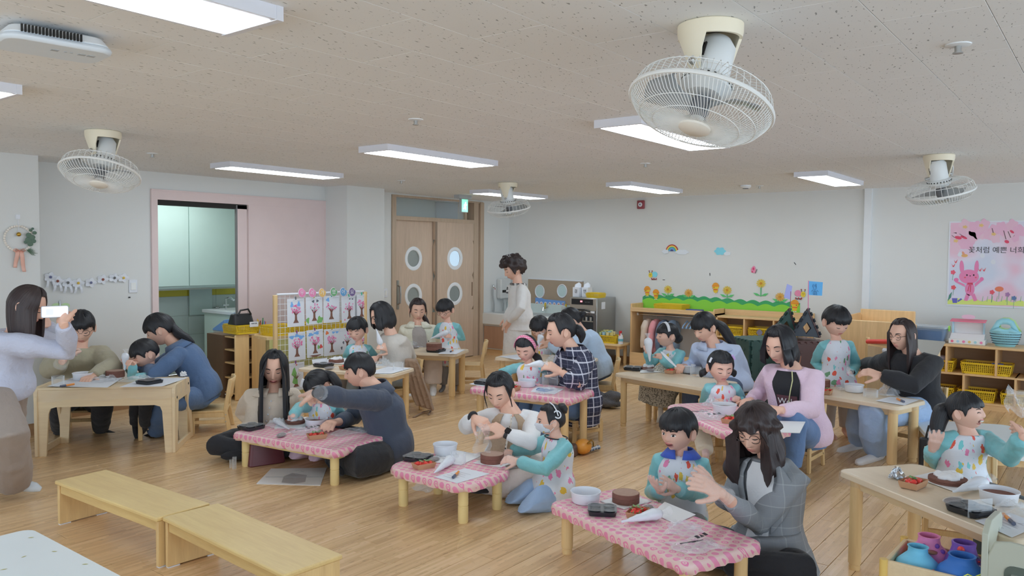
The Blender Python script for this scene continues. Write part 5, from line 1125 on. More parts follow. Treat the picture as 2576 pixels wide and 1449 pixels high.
def seat_for(X,label,dx=0,dy=0,rz=None,back=True,**k):
 T=X['T'];fr=nrm(np.cross(T.lat,V3(0,0,1)));p=T.P+fr*(.0+dx)+T.lat*dy
 z=max(.2,T.P[2]-.115*X['s']*T.fat)
 return chair(label,p[0],p[1],math.atan2(fr[1],fr[0])if rz is None else rz,z,back=back,**k)
seat_for(p22,'wooden chair under the woman in pink cardigan',.0)
seat_for(p4,'wooden chair under the woman in denim jacket',-.06,wd=.34)
seat_for(p2,'wooden stool under the man in khaki',back=False);seat_for(p3,'wooden stool under the boy beside the denim mother',back=False)
seat_for(p14,'wooden chair under the woman in light blue sweatshirt',-.04);seat_for(p16,'wooden stool under the woman in plaid shirt',back=False,wd=.34)
seat_for(p10,'wooden chair under the woman in cream jacket');seat_for(p24,'wooden chair under the woman in black pullover',-.05);seat_for(p27,'wooden chair with curved back under the laughing girl',-.02,curved=True,wd=.36,rz=math.atan2(-FH[1]+.5*RH[1]*-1,-FH[0]-.5*RH[0]))
seat_for(p20,'wooden chair under the woman in light blue blouse',-.03);seat_for(p9,'wooden chair under the woman in grey pullover',-.02);seat_for(p8,'wooden stool under the boy by the drawing board',back=False);seat_for(p19,'wooden stool under the girl with white hairband',back=False);seat_for(p21,'wooden stool under the small girl with hair clips',back=False);seat_for(p15,'wooden stool under the girl with gingham headband',back=False);seat_for(p13,'wooden stool under the boy with bowl cut at the rear table',back=False)
c_=at(1185,985);chair('wooden chair standing behind the boy with glasses by the door',c_[0]+.12,c_[1]+.12,math.atan2(-RH[1],-RH[0]),.3)
c_=at(1893,1062);chair('red-brown chair between the coat rack table and the pink table',7.55,2.62,2.6,.36,wood('red_brown_wood',(160,104,74),2,1.,.4,.1),bh=.27)
c_=at(2330,1110);
BL,BR_=W(692,742,8.0),W(918,733,8.85);bx=nrm(V3(BR_[0]-BL[0],BR_[1]-BL[1],0));bn=np.cross(bx,V3(0,0,1));BLW=float(np.dot(BR_-BL,bx));BTOP=1.155
board=thing('display_board','wooden framed wire grid board hung with children\'s cherry tree pictures','display board',(BL[0],BL[1],0));board.rotation_euler=(0,0,math.atan2(bx[1],bx[0]))
for x in(0,BLW):MB().prism(rrect(.045,.05,.02,4),.02,BTOP-.01,lambda p,x=x:p+V3(x,0,0)).build('post',MAPLEZ,board,bevel=.006)
for x in(0,BLW):MB().box((x-.025,-.17,0),(x+.025,.17,.03)).build('foot',MAPLEZ,board,bevel=.006)
q=MB();q.cyl(V3(.02,0,BTOP-.005),V3(BLW-.02,0,BTOP-.005),.011);q.build('top_rail',PLASTIC_W,board);q=MB();q.cyl(V3(.02,0,.15),V3(BLW-.02,0,.15),.011);q.build('bottom_rail',PLASTIC_W,board)
q=MB()
for i in range(1,20):q.cyl(V3(BLW*i/20,0,.15),V3(BLW*i/20,0,BTOP),.0022,n=5)
for i in range(1,17):q.cyl(V3(.02,0,.15+i*.06),V3(BLW-.02,0,.15+i*.06),.0022,n=5)
o=q.build('wire_grid',PLASTIC_W,board);o['kind']='stuff'
PKL,PKD,BRK=pm('blossom_pink',(224,150,190),.7,.1),pm('blossom_deep_pink',(222,104,150),.7,.1),pm('trunk_brown',(112,78,66),.7,.1)
SKYB,GRNC,ORC,REDC,GRYL=pm('crayon_blue',(110,156,206),.8),pm('crayon_green',(112,160,92),.8),pm('crayon_orange',(224,120,70),.8),pm('crayon_red',(190,70,66),.8),pm('pencil_grey',(96,96,104),.8)
def fl2(p):return V3(p[0],p[2],p[1])
def dab(q,x,z,r,rr,y=-.0016,n=7,sq=1.):
 a0=rr.uniform(0,6);q.add([V3(x,y-.0004*rr.random(),z)]+[V3(x+r*(1+.3*math.sin(3*a+a0))*math.cos(a),y,z+sq*r*(1+.3*math.sin(3*a+a0))*math.sin(a))for a in[2*pi*i/n for i in range(n)]],[(0,i+1,(i+1)%n+1)for i in range(n)])
def picture(x,z,w_,h_,tilt,seed,crown,extras,label,clipc):
 rr=random.Random(seed);mm=rz2(0)
 t=thing('child_drawing',label,'drawing',(0,0,0),0,'cherry tree drawings on the wire board');t.parent=None
 wp=V3(BL[0],BL[1],0)+bx*x+bn*.012+V3(0,0,z);t.location=wp.tolist();t.rotation_euler=(0,tilt,math.atan2(bx[1],bx[0]))
 MB().box((-w_/2,-.0008,-h_),(w_/2,.0008,0)).build('sheet',PAPER,t,smooth=0)
 q=MB();gz=-h_*.86;q.add([V3(a,-.0014,gz+b)for a,b in((-.034,-.004),(.034,-.004),(.014,.03),(.011,.075),(.03,.105),(.022,.11),(.0,.088),(-.024,.12),(-.032,.112),(-.012,.075),(-.014,.03))],[tuple(range(11))[::-1]])
 for a in(-.7,-.3,.1,.5,.9):q.tube([V3(0,-.0016,gz+.08),V3(math.sin(a)*.03,-.0016,gz+.08+.035*math.cos(a)),V3(math.sin(a*1.3)*.055,-.0016,gz+.08+.065*math.cos(a))],[.005,.004,.002],5,rb=.0008)
 q.build('tree_trunk',BRK,t,smooth=0)
 q,q2=MB(),MB()
 for i in range(crown):
  a,r=rr.uniform(0,6.28),.058*math.sqrt(rr.random());dab(q if i%3 else q2,1.1*r*math.cos(a),gz+.135+.8*r*math.sin(a),.009,rr,-.0022-.0001*(i%5))
 q.build('blossom',PKL,t,smooth=0);q2.build('blossom',PKD,t,smooth=0)
 q=MB();q.box((-.03,-.0012,-.016),(.0,-.0009,-.0145));q.box((.015,-.0012,-.022),(w_/2-.01,-.0009,-.0205));q.box((-w_/2+.005,-.0012,-.032),(w_/2-.005,-.0009,-.0314));q.build('printed_header',GRYL,t,smooth=0)
 for mt,pts in extras:
  q=MB()
  for px,pz,r,sq in pts:dab(q,px*w_/2,-pz*h_,r,rr,-.0014,9,sq)
  q.build('crayon_mark',mt,t,smooth=0)
 q=MB().box((-.006,-.006,-.012),(.006,.006,.02));q.build('clip',pm('clip%d'%clipc[0],clipc,.4),t,bevel=.002)
G1,Y1,V1,R1=(60,160,130),(170,150,60),(120,60,120),(170,60,80)
pw,ph=.205,.29
def bpos(px,py):
 r=ray(px,py);tt=np.dot(BL-OC,bn)/np.dot(r,bn);p=OC+r*tt-V3(BL[0],BL[1],0);return float(np.dot(p,bx)),float(p[2])
C_=lambda*a:list(a)
rows_=[((742,751),40,[(SKYB,[(-.45,.22,.018,1.6),(.35,.2,.018,1.6)])],(90,92,96),'with the fullest pink crown and two blue dabs, top left'),((788,747),12,[(GRYL,[(-.1,.16,.016,.9),(.4,.15,.016,.9)]),(GRNC,[(-.8,.84,.02,1.6),(.6,.86,.03,1.3),(.85,.84,.02,1.4)])],Y1,'with grey cloud rings and green grass, top row second'),((832,744),16,[(SKYB,[(-.45,.14,.022,1)])],G1,'with a single blue flower in the corner, top row third'),((876,744),18,[(GRYL,[(.1,.12,.012,.7),(.45,.13,.012,.7)]),(PKD,[(-.6,.9,.009,1),(.4,.9,.009,1),(-.7,.6,.007,1)])],G1,'with fallen pink petals, top row fourth'),((908,740),26,[(PKL,[(-.3,.25,.02,.8)])],G1,'partly hidden by the boy, top row fifth'),((745,836),34,[(SKYB,[(-.6,.16,.03,.6),(.0,.12,.03,.6),(.5,.18,.035,.6)])],V1,'with wide scribbled blue clouds, second row first'),((790,829),30,[(SKYB,[(-.5,.17,.035,.5),(.2,.13,.035,.5)]),(GRNC,[(.45,.66,.02,1)]),(REDC,[(.72,.65,.02,1.1)]),(BRK,[(0,.96,.07,.15)])],V1,'with red and green scribbles and a red ground line, second row'),((833,827),30,[(ORC,[(-.6,.14,.02,1)]),(SKYB,[(.2,.14,.02,.6),(.65,.14,.02,.6)])],R1,'with an orange sun, second row third'),((871,824),8,[(GRYL,[(-.5,.55,.012,1.4),(.5,.35,.012,1),(-.75,.75,.012,1.6)]),(PKL,[(.1,.15,.016,1)]),(V1 and pm('crayon_violet',(150,80,150),.8),[(.75,.16,.02,1)])],G1,'with bare dark branches, second row fourth'),((908,830),20,[(PKL,[(-.4,.3,.012,1)])],G1,'mostly behind the boy, second row last'),((742,912),0,[(GRNC,[(-.2,.35,.028,1.6),(-.1,.62,.03,1.8)]),(REDC,[(.1,.08,.008,1)])],V1,'with a green figure, lowest row behind the long-haired woman')]
for k,((px,py),cr,ex_,cc,lab)in enumerate(rows_):
 x,z=bpos(px,py);picture(x,z,pw if px<900 else pw*.9,ph,rnd.uniform(-.02,.03)-.01,k,cr,ex_,'child\'s cherry tree drawing '+lab,cc)
HV=[('우',(204,120,158),757),('리',(204,128,96),783),('가',(202,164,96),808),('했',(98,152,106),837),('어',(86,138,178),861),('요',(104,88,128),883)]
for(ch,cc,px),cn in zip(HV,('pink','orange','ochre','green','blue','purple')):
 x,z=bpos(px,736 if px<820 else 734);wp=V3(BL[0],BL[1],0)+bx*x+bn*.02+V3(0,0,z)
 t=thing('letter_badge','%s round paper badge with the letter %s on top of the wire board'%(cn,ch),'badge',wp,math.atan2(bx[1],bx[0]))
 bl=[(.042*(1-.28*max(0,math.cos(a-.9))**6)*math.cos(a),.046*(1-.28*max(0,math.cos(a-.9))**6)*math.sin(a))for a in[2*pi*i/28 for i in range(28)]]
 MB().prism([(a*1.12,b*1.12)for a,b in bl],0,.003,lambda p:V3(p[0],-p[2],p[1])).build('rim',pm('badge_rim',(206,190,196),.6),t,smooth=0);MB().prism(bl,.003,.005,lambda p:V3(p[0],-p[2],p[1])).build('face',pm('badge%d'%cc[0],cc,.6),t,smooth=0)
 text('letter',ch,.056,pm('badge_white',(224,220,222),.6),t,(-.004,-.0062,-.003),(1,0,0),(0,0,1))
def box_open(q,x0,y0,z0,x1,y1,z1,th=.016):
 q.box((x0,y0,z0),(x1,y1,z0+th));q.box((x0,y0,z0),(x0+th,y1,z1));q.box((x1-th,y0,z0),(x1,y1,z1));q.box((x0,y0,z0),(x1,y0+th,z1));q.box((x0,y1-th,z0),(x1,y1,z1));return q
def basket(label,loc,l,w_,h,rz=0,group='yellow plastic baskets',mat=None,name='basket'):
 """slotted plastic basket: floor, corner posts, rim and rows of slots"""
 t=thing(name,label,'basket',loc,rz,group);m_=mat or YEL;q=MB();b=.92
 q.prism(rrect(l*b,w_*b,.02),0,.006)
 base,top=rrect(l*b,w_*b,.03,3),rrect(l,w_,.03,3)
 q.loft([[V3(x,y,0)for x,y in base],[V3(x+(X_-x)*.2,y+(Y_-y)*.2,h*.2)for(x,y),(X_,Y_)in zip(base,top)]],cap=False)
 rim=[[V3(x*k,y*k,z)for x,y in top]for k,z in((.97,h*.84),(1.,h*.84),(1.03,h),(.99,h),(.97,h*.84))];q.loft(rim,cap=False)
 q.build('frame',m_,t,smooth=40)
 q=MB()
 def wall_(p0,p1,q0,q1,n):
  for i in range(n+1):
   u=i/n;a=p0+(p1-p0)*u;c=q0+(q1-q0)*u;d=nrm(p1-p0)*.0032
   q.add([a-d,a+d,c+d,c-d],[(0,1,2,3)])
  for v in(.38,.56,.74):
   a,c=p0+(q0-p0)*v,p1+(q1-p1)*v;e=nrm(q0-p0)*.003
   q.add([a-e,c-e,c+e,a+e],[(0,1,2,3)])
 cb=[V3(x*l*b/2,y*w_*b/2,0)for x,y in((1,1),(-1,1),(-1,-1),(1,-1))];ct=[V3(x*l/2,y*w_/2,h*.86)for x,y in((1,1),(-1,1),(-1,-1),(1,-1))]
 for i in range(4):wall_(cb[i],cb[(i+1)%4],ct[i],ct[(i+1)%4],max(6,int(math.dist(cb[i],cb[(i+1)%4])/.017)))
 o=q.build('lattice',m_,t,smooth=0);o['kind']='stuff';o.modifiers.new('t','SOLIDIFY').thickness=.004
 return t
bc=W(592,996,8.35);dx=bx;dep=-bn
t=thing('bookcase','wooden bookcase seen end on between doorway and drawing board','bookcase',(bc[0],bc[1],0),math.atan2(dx[1],dx[0]))
MB().box((0,0,0),(.17,.02,.70)).build('end_panel',MAPLEZ,t,bevel=.01);MB().box((.20,-.05,0),(.42,-.03,.70)).build('end_panel',MAPLEZ,t,bevel=.01)
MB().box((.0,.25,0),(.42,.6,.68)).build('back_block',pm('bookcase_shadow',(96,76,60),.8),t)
for z in(.06,.22,.38,.52,.66):MB().box((.02,.02,z),(.42,.3,z+.015)).build('shelf',MAPLEZ,t)
for z,c in((.10,(90,60,50)),(.27,(52,52,58)),(.42,(60,40,36)),(.55,(48,46,46))):MB().box((.175,.05,z-.02),(.2,.25,z+.09)).build('stored_book',pm('book%d%d'%c[:2],c,.7),t)
tp=bc+dx*.14+dep*.12;tp[2]=.705
basket('yellow basket on the bookcase holding a black bag',tp,.27,.3,.1,math.atan2(dx[1],dx[0]))
o=thing('shoulder_bag','black fabric bag lying in the yellow basket on the bookcase','bag',tp+V3(0,0,.09),math.atan2(dx[1],dx[0]));MB().prism(rrect(.25,.16,.03),0,.12,top=rrect(.22,.08,.03)).build('body',BLK,o,bevel=.01);q=MB();q.tube([V3(-.06,-.05,.11),V3(-.04,-.06,.16),V3(.05,-.06,.17),V3(.09,-.05,.11)],.01,6);q.build('handle',BLK,o)
o=MB().box((-.05,-.003,0),(.05,.003,.055)).build('name_card',PAPER,None,tp+dx*.06-dep*.16+V3(0,0,.075));o.rotation_euler=(.0,0,math.atan2(dx[1],dx[0]));tag(o,'small white card clipped to the yellow basket under the black bag','card');text('card_print','■■■ ■■',.014,GRYL,o,(0,-.004,.035),(1,0,0),(0,0,1))
pp=bc+dx*.36+dep*.05;pp[2]=.70
o=thing('pencil_box','white box of coloured pencils beside the drawing board post','box',pp,math.atan2(dx[1],dx[0]));box_open(MB(),-.08,-.05,0,.08,.05,.075,.005).build('box',PLASTIC_W,o)
for i in range(14):
 a=rnd.uniform(-.07,.07);b=rnd.uniform(-.04,.04);q=MB().cyl(V3(a,b,.006),V3(a+rnd.uniform(-.02,.02),b+rnd.uniform(-.02,.02),.1+rnd.random()*.06),.005,n=6);o2=q.build('pencil',pm('pencil%d'%(i%6),[(220,120,60),(80,130,90),(60,60,70),(210,170,60),(170,60,60),(90,110,180)][i%6],.5),None,pp);o2.rotation_euler=(0,0,math.atan2(dx[1],dx[0]));tag(o2,'coloured pencil standing in the white box by the board','pencil','coloured pencils in the white box')
sh0=V3(BL[0],BL[1],0)+bx*.06-bn*.26
t=thing('low_shelf','low green backed shelf with yellow baskets behind the wire board','shelf',sh0,math.atan2(bx[1],bx[0]));MB().box((0,0,0),(1.05,.02,.66)).build('back_panel',pm('olive_panel',(170,166,110),.6,.05),t);MB().box((0,0,.66),(1.05,.3,.69)).build('top',MAPLE,t);MB().box((0,.0,0),(.03,.3,.66)).build('side',MAPLEZ,t);MB().box((1.02,0,0),(1.05,.3,.66)).build('side',MAPLEZ,t)
for i in range(3):basket('yellow basket on the low shelf behind the wire board',sh0+bx*(.22+i*.33)-bn*.14+V3(0,0,.69),.3,.24,.11,math.atan2(bx[1],bx[0]))
# ---------------------------------------------------------------- right wall: coat rack, cubby shelves, sink, steriliser, mural, poster
X0=9.70
t=thing('coat_rack','wooden coat rack unit with a clothes rail below the meadow mural','coat rack',(X0,4.78,0));y0,y1,zt=-.62,.62,.82
MB().box((0,y1-.02,0),(.35,y1,.90)).build('side_panel',SHELFZ,t,bevel=.012);MB().box((0,y0,0),(.35,y0+.02,.88)).build('side_panel',SHELFZ,t,bevel=.012)
MB().box((0,y0,zt-.03),(.35,y1,zt)).build('top_shelf',SHELFW,t,bevel=.004);MB().box((.0,y0,zt),(.018,y1,zt+.03)).build('front_lip',SHELFW,t,bevel=.003);MB().box((.34,y0,0),(.352,y1,zt)).build('back_panel',pm('rack_back',(168,160,152),.7),t)
MB().box((0,y0,.0),(.35,y1,.06)).build('floor_board',SHELFW,t);MB().box((0,y0,.06),(.02,y1,.22)).build('front_board',SHELFW,t,bevel=.003)
q=MB().cyl(V3(.17,y0+.02,.745),V3(.17,y1-.02,.745),.012);q.build('rail',CHROME,t)
q=MB();q.ell((.17,y1-.03,.745),.02,10,8);q.build('rail_socket',PLASTIC_W,t)
def jacket(y,c,w_,ln,label,sc=1.):
 o=thing('hanging_jacket',label,'jacket',(X0+.17,4.78+y,0));m_=cloth('jk%d%d'%(c[0],c[2]),c);q=MB()
 z=.69;q.tube([V3(0,0,z),V3(0,0,z-.06),V3(0,0,z-ln*.5),V3(0,0,z-ln)],[.05,w_*.72,w_*.8,w_*.85],16,rb=[.03,.05,.055,.06],ref=(1,0,0))
 for s_ in(1,-1):q.tube([V3(s_*w_*.5,0,z-.035),V3(s_*w_*.95,0,z-.12),V3(s_*w_*1.08,.01,z-.3),V3(s_*w_*1.02,.02,z-ln*.96)],[.04,.05,.045,.035],10)
 union(q,'fabric',m_,o,V3(X0+.17,4.78+y,0)*0,.012,.006,16.,int(c[0]));q=MB();q.tube([V3(0,0,.70),V3(0,0,.73),V3(.012,0,.762),V3(0,0,.766),V3(-.012,0,.755)],.003,6);q.build('hook',SILVER,o)
 return o
for y,c,w_,ln,lab in((.42,(186,172,158),.13,.42,'beige child\'s jacket hanging first on the rail'),(.30,(212,140,146),.13,.48,'pink child\'s jacket hanging on the rail'),(.18,(86,102,126),.14,.45,'dark blue child\'s jacket hanging on the rail'),(.05,(120,142,168),.15,.5,'light blue child\'s jacket hanging on the rail behind the girl')):jacket(y,c,w_,ln,lab)
for i in range(6):
 o=thing('clothes_hanger','pale blue plastic hanger on the coat rail','hanger',(X0+.17,4.78-.16-i*.055,.69),0,'empty blue hangers on the coat rail');q=MB();q.tube([V3(-.15,0,-.09),V3(-.12,0,-.06),V3(0,0,0),V3(.12,0,-.06),V3(.15,0,-.09)],.008,6);q.tube([V3(-.15,0,-.09),V3(.15,0,-.09)],.006,6);q.build('bar',pm('hanger_blue',(140,176,214),.4),o);q=MB();q.tube([V3(0,0,0),V3(0,0,.04),V3(.012,0,.07),V3(0,0,.076),V3(-.012,0,.065)],.003,6);q.build('hook',SILVER,o)
flush()
BK=[('yellow slotted basket standing on top of the coat rack',(X0+.19,4.86,zt),.42,.26,.09,pi/2)]
o=thing('pen_tray','dark blue pen case lying on the coat rack top','case',(X0+.14,4.50,zt));MB().box((-.05,-.11,0),(.05,.11,.035)).build('case',pm('navy_case',(60,70,130),.5),o,bevel=.006)
tag(MB().box((-.04,-.1,0),(.04,.1,.018)).build('tablet',BLK,None,(X0+.1,5.15,zt),bevel=.003),'thin black case lying at the far end of the coat rack top','case')
def cubby(label,loc,W_,D_,zs,cols,topz,name='cubby_shelf',side=True):
 """shelf against the right wall: W_ along -y, open toward -x; zs shelf heights; cols per row divider fractions"""
 t=thing(name,label,'shelf',loc)
 MB().box((0,-W_,topz-.025),(D_,0,topz)).build('top',SHELFW,t,bevel=.004);MB().box((D_-.012,-W_,0),(D_,0,topz)).build('back_panel',BACKP,t)
 for y in(0,-W_+.022):MB().box((0,y-.022,0),(D_,y,topz)).build('side_panel',SHELFZ,t,bevel=.004)
 for z in zs:MB().box((0.004,-W_,z-.02),(D_,0,z)).build('shelf_board',SHELFW,t,bevel=.003)
 MB().box((.01,-W_,0),(.03,0,zs[0]-.02)).build('plinth',SHELFW,t)
 zz=list(zs)+[topz-.025]
 for(za,zb),cs in zip(zip(zz[:-1],zz[1:]),cols):
  for f_ in cs:MB().box((.002,-W_*f_-.01,za),(D_,-W_*f_+.01,zb-.0)).build('divider',SHELFZ,t,bevel=.003)
 return t
cubby('wooden cubby shelf with yellow baskets right of the coat rack',(X0,4.14,0),1.14,.35,(.06,.30,.54),((.33,.66),)*3,.80)
t=MB().box((0,0,0),(.02,1.16,.07)).build('back_ledge',SHELFW,None,(X0+.32,2.99,.80));tag(t,'narrow wooden ledge rising behind the cubby shelf right of the coat rack','ledge')
for r_,z in enumerate((.06,.30,.54)):
 for c_ in range(3):BK.append(('yellow basket in %s row of cubby shelf by the coat rack, %s compartment'%(('bottom','middle','top')[r_],('left','middle','right')[c_]),(X0+.17,4.14-.19-c_*.38,z),.31,.26,.13,pi/2))
for lab,loc,l,w_,h,rz in BK:basket(lab,loc,l,w_,h,rz,'yellow baskets around the coat rack')
STK=pm('label_sticker',(112,108,128),.6)
for r_,z in enumerate((.06,.30,.54)):
 for c_ in(1,2):tag(MB().prism([(.035*math.cos(a)*(1+.12*math.cos(4*a)),.04*math.sin(a)*(1+.1*math.cos(4*a)))for a in[2*pi*i/16 for i in range(16)]],0,.002,lambda p:V3(-p[2],-p[0],p[1])).build('picture_label',STK,None,(X0+.03,4.14-.19-c_*.38,z+.075),smooth=0),'small grey picture label on a cubby basket, %s row, %s column'%(('bottom','middle','top')[r_],('','middle','right')[c_]),'label')
def heap(label,loc,r,c,n=5,name='folded_cloth',seed=0):
 rr=random.Random(seed);q=MB()
 for i in range(n):q.ell(V3(rr.uniform(-.6,.6)*r,rr.uniform(-.7,.7)*r,rr.uniform(.1,.4)*r),(r*rr.uniform(.4,.6),r*rr.uniform(.4,.6),r*rr.uniform(.3,.5)),12,8)
 o=bpy.data.objects.new(name,None);bpy.data.objects.remove(o);e=thing(name,label,'cloth',loc);union(q,'fabric',cloth('heap%d%d'%(c[0],seed),c,.9,.5),e,V3(0,0,0),.011,.005,30.,seed);return e
heap('bunched white and brown cloth in the top right cubby basket',(X0+.17,4.14-.95,.63),.12,(180,172,160),seed=1)
def wallpt(px,py):p=atr(px,py,XR);return float(p[1]),float(p[2])
def cut(name,poly,mat,parent=None,d=0.,th=.003):
 """flat cut-out on the right wall; poly as (y, z) wall coordinates"""
 q=MB();q.prism([(-y,z)for y,z in poly],d,d+th,lambda p:V3(-p[2],-p[0],p[1]));return q.build(name,mat,parent,(XR,0,0)if parent is None else None,smooth=0,fix=True)
def blob(cy,cz,ry,rz_,n=20,wob=0.,k=3,ph=0.):return[(cy+ry*(1+wob*math.cos(k*a+ph))*math.cos(a),cz+rz_*(1+wob*math.cos(k*a+ph))*math.sin(a))for a in[2*pi*i/n for i in range(n)]]
def cm(n,c):return pm('felt_'+n,c,.75,.03)
yl,zl0=wallpt(1617,742);yr,_=wallpt(2012,790)
mur=thing('meadow_border','green hedge border cut-out along the wall above the coat rack','wall decoration',(XR,0,0))
def hedge(z0,amp,per,c,d,nm,bot=.80):
 pts=[(yl,bot),(yr,bot)];n=90
 for i in range(n+1):
  y=yr+(yl-yr)*i/n;pts.append((y,z0+amp*abs(math.sin((y-yl)*pi/per))+.012*math.sin(y*3)))
 return cut(nm,pts,cm(nm,c),mur,d)
hedge(.985,.03,.17,(58,146,92),0,'dark_hedge');hedge(.935,.035,.21,(122,186,62),.004,'light_hedge')
def sticker(name,label,px,py,parts,sc,cat='wall sticker',group=None):
 y,z=wallpt(px,py);t=thing(name,label,cat,(XR,y,z),0,group)
 for nm,poly,c,d in parts:cut(nm,[(a*sc,b*sc)for a,b in poly],c if not isinstance(c,tuple)else cm('%d_%d_%d'%c,c),t,.006+d*.001)
 return t
def flower(px,py,stem,c,label,sc=1.):
 pet=[]
 for i in range(12):
  a=2*pi*i/12;pet.append(('petal',[(math.cos(a+da)*r,math.sin(a+da)*r*.9)for r,da in((.02,-.3),(.055,-.14),(.066,0),(.055,.14),(.02,.3))],c,2+(i%2)*.5))
 parts=[('stem',[(-.007,-stem),(.007,-stem),(.007,0),(-.007,0)],(88,160,110),0),('leaf',[(0,-stem+.01),(-.05,-stem+.04),(-.1,-stem+.045),(-.06,-stem+.01)],(84,172,104),1),('leaf',[(0,-stem+.01),(.05,-stem+.04),(.1,-stem+.045),(.06,-stem+.01)],(84,172,104),1)]+pet+[('centre',blob(0,0,.016,.016),(176,120,40),4)]
 sticker('paper_flower',label,px,py,parts,sc)
Yf,Of=(222,190,62),(224,170,70)
flower(1681,728,.10,Yf,'yellow paper flower on the hedge near its left end');flower(1733,737,.07,Of,'short orange paper flower behind the yellow basket');flower(1830,730,.10,Yf,'yellow paper flower in the middle of the hedge');flower(1915,713,.17,Yf,'tallest yellow paper flower on a long stem');flower(1963,747,.07,Of,'orange paper flower beside the lilac flag')
def chick(px,py,label,sc=1.,flip=1):
 f=lambda P:[(a*flip,b)for a,b in P]
 sticker('chick_sticker',label,px,py,[('body',blob(0,-.05,.032,.035),(226,190,60),1),('head',blob(0,.0,.044,.042),(228,192,56),2),('cap',[(math.cos(a)*.047,.008+math.sin(a)*.046)for a in[pi*i/12 for i in range(13)]],(228,156,56),3),('cap_brim',f([(-.052,.0),(.05,.004),(.05,.014),(-.052,.012)]),(206,120,44),4),('scarf',[(-.03,-.045),(.03,-.045),(.028,-.032),(-.028,-.032)],(216,100,52),4),('eye',blob(-.02*flip,-.012,.005,.006,8),(40,36,36),5),('beak',f([(-.05,-.02),(-.035,-.012),(-.035,-.026)]),(222,120,60),5),('foot',blob(-.012,-.088,.012,.006,8),(206,200,180),0),('foot',blob(.014,-.09,.012,.006,8),(206,200,180),0)],sc)
chick(1629,729,'yellow chick with orange cap at the left end of the hedge',1,-1);chick(1651,737,'second yellow chick with orange cap standing in the hedge');chick(1801,721,'yellow chick with orange cap jumping above the hedge',1,-1);chick(2000,765,'yellow chick with orange cap at the right end of the hedge',1.05)
def bee(px,py,wc,label,flip=1):
 f=lambda P:[(a*flip,b)for a,b in P]
 parts=[('wing',f(blob(.035,.01,.042,.04)),wc,0),('head',f(blob(-.03,.0,.03,.036)),(224,200,70),3),('antenna',f([(-.05,.03),(-.055,.055),(-.049,.055),(-.044,.03)]),(60,50,46),2),('antenna',f([(-.015,.03),(-.008,.055),(-.002,.055),(-.01,.03)]),(60,50,46),2),('antenna_tip',f(blob(-.052,.058,.008,.008,8)),(130,60,50),3),('antenna_tip',f(blob(-.005,.058,.008,.008,8)),(130,60,50),3),('eye',f(blob(-.04,.006,.004,.005,8)),(40,36,36),5),('eye',f(blob(-.022,.006,.004,.005,8)),(40,36,36),5),('mouth',f(blob(-.031,-.012,.004,.004,8)),(150,60,50),5)]
 for i in range(5):parts.append(('stripe',f([(-.02+i*.018,-.045-(i%2)*.012),(-.006+i*.018,-.04-(i%2)*.012),(.004+i*.016,-.065),(-.012+i*.018,-.07)]),((150,50,48),(48,40,40))[i%2],2))
 sticker('bee_sticker',label,px,py,parts,1.)
bee(1642,692,(118,190,206),'bee cut-out with a light blue wing on the wall',-1);bee(2015,740,(226,140,170),'bee cut-out with a pink wing beside the blue flag',1)
ar=lambda r0,r1:[(math.cos(a)*r1,math.sin(a)*r1)for a in[pi*i/18 for i in range(19)]]+[(math.cos(a)*r0,math.sin(a)*r0)for a in[pi-pi*i/18 for i in range(19)]]
sticker('rainbow_sticker','rainbow cut-out with two white clouds on the wall',1691,632,[('band',ar(r,r+.02),c,1+i*.2)for i,(r,c)in enumerate(((.075,(160,56,50)),(.06,(222,196,90)),(.042,(70,150,120)),(.028,(90,140,190)),(.003,(60,72,120))))]+[('cloud',blob(.10,-.005,.05,.03,24,.12,5),(196,200,206),3),('cloud',blob(-.15,-.012,.10,.034,30,.1,6),(196,200,206),3)],1.)
sticker('cloud_sticker','light blue cloud cut-out with a white cloud behind on the wall',1812,632,[('white_cloud',blob(-.1,-.03,.05,.025,24,.1,5),(198,202,206),0),('blue_cloud',blob(0,0,.075,.05,30,.12,6),(122,192,208),2)],1.)
sticker('butterfly_sticker','pink butterfly cut-out on the wall',1896,682,[('wing',blob(.0,.02,.03,.045,20,.1,3,.6),(226,140,170),1),('spot',blob(.0,.03,.012,.018),(190,60,100),2),('spot',blob(.015,-.01,.012,.01),(190,60,100),2),('body',[(-.03,-.03),(-.02,-.032),(-.045,.03),(-.05,.02)],(110,90,96),3)],1.)
for px,py,a in((1670,704,0),(1786,690,1.5),(2000,663,.9)):
 y,z=wallpt(px,py);tag(cut('hook_mark',[(y+.018*math.cos(a)-.004*math.sin(a),z+.018*math.sin(a)+.004*math.cos(a)),(y-.018*math.cos(a)-.004*math.sin(a),z-.018*math.sin(a)+.004*math.cos(a)),(y-.018*math.cos(a)+.004*math.sin(a),z-.018*math.sin(a)-.004*math.cos(a)),(y+.018*math.cos(a)+.004*math.sin(a),z+.018*math.sin(a)-.004*math.cos(a))][::-1],BLK),'short black tape mark left on the white wall','mark','black tape marks on the wall')
y,z=wallpt(1614,515);t=thing('fire_alarm','square dark red fire alarm sounder high on the wall','alarm',(XR,y,z));MB().box((-.04,-.055,-.06),(0,.055,.06)).build('housing',pm('alarm_red',(126,52,60),.4),t,bevel=.01);q=MB();q.lathe([(0,.0),(.032,0),(.03,.008),(0,.01)],20,lambda p:V3(-.04-p[2],p[1],p[0]));q.build('sounder',PLASTIC_W,t);q=MB();q.lathe([(0,.01),(.012,.01),(.012,.014),(0,.014)],14,lambda p:V3(-.04-p[2],p[1],p[0]));q.build('sounder_core',STK,t)
yP,yQ,zP,zQ=1.545,.55,1.04,1.985
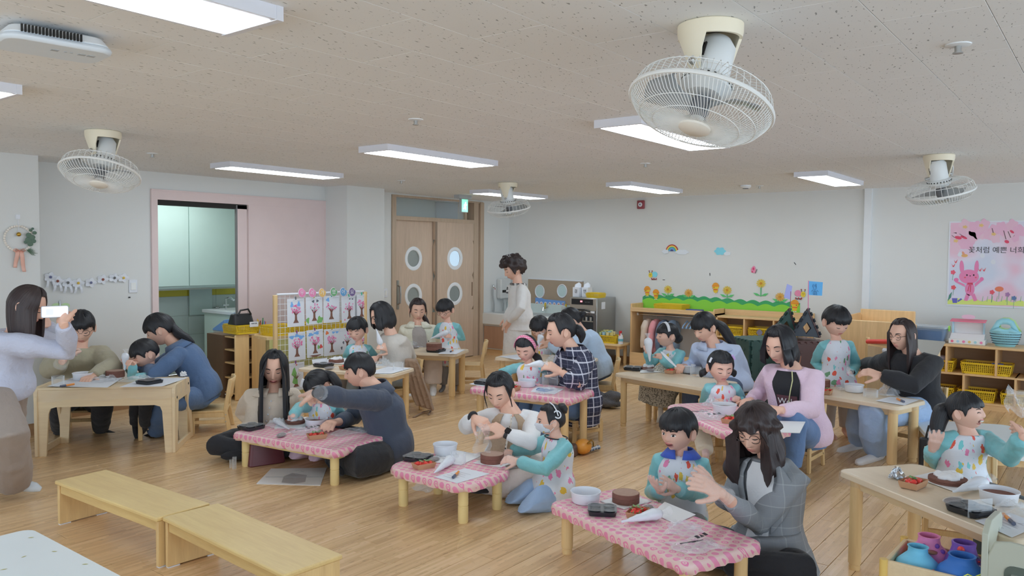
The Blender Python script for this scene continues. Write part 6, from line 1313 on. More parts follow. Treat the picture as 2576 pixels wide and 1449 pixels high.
t=thing('poster','large spring poster with a pink rabbit, cherry blossom and Korean lettering on the wall','poster',(XR,0,0));cut('backing',[(yP,zP),(yQ,zP),(yQ,zQ),(yP,zQ)],PLASTIC_W,t,0,.008)
NP=NT('poster_wash');pw_=NP.pos('World');NP.fin(NP.ramp(NP.noise(pw_,2.4,2),[(.36,rgb((198,204,220))),(.5,rgb((206,200,214))),(.64,rgb((226,188,206)))]),.5)
cut('print',[(yP-.014,zP+.014),(yQ,zP+.014),(yQ,zQ-.014),(yP-.014,zQ-.014)],NP.m,t,.008,.001)
def pc(px,py):y,z=wallpt(px,py);return y,z
def ps(nm,pts,c,d=1):return cut(nm,[pc(*p)for p in pts],cm('%d_%d_%d'%c,c),t,.009+d*.0004,.0003)
def pe(nm,px,py,rx,ry,c,d=1,rot=0.,n=18,wob=0,k=3):
 return ps(nm,[(px+rx*(1+wob*math.cos(k*a))*math.cos(a)*math.cos(rot)-ry*(1+wob*math.cos(k*a))*math.sin(a)*math.sin(rot),py+rx*(1+wob*math.cos(k*a))*math.cos(a)*math.sin(rot)+ry*(1+wob*math.cos(k*a))*math.sin(a)*math.cos(rot))for a in[2*pi*i/n for i in range(n)]],c,d)
pet=((226,184,204),(230,194,210),(220,174,198))
for i,(x,y,r)in enumerate(((2408,575,14),(2432,570,16),(2455,578,18),(2475,568,14),(2410,600,16),(2430,610,18),(2445,596,12),(2404,625,12),(2500,580,14),(2488,592,12),(2503,598,12),(2520,575,14),(2545,570,15),(2538,590,11),(2566,580,14),(2420,588,12),(2470,590,10),(2555,600,8))):pe('blossom',x,y,r*1.25,r,pet[i%3],1+(i%4)*.5,i*.7,20,.14,5)
for x,y in((2428,571),(2469,567),(2405,606),(2500,589)):pe('stamens',x,y,6,4,(212,178,120),4,0,10,.2,5)
for x,y,rx,ry,rot in((2425,597,9,3,.4),(2411,598,9,4,.2),(2533,608,6,4,.3),(2546,583,6,3,.6)):pe('bud',x,y,rx,ry,(196,70,96),5,rot)
for a,b in(((2414,588),(2426,596)),((2395,592),(2402,598)),((2496,574),(2499,586)),((2525,580),(2531,602)),((2536,582),(2543,598))):ps('twig',[(a[0]-1,a[1]),(a[0]+1,a[1]),(b[0]+1,b[1]),(b[0]-1,b[1])],(96,76,80),5)
for x,y in((2415,640),(2472,643),(2499,659)):pe('glow_spot',x,y,6,6,(212,214,222),2)
RB,RB2,RBD=(216,128,168),(206,110,154),(190,66,88)
pe('rabbit_ear',2420,672,5.5,17,RB,6,-.06);pe('rabbit_ear',2457,672,5.5,17,RB,6,.1);pe('rabbit_head',2438,696,25,18,RB,7);pe('rabbit_body',2440,727,12,17,RB,6,0,18);
ps('rabbit_arm',[(2427,715),(2428,722),(2404,710),(2402,704)],RB,6);ps('rabbit_arm',[(2452,714),(2453,722),(2472,706),(2468,700)],RB,6);pe('rabbit_paw',2406,704,6,5,RB2,7);pe('rabbit_paw',2470,702,5,5,RB2,7);ps('rabbit_leg',[(2431,738),(2440,742),(2434,757),(2425,756)],RB,6);ps('rabbit_leg',[(2444,742),(2452,738),(2459,756),(2450,758)],RB,6)
pe('rabbit_eye',2433,692,2,2.2,(50,40,46),9);pe('rabbit_eye',2450,692,2,2.2,(50,40,46),9);pe('rabbit_nose',2441,694,1.6,1.3,(70,40,50),9);pe('rabbit_cheek',2428,698,2.6,2,(222,96,120),8);pe('rabbit_cheek',2455,698,2.6,2,(222,96,120),8)
ps('bow',[(2434,711),(2448,711),(2448,717),(2441,714),(2434,717)],RBD,9);ps('bow_ribbon',[(2439,714),(2441,714),(2436,733),(2434,732)],RBD,9);ps('bow_ribbon',[(2442,714),(2444,714),(2442,735),(2440,735)],RBD,9)
ps('grass',[(2384,758)]+[(2384+i*8,752+3*math.sin(i*1.3)+i*.28)for i in range(25)]+[(2576,771),(2540,768),(2500,768),(2440,766),(2384,765)],(190,200,110),3)
for x,y,c in((2398,685,(206,90,110)),(2399,723,(204,84,92)),(2496,735,(206,84,96)),(2514,727,(214,120,90)),(2535,741,(150,110,150)),(2551,750,(90,110,150))):
 pe('flower',x,y,6 if x!=2514 else 11,5.5 if x!=2514 else 6.5,c,6,0,20,.16 if x!=2514 else 0,5);ps('flower_stem',[(x-.7,y+5),(x+.7,y+5),(x-1,y+26 if x>2480 else y+20),(x-2.2,y+26 if x>2480 else y+20)],(110,150,130),4)
for x,y in((2405,657),(2399,667),(2466,678),(2476,678)):ps('butterfly',[(x-5,y-4),(x-1,y+2),(x+5,y-5),(x+1,y+5),(x-2,y+4)],(200,84,92),6)
pe('bird',2427,643,8,4,(222,176,110),5);pe('bird_wing',2424,638,3,6,(214,150,120),6,-.4);ps('watering_can',[(2395,750),(2409,750),(2408,762),(2397,762)],(92,90,160),6);ps('can_spout',[(2409,756),(2418,750),(2421,753),(2410,760)],(92,90,160),6);ps('leaf',[(2384,758),(2388,742),(2395,734),(2393,748)],(70,120,104),5);
for i in range(9):x=2470+i*12;ps('fern',[(x,758),(x+3,745),(x+4,745),(x+2,759)],(140,170,130),4)
y,z=wallpt(2518,630);text('lettering','꽃처럼 예쁜 너희를',.076,pm('ink_grey',(64,60,62),.7,k=1.2),t,(-.011,y+.01,z-.0),(0,-1,0),(0,0,1),ext=.0003)
XS=9.45
cubby('long two tier wooden shelf with yellow baskets under the rabbit poster',(XS,1.86,0),1.75,.45,(.07,.36),((.335,.60),(.24,.50,.75)),.66)
for lab,y,z,l in(('yellow basket with doll clothes in the upper tier under the blue storage box',1.54,.36,.32),('wide yellow basket in the upper tier under the teal tote',1.08,.36,.46),('yellow basket in the lower tier beside the chair',1.52,.07,.3),('yellow basket in the lower tier behind the laughing girl',1.16,.07,.34),('yellow basket holding a rolled cream blanket in the lower tier',.76,.07,.36)):basket(lab,(XS+.17,y,z),l,.26,.12,pi/2,'yellow baskets in the shelf under the poster')
heap('bunched lilac doll clothes in the upper basket under the blue storage box',(XS+.16,1.52,.46),.09,(160,164,190),seed=2)
o=thing('rolled_blanket','rolled cream blanket in the lower right basket','blanket',(XS+.15,.77,.17));q=MB();q.tube([V3(0,-.14,0),V3(0,-.13,0),V3(0,.13,0),V3(0,.14,0)],[.03,.055,.055,.03],16);q.build('roll',cloth('cream_fleece',(190,182,164)),o)
tag(MB().box((-.03,-.05,0),(.03,.05,.02)).build('blue_box',pm('blue_box',(70,84,150),.5),None,(XS+.1,.98,.465),bevel=.003),'small blue box lying in the wide yellow basket','box')
o=thing('storage_box','blue tinted clear storage box with green clips on the shelf','storage box',(XS+.22,1.66,.66));MB().prism(rrect(.26,.34,.03),0,.15,top=rrect(.29,.38,.03)).build('tub',clear('blue_tub',.5,(.2,.36,.62)),o);MB().prism(rrect(.31,.40,.03),.15,.172).build('lid',clear('pale_lid',.45,(.72,.84,.95)),o,bevel=.004);MB().box((-.03,-.215,.12),(.03,-.2,.18)).build('clip',pm('green_clip',(150,200,90),.4),o,bevel=.004);MB().box((-.1,-.13,.01),(.1,.13,.11)).build('contents',pm('blue_blocks',(70,96,150),.6,.3,30.),o,bevel=.02)
o=thing('toy_stall','white and pink toy shop counter with striped canopy on the shelf','toy',(XS+.2,1.27,.66));PW_=pm('toy_white',(206,206,206),.4,.02);MB().box((-.1,-.17,0),(.1,.17,.055)).build('base',PW_,o,bevel=.006);MB().prism([(-.1,.055),(.06,.055),(.06,.11),(-.03,.11)],-.16,.16,lambda p:V3(p[0],p[2],p[1])).build('display_tray',PW_,o,bevel=.004)
for s_ in(1,-1):MB().box((-.0,s_*.145-.008,.05),(.02,s_*.145+.008,.25)).build('post',pm('toy_blue',(160,190,206),.4),o)
MB().prism([(-.07,.235),(.04,.255),(.04,.262),(-.07,.243)],-.165,.165,lambda p:V3(p[0],p[2],p[1])).build('canopy',pm('toy_pink',(214,110,136),.4),o);MB().prism([(.065*math.cos(a),.024*math.sin(a))for a in[2*pi*i/24 for i in range(24)]],0,.008,lambda p:V3(-.02-p[2],-p[0],.29+p[1])).build('oval_sign',pm('toy_sign',(214,176,196),.4),o);MB().box((.03,-.14,.11),(.034,.14,.24)).build('back_card',PW_,o)
for i,c in enumerate(((206,120,160),(150,190,200),(220,190,120),(206,120,160),(160,190,206),(214,110,136))):q=MB().prism([(.014*math.cos(a),.014*math.sin(a))for a in[2*pi*k/12 for k in range(12)]],0,.002,lambda p,i=i:V3(-.1-p[2],-.135+i*.054-p[0],.028+p[1]));q.build('sticker_dot',cm('%d_%d_%d'%c,c),o,smooth=0)
o=thing('tote_basket','teal and green perforated rubber tote basket on the shelf','basket',(XS+.2,.93,.66));TQ=pm('teal_rubber',(134,186,198),.5,.03);q=MB();n=32
rr_=[(0,.085),(.05,.115),(.12,.135),(.16,.138)]
q.loft([[V3(r*.7*math.cos(a),r*math.sin(a),z)for a in[2*pi*i/n for i in range(n)]]for z,r in rr_]);q.build('body',TQ,o)
q=MB()
for k in range(5):
 for i in range(30):
  a=pi/2+pi*i/29;z=.03+k*.025;r=.1+.035*min(1,z/.12);q.box((-.0006,-.0045,-.004),(.004,.0045,.004),lambda p,a=a,r=r,z=z:V3((r*1.03-p[0]*-1)*.72*math.cos(a),(r*1.03)*math.sin(a)+p[1],z+p[2]))
o2=q.build('perforations',pm('tote_hole',(60,80,90),.8),o,smooth=0);o2['kind']='stuff'
for s_,c in((-1,TQ),(1,pm('lime_rubber',(170,196,140),.5))):
 q=MB();out=[(-.138,.15),(-.10,.22),(-.075,.27),(-.03,.295),(.03,.295),(.075,.27),(.10,.22),(.138,.15)];inn=[(-.05,.215),(-.05,.2),(-.05,.19),(-.02,.175),(.02,.175),(.05,.19),(.05,.2),(.05,.215)];inn=[(-.052,.2),(-.05,.215),(-.04,.228),(-.015,.235),(.015,.235),(.04,.228),(.05,.215),(.052,.2)]
 q.strip([V3(s_*.085*(1-(z-.15)*2),y,z)for y,z in out],[V3(s_*.085*(1-(z-.15)*2),y,z)for y,z in inn]);lo=[(-.138,.15),(-.06,.15),(0,.15),(.06,.15),(.138,.15)];hi=[(-.052,.2),(-.03,.185),(0,.18),(.03,.185),(.052,.2)];q.strip([V3(s_*.085*(1-(z-.15)*2),y,z)for y,z in lo],[V3(s_*.085*(1-(z-.15)*2),y,z)for y,z in hi]);q.build('handle',c,o).modifiers.new('t','SOLIDIFY').thickness=.008
pkx,pky=8.75,2.02
t=thing('play_counter','wooden play counter with raised rounded side boards behind the standing boy','play furniture',(pkx,pky,0),math.radians(-4));MB().prism([(0,0),(.6,0),(.6,.93),(.55,.96),(.2,.95),(.0,.93)],0,.02,lambda p:V3(.0+p[0],.30+p[2],p[1])).build('side_board',SHELFZ,t,bevel=.004);MB().box((-.02,-.25,0),(0,.32,.92)).build('front_board',SHELFZ,t,bevel=.012);MB().box((0,-.25,.80),(.6,.3,.82)).build('counter_top',SHELFW,t);MB().box((.60,-.25,0),(.62,.32,1.0)).build('back_board',SHELFZ,t,bevel=.012);MB().box((0,-.27,0),(.6,-.25,.86)).build('side_board',SHELFZ,t,bevel=.004)
t=thing('toy_stroller','wooden toy cart frame with round finial and red roller by the play counter','toy',(8.1,1.80,0),math.radians(-35))
for y in(-.16,.16):MB().box((-.015,y-.015,0),(.015,y+.015,.80)).build('upright',MAPLEZ,t,bevel=.004)
q=MB();q.ell((0,-.16,.835),.035,14,10);q.build('finial',MAPLEZ,t);MB().box((-.015,-.16,.74),(.015,.16,.77)).build('cross_rail',MAPLE,t,bevel=.003);q=MB();q.cyl(V3(-.02,-.14,.79),V3(-.02,.14,.76),.022);q.build('roller',pm('red_roller',(206,70,60),.4),t);q=MB();q.cyl(V3(-.03,-.12,.70),V3(-.03,-.09,.70),.025);q.build('wheel',PLASTIC_W,t);MB().box((-.01,-.15,.1),(.01,.15,.72)).build('panel',BIRCHZ,t);q=MB();q.tube([V3(0,-.16-.24*math.sin(a),.36+.32*math.cos(a))for a in[pi*i/10*.5 for i in range(11)]],.012,6);q.build('hoop',MAPLE,t);MB().box((-.02,-.18,.5),(-.01,-.165,.58)).build('hinge',pm('hinge_brown',(80,60,52),.5),t)
t=thing('slanted_lid_box','grey edged box with a slanted lid behind the woman in black','box',(8.05,1.52,0),math.radians(-10));MB().prism([(0,0),(.4,0),(.4,.74),(0,.5)],-.12,.12,lambda p:V3(p[0],p[2],p[1])).build('cabinet',BIRCHZ,t,bevel=.004);MB().prism([(-.04,.495),(.42,.77),(.42,.785),(-.04,.51)],-.15,.15,lambda p:V3(p[0],p[2],p[1])).build('lid',pm('grey_lid',(140,138,132),.4),t)
GRN,MAR,CHA=pm('dark_green_panel',(44,72,66),.5,.05,k=1.4),pm('maroon_panel',(82,56,54),.5,.05,k=1.4),pm('charcoal_panel',(56,62,70),.5,.05,k=1.4)
def block(label,loc,rz,s_,mats,h):
 t=thing('panel_block',label,'toy block',loc,rz)
 def face(Mf,m_):
  q=MB();q.box((-s_/2+.012,-.012,.012),(s_/2-.012,.012,h-.012),Mf)
  for i in range(6):
   for zz in(0,h-.022):q.box((-s_/2+.02+i*s_/6,-.018,zz),(-s_/2+.02+(i+.55)*s_/6,.014,zz+.022),Mf)
  for i in range(5):
   for xx in(-s_/2,s_/2-.022):q.box((xx,-.018,.02+i*h/5),(xx+.022,.014,.02+(i+.55)*h/5),Mf)
  for i in range(2):
   for j in range(2):q.cyl(Mf(V3(-s_/4+i*s_/2,-.012,h/4+j*h/2)),Mf(V3(-s_/4+i*s_/2,-.016,h/4+j*h/2)),.018,n=10)
  o=q.build('panel',m_,t,smooth=0,bevel=.003)
 for k in range(4):face((lambda k:lambda p:rz2(pi/2*k)(V3(p[0],p[1]-s_/2,p[2])))(k),mats[k%2])
 q=MB();q.box((-s_/2+.01,-s_/2+.01,h-.02),(s_/2-.01,s_/2-.01,h));q.build('top_panel',mats[0],t,smooth=0,bevel=.004)
 return t
va=lambda px,py,D:W(px,py,D)
b1=va(1905,900,7.95);bz=.42
block('dark green cube of big interlocking panels behind the woman in pink cardigan',(b1[0],b1[1],.36),-.66,.40,(GRN,GRN),.40);b2=va(2005,900,8.0);block('maroon cube of big interlocking panels beside the standing boy',(b2[0],b2[1],.34),-.66,.42,(MAR,MAR),.40)
block('black base cube of big panels under the green one',(b1[0],b1[1],0),-.66,.40,(CHA,GRN),.36);block('black base cube of big panels under the maroon one',(b2[0],b2[1],0),-.66,.42,(CHA,MAR),.34)
def tri(label,pts,D,mat,dd=.28):
 P=[W(x,y,D)for x,y in pts];c=sum(P)/3;t=thing('pyramid_panel',label,'toy block',c)
 top,a,b=P
 back=(a+b)/2+FH*dd*1.4;back[2]=a[2];hole=.34
 def side(v0,v1,v2,m_,hh=True):
  n=nrm(np.cross(v1-v0,v2-v0));cc=(v0+v1+v2)/3-(v0-(v1+v2)/2)*.04;q=MB();th=.022
  k=4;ring=[];u=nrm(v2-v1);w_=nrm(v0-(v1+v2)/2);sz=np.linalg.norm(v2-v1)*.15
  dia=[cc+w_*sz*1.35,cc-u*sz,cc-w_*sz*1.35,cc+u*sz]
  out=[v0,v1*.5+v0*.5,v1,v1*.5+v2*.5,v2,v2*.5+v0*.5]
  inn=[dia[0],dia[1]*.5+dia[0]*.5,dia[1],dia[2],dia[3],dia[3]*.5+dia[0]*.5]
  rings=[[x for x in inn],[x for x in out],[x-n*th for x in out],[x-n*th for x in inn]]
  q.loft(rings,cap=False,close=True)
  for e0,e1 in((v0,v1),(v0,v2)):
   for i in range(4):
    p=e0+(e1-e0)*(.16+i*.22);r=e0+(e1-e0)*(.27+i*.22);q.tube([p,r],.014,6)
  q.v=[tuple(np.array(v)-c)for v in q.v];q.build('triangle',m_,t,smooth=0,fix=True)
 side(top,a,b,mat);side(top,b,back,MAR);side(top,back,a,mat)
 return t
tri('dark green triangular panel pyramid on the cubes, left one',((1988,774),(1935,843),(2008,840)),8.0,GRN);tri('charcoal triangular panel pyramid with a diamond hole on the cubes',((2034,774),(1990,846),(2066,848)),7.9,CHA)
def flag(label,p0,p1,quad,D,c,stick,draw=False):
 a=W(*p0,D);t=thing('paper_flag',label,'flag',a);q=MB();q.cyl(V3(0,0,0),W(*p1,D)-a,.004,n=6);q.build('stick',stick,t)
 q=MB();P=[W(x,y,D-.002)-a for x,y in quad];q.add(P+[p+FH*.002 for p in P],[(0,1,2,3),(7,6,5,4)]);q.build('flag_paper',c,t,smooth=0)
 if draw:
  q=MB();w0=lambda x,y:W(x,y,D-.006)-a
  for pts in(((2046,724),(2050,716),(2054,724),(2050,731),(2046,724)),((2050,731),(2050,741)),((2046,741),(2055,741),(2054,733),(2046,733),(2046,741)),((2044,722),(2046,715)),((2054,722),(2053,714)),((2041,733),(2046,729)),((2055,730),(2059,734))):q.tube([w0(*p)for p in pts],.0016,4)
  q.build('pencil_drawing',pm('flag_ink',(50,70,110),.7),t)
flag('plain lilac paper flag on a stick in the green pyramid',(1988,776),(1989,733),((1980,714),(1993,720),(1989,754),(1972,748)),8.0,pm('lilac_paper',(152,156,206),.7),pm('red_stick',(150,90,90),.6));flag('blue paper flag with a child\'s drawing on a pink stick',(2033,778),(2034,706),((2034,707),(2070,710),(2068,744),(2033,742)),7.9,pm('sky_paper',(88,156,206),.7),pm('pink_stick',(216,120,160),.6),True)
t=table('small low wooden table with a cup basket left of the coat rack',(9.72,5.78),.62,.34,90,.33,leg='wood',top=MAPLE,lr=.026)
basket('yellow basket full of small cups on the low table',(9.68,5.72,.33),.34,.22,.11,pi/2,'yellow baskets near the steriliser')
CUPC=[(222,212,140),(196,206,150),(150,186,206),(226,218,170)]
for i in range(11):
 c=CUPC[(i*3+1)%4];o=thing('cup','small pastel plastic cup in the yellow basket on the low table','cup',(9.62+.05*(i%3),5.84-.065*(i//3),.43+.012*((i*7)%3)),rnd.random()*6,'pastel cups in the yellow basket');MB().lathe([(0,0),(.024,0),(.028,.05),(.025,.05),(.022,.004),(0,.004)],14).build('body',pm('cup%d%d'%c[:2],c,.4),o);q=MB();q.tube([V3(.026,0,.012),V3(.042,0,.018),V3(.042,0,.036),V3(.027,0,.042)],.004,5);q.build('handle',pm('cup%d%d'%c[:2],c,.4),o)
o=thing('spray_bottle','white spray bottle with red trigger on the low table','bottle',(9.62,5.50,.33));MB().lathe([(0,0),(.035,0),(.036,.09),(.03,.12),(.014,.135),(.014,.15),(0,.15)],18).build('body',PLASTIC_W,o);MB().lathe([(.0365,.04),(.0365,.075)],18).build('label_band',pm('teal_label',(96,160,176),.5),o);MB().box((-.035,-.01,.15),(.02,.01,.185)).build('trigger_head',pm('red_trigger',(190,52,62),.4),o,bevel=.005);MB().box((-.03,-.006,.11),(-.022,.006,.15)).build('trigger',pm('red_trigger',(190,52,62),.4),o)
t=thing('steriliser','stainless steel cup steriliser with black control panel and dark glass door','appliance',(9.52,5.83,0));MB().box((0,0,.03),(.52,.46,.96)).build('cabinet',SILVER,t,bevel=.008);MB().box((-.012,.01,.78),(0,.45,.95)).build('control_fascia',pm('steel_face',(170,164,156),.35,metal=.6,k=1.2),t,bevel=.004);MB().box((-.016,.06,.86),(-.012,.42,.94)).build('display',BLK,t);MB().box((-.018,.235,.895),(-.016,.27,.918)).build('red_readout',emis('red_digits',(1,.12,.2),1.4),t);text('display_print','▪▪ ▪ ▪▪▪',.022,pm('print_grey',(130,134,140),.6),t,(-.0165,.15,.9),(0,-1,0),(0,0,1))
MB().prism(rrect(.44,.70,.05),0,.014,lambda p:V3(-p[2],.23+p[0],.40+p[1])).build('door_frame',pm('dark_steel',(84,80,80),.35,k=1.2),t,bevel=.004);MB().prism(rrect(.36,.62,.03),0,.003,lambda p:V3(-.014-p[2],.23+p[0],.40+p[1])).build('door_glass',pm('smoked_glass',(46,50,56),.08,k=1.),t);MB().box((-.02,.05,.62),(-.014,.41,.635)).build('inner_rack',SILVER,t)
for i in range(5):MB().cyl(V3(-.018,.09+i*.07,.637),V3(-.018,.09+i*.07,.69),.018).build('inner_cup',SILVER,t)
for x in(.04,.48):
 for y in(.04,.42):MB().cyl(V3(x,y,0),V3(x,y,.03),.018).build('foot',BLK,t)
MB().box((.12,-.002,.80),(.22,0,.9)).build('notice',PAPER,t);MB().box((-.014,.03,.745),(-.012,.17,.775)).build('name_strip',PAPER,t);q=MB();q.tube([V3(-.02,.1,.765),V3(-.06,.16,.79),V3(-.06,.3,.79),V3(-.02,.36,.765)],.012,8);q.build('door_handle',BLK,t)
basket('yellow basket of folded paper on top of the steriliser',(9.68,5.95,.96),.22,.2,.07,pi/2,'yellow baskets near the steriliser')
for i,(y,lab)in enumerate(((6.24,'white tissue box with black lettering on the steriliser, left one'),(6.12,'white tissue box with printed characters on the steriliser, right one'))):
 o=thing('tissue_box',lab,'tissue box',(9.66+.05*i,y,.96));MB().box((-.06,-.055,0),(.06,.055,.14)).build('carton',PAPER,o,bevel=.003);text('print',('결','면')[i],.06,pm('ink_grey',(64,60,62),.7,k=1.2),o,(-.061,0,.08),(0,-1,0),(0,0,1));q=MB();q.grid(lambda u,v:V3(.02*math.sin(u*5)+.01*v,-.05+.1*u,.14+.07*v*(1-.5*abs(2*u-1))),8,4);q.build('tissue',PAPER,o)
yb0,yb1=7.42,6.40
t=thing('mirror_board','brown board with two white rimmed oval mirrors above the sink','mirror',(XR,0,0));cut('board',[(yb0,.80),(yb1,.78),(yb1,1.17),(yb0,1.19)],pm('cork_brown',(146,130,112),.8,.06,60.),t,0,.03);cut('edge_strip',[(yb0,1.18),(yb1,1.165),(yb1,1.18),(yb0,1.195)],PLASTIC_W,t,.0,.035)
MIR=pm('mirror_glass',(170,190,190),.08,.02)
for px,py in((1361,733),(1417,732)):
 y,z=wallpt(px,py);q=MB();q.tube([V3(-.035,y+.085*math.cos(a),z+.098*math.sin(a))for a in[2*pi*i/32 for i in range(32)]],.009,8,close=True);q.build('rim',PLASTIC_W,t);cut('mirror_pane',blob(y,z,.08,.093,28),MIR,t,.031,.002)
t=thing('handwash_sign','blue hand washing sign with six round pictures above the sink','sign',(XR,0,0));y0_,z0_=wallpt(1350,771);y1_,z1_=wallpt(1425,757);cut('panel',[(y0_,z0_),(y1_,z0_-.005),(y1_,z1_),(y0_-.18,z1_+.01),(y0_-.1,z1_+.035),(y0_,z1_+.03)],pm('sign_blue',(104,144,200),.5),t,.034,.004)
for i in range(6):yy=y0_-.035-i*.082;cut('step_picture',blob(yy,(z0_+z1_)/2-.003,.03,.032,16),PAPER,t,.038,.001);cut('hands_drawing',blob(yy,(z0_+z1_)/2-.003,.016,.014,12,.3,3,i),cm('hands',(170,110,100)),t,.039,.001)
cut('figure',blob(y1_+.03,(z0_+z1_)/2,.018,.02,12,.3,4),cm('fig_red',(190,80,100)),t,.038,.001)
t=thing('sink_counter','white sink counter with a wooden front beside the sliding door','sink',(9.41,6.4,0));MB().box((0,0,.10),(.62,1.42,.50)).build('cabinet',pm('sink_side',(176,172,166),.6),t);MB().box((-.012,.02,.12),(0,.70,.46)).build('cabinet_door',wood('sink_front',(150,116,94),2,1.,.45,.08),t,bevel=.003);MB().box((-.012,.72,.12),(0,1.40,.46)).build('cabinet_door',wood('sink_front',(150,116,94),2,1.,.45,.08),t,bevel=.003);MB().box((-.03,-.02,.48),(.63,1.43,.66)).build('basin_block',pm('sink_white',(190,190,188),.35),t,bevel=.015);MB().box((.03,.0,0),(.6,1.4,.1)).build('plinth',SHELFW,t)
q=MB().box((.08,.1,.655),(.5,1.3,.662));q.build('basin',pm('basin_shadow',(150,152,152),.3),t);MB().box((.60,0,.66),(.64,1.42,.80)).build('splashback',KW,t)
for i,px in enumerate((1380,1432)):
 y,z=wallpt(px,790);o=thing('tap','brass and chrome wall tap with yellow tag over the sink','tap',(XR-.04,y,.70),0,'taps over the sink');q=MB();q.tube([V3(0,0,.06),V3(-.05,0,.06),V3(-.1,0,.05),V3(-.11,0,.0)],.012,8);q.cyl(V3(-.02,-.03,.06),V3(-.02,.03,.06),.01);q.build('spout',CHROME,o);MB().box((-.06,-.012,.03),(-.05,.012,.12)).build('yellow_tag',YEL,o)
o=thing('soap_pump','grey soap pump bottle standing on the sink','bottle',(9.86,6.62,.662));MB().lathe([(0,0),(.04,0),(.04,.12),(.015,.14),(0,.14)],16).build('body',pm('soap_grey',(176,180,176),.4),o);q=MB();q.cyl(V3(0,0,.14),V3(0,0,.18),.008);q.tube([V3(0,0,.18),V3(-.05,0,.175)],.01,6);q.build('pump',PLASTIC_W,o)
t=thing('paper_towel_dispenser','white towel dispenser with a dark slot on the wall behind the standing woman','dispenser',(9.88,YL,1.02));MB().box((-.13,-.10,-.16),(.13,0,.16)).build('case',pm('dispenser_grey',(180,180,178),.4),t,bevel=.02);MB().box((-.10,-.105,-.06),(.10,-.10,-.02)).build('slot',DARK,t)
for px in(1238,1262):
 p=atl(px,730,YL-.03);o=thing('flexible_hose','grey flexible shower hose with tap head on the wall by the door, %s'%('left one' if px<1250 else 'right one'),'hose',(p[0],YL-.05,.66));q=MB();q.tube([V3(.02,0,0),V3(.0,-.02,.12),V3(-.005,0,.26),V3(-.005,0,.38)],.014,8);q.build('hose',pm('hose_grey',(150,152,152),.4,metal=.4),o);q=MB();q.ell((-.005,-.01,.40),(.018,.02,.035),10,8);q.cyl(V3(-.005,0,.40),V3(.02,-.02,.39),.008);q.build('tap_head',CHROME,o);q=MB();q.ell((.022,-.02,.365),(.006,.006,.016),8,6);q.build('red_lever',pm('lever_red',(140,60,60),.5),o)
def plate(px,py,w_,h_,label,cat,plane=YL,name='light_switch',n=1):
 p=atl(px,py,plane);t=thing(name,label,cat,(p[0],plane,p[2]));MB().box((-w_/2,-.012,-h_/2),(w_/2,0,h_/2)).build('plate',PLASTIC_W,t,bevel=.003)
 for i in range(n):MB().box((-w_/2+.016+i*(w_-.03)/n,-.018,-h_*.28),(-w_/2+.012+(i+1)*(w_-.03)/n,-.012,h_*.28)).build('rocker',pm('rocker_white',(206,206,204),.4),t,bevel=.002)
plate(334,720,.085,.13,'white wall switch below the paper garland','switch');plate(948,737,.07,.12,'white wall switch left of the sliding door, middle one','switch',YL,n=1);plate(969,737,.07,.12,'white wall switch next to the sliding door frame','switch',YL);plate(926,738,.07,.12,'white wall switch nearest to the drawing board','switch',YL-.0)
o=atl(325,748,YL);tag(MB().box((-.008,-.01,-.006),(.008,0,.006)).build('wall_peg',BLK,None,o),'tiny dark peg on the wall below the switch','peg')
p=atl(150,770,YL);t=thing('wall_hook','small metal hook on a pale green sticker behind the phone','hook',(p[0],YL,p[2]));q=MB();q.ell((-.03,-.003,0),(.045,.003,.03),14,6);q.ell((.05,-.003,0),(.04,.003,.028),14,6);q.build('sticker',pm('green_sticker',(172,196,150),.6),t);q=MB();q.tube([V3(0,-.008,.05),V3(0,-.012,.0),V3(0,-.03,-.01)],.006,6);q.build('hook',CHROME,t)
p=atl(45,600,7.34);t=thing('wreath','white bead ring wreath with eucalyptus, gold bell and peach ribbon on the left pillar','wreath',(p[0],7.34,p[2]));R_=.105
for i in range(34):a=2*pi*i/34;q=MB().ell((R_*math.cos(a),-.012,R_*math.sin(a)),(.0105,.009,.0105),8,6);q.build('bead',pm('bead_cream',(206,198,188),.5),t)
LEAFG=pm('eucalyptus',(78,98,84),.6,.1)
for x,z,r in((.075,.03,.024),(.10,.012,.026),(.07,-.01,.026),(.11,-.02,.022),(.085,-.045,.024),(.12,.05,.018),(.09,.07,.014),(.105,.085,.012),(.05,-.03,.016)):q=MB().ell((x,-.025,z),(r,.003,r*.85),12,6);q.build('leaf',LEAFG,t)
q=MB()
for i in range(26):a=-1.2+rnd.random()*2.2;L_=.05+.03*rnd.random();q.tube([V3(.06,-.02,-.10),V3(.06+L_*math.cos(a),-.025-.01*rnd.random(),-.10-L_*.6*math.sin(a+.6))],.0012,4)
q.build('pine_sprig',pm('pine_green',(86,110,90),.7),t);q=MB();q.ell((.0,-.02,.035),.018,12,8);q.build('bell',pm('gold_bell',(176,140,60),.25,metal=.9,k=1.3),t);q=MB();q.cyl(V3(0,-.016,.055),V3(0,-.012,.17),.002,n=5);q.build('cord',PLASTIC_W,t)
RIB=pm('peach_ribbon',(202,156,140),.4);q=MB()
for s_ in(1,-1):q.tube([V3(0,-.02,-.1),V3(s_*.03,-.03,-.085),V3(s_*.045,-.03,-.1),V3(s_*.03,-.03,-.115),V3(0,-.02,-.1)],.012,6,rb=.003);q.grid(lambda u,v:V3(s_*.012-.02*(s_<0)*v+.025*v*(s_>0)+(u-.5)*.035*(1-.2*v),-.022-.008*math.sin(v*6),-.1-.18*v*(1 if s_>0 else .8)),3,10)
q.build('ribbon',RIB,t).modifiers.new('t','SOLIDIFY').thickness=.002
MB().box((-.015,-.014,.165),(.015,0,.20)).build('wall_hook',PLASTIC_W,t)
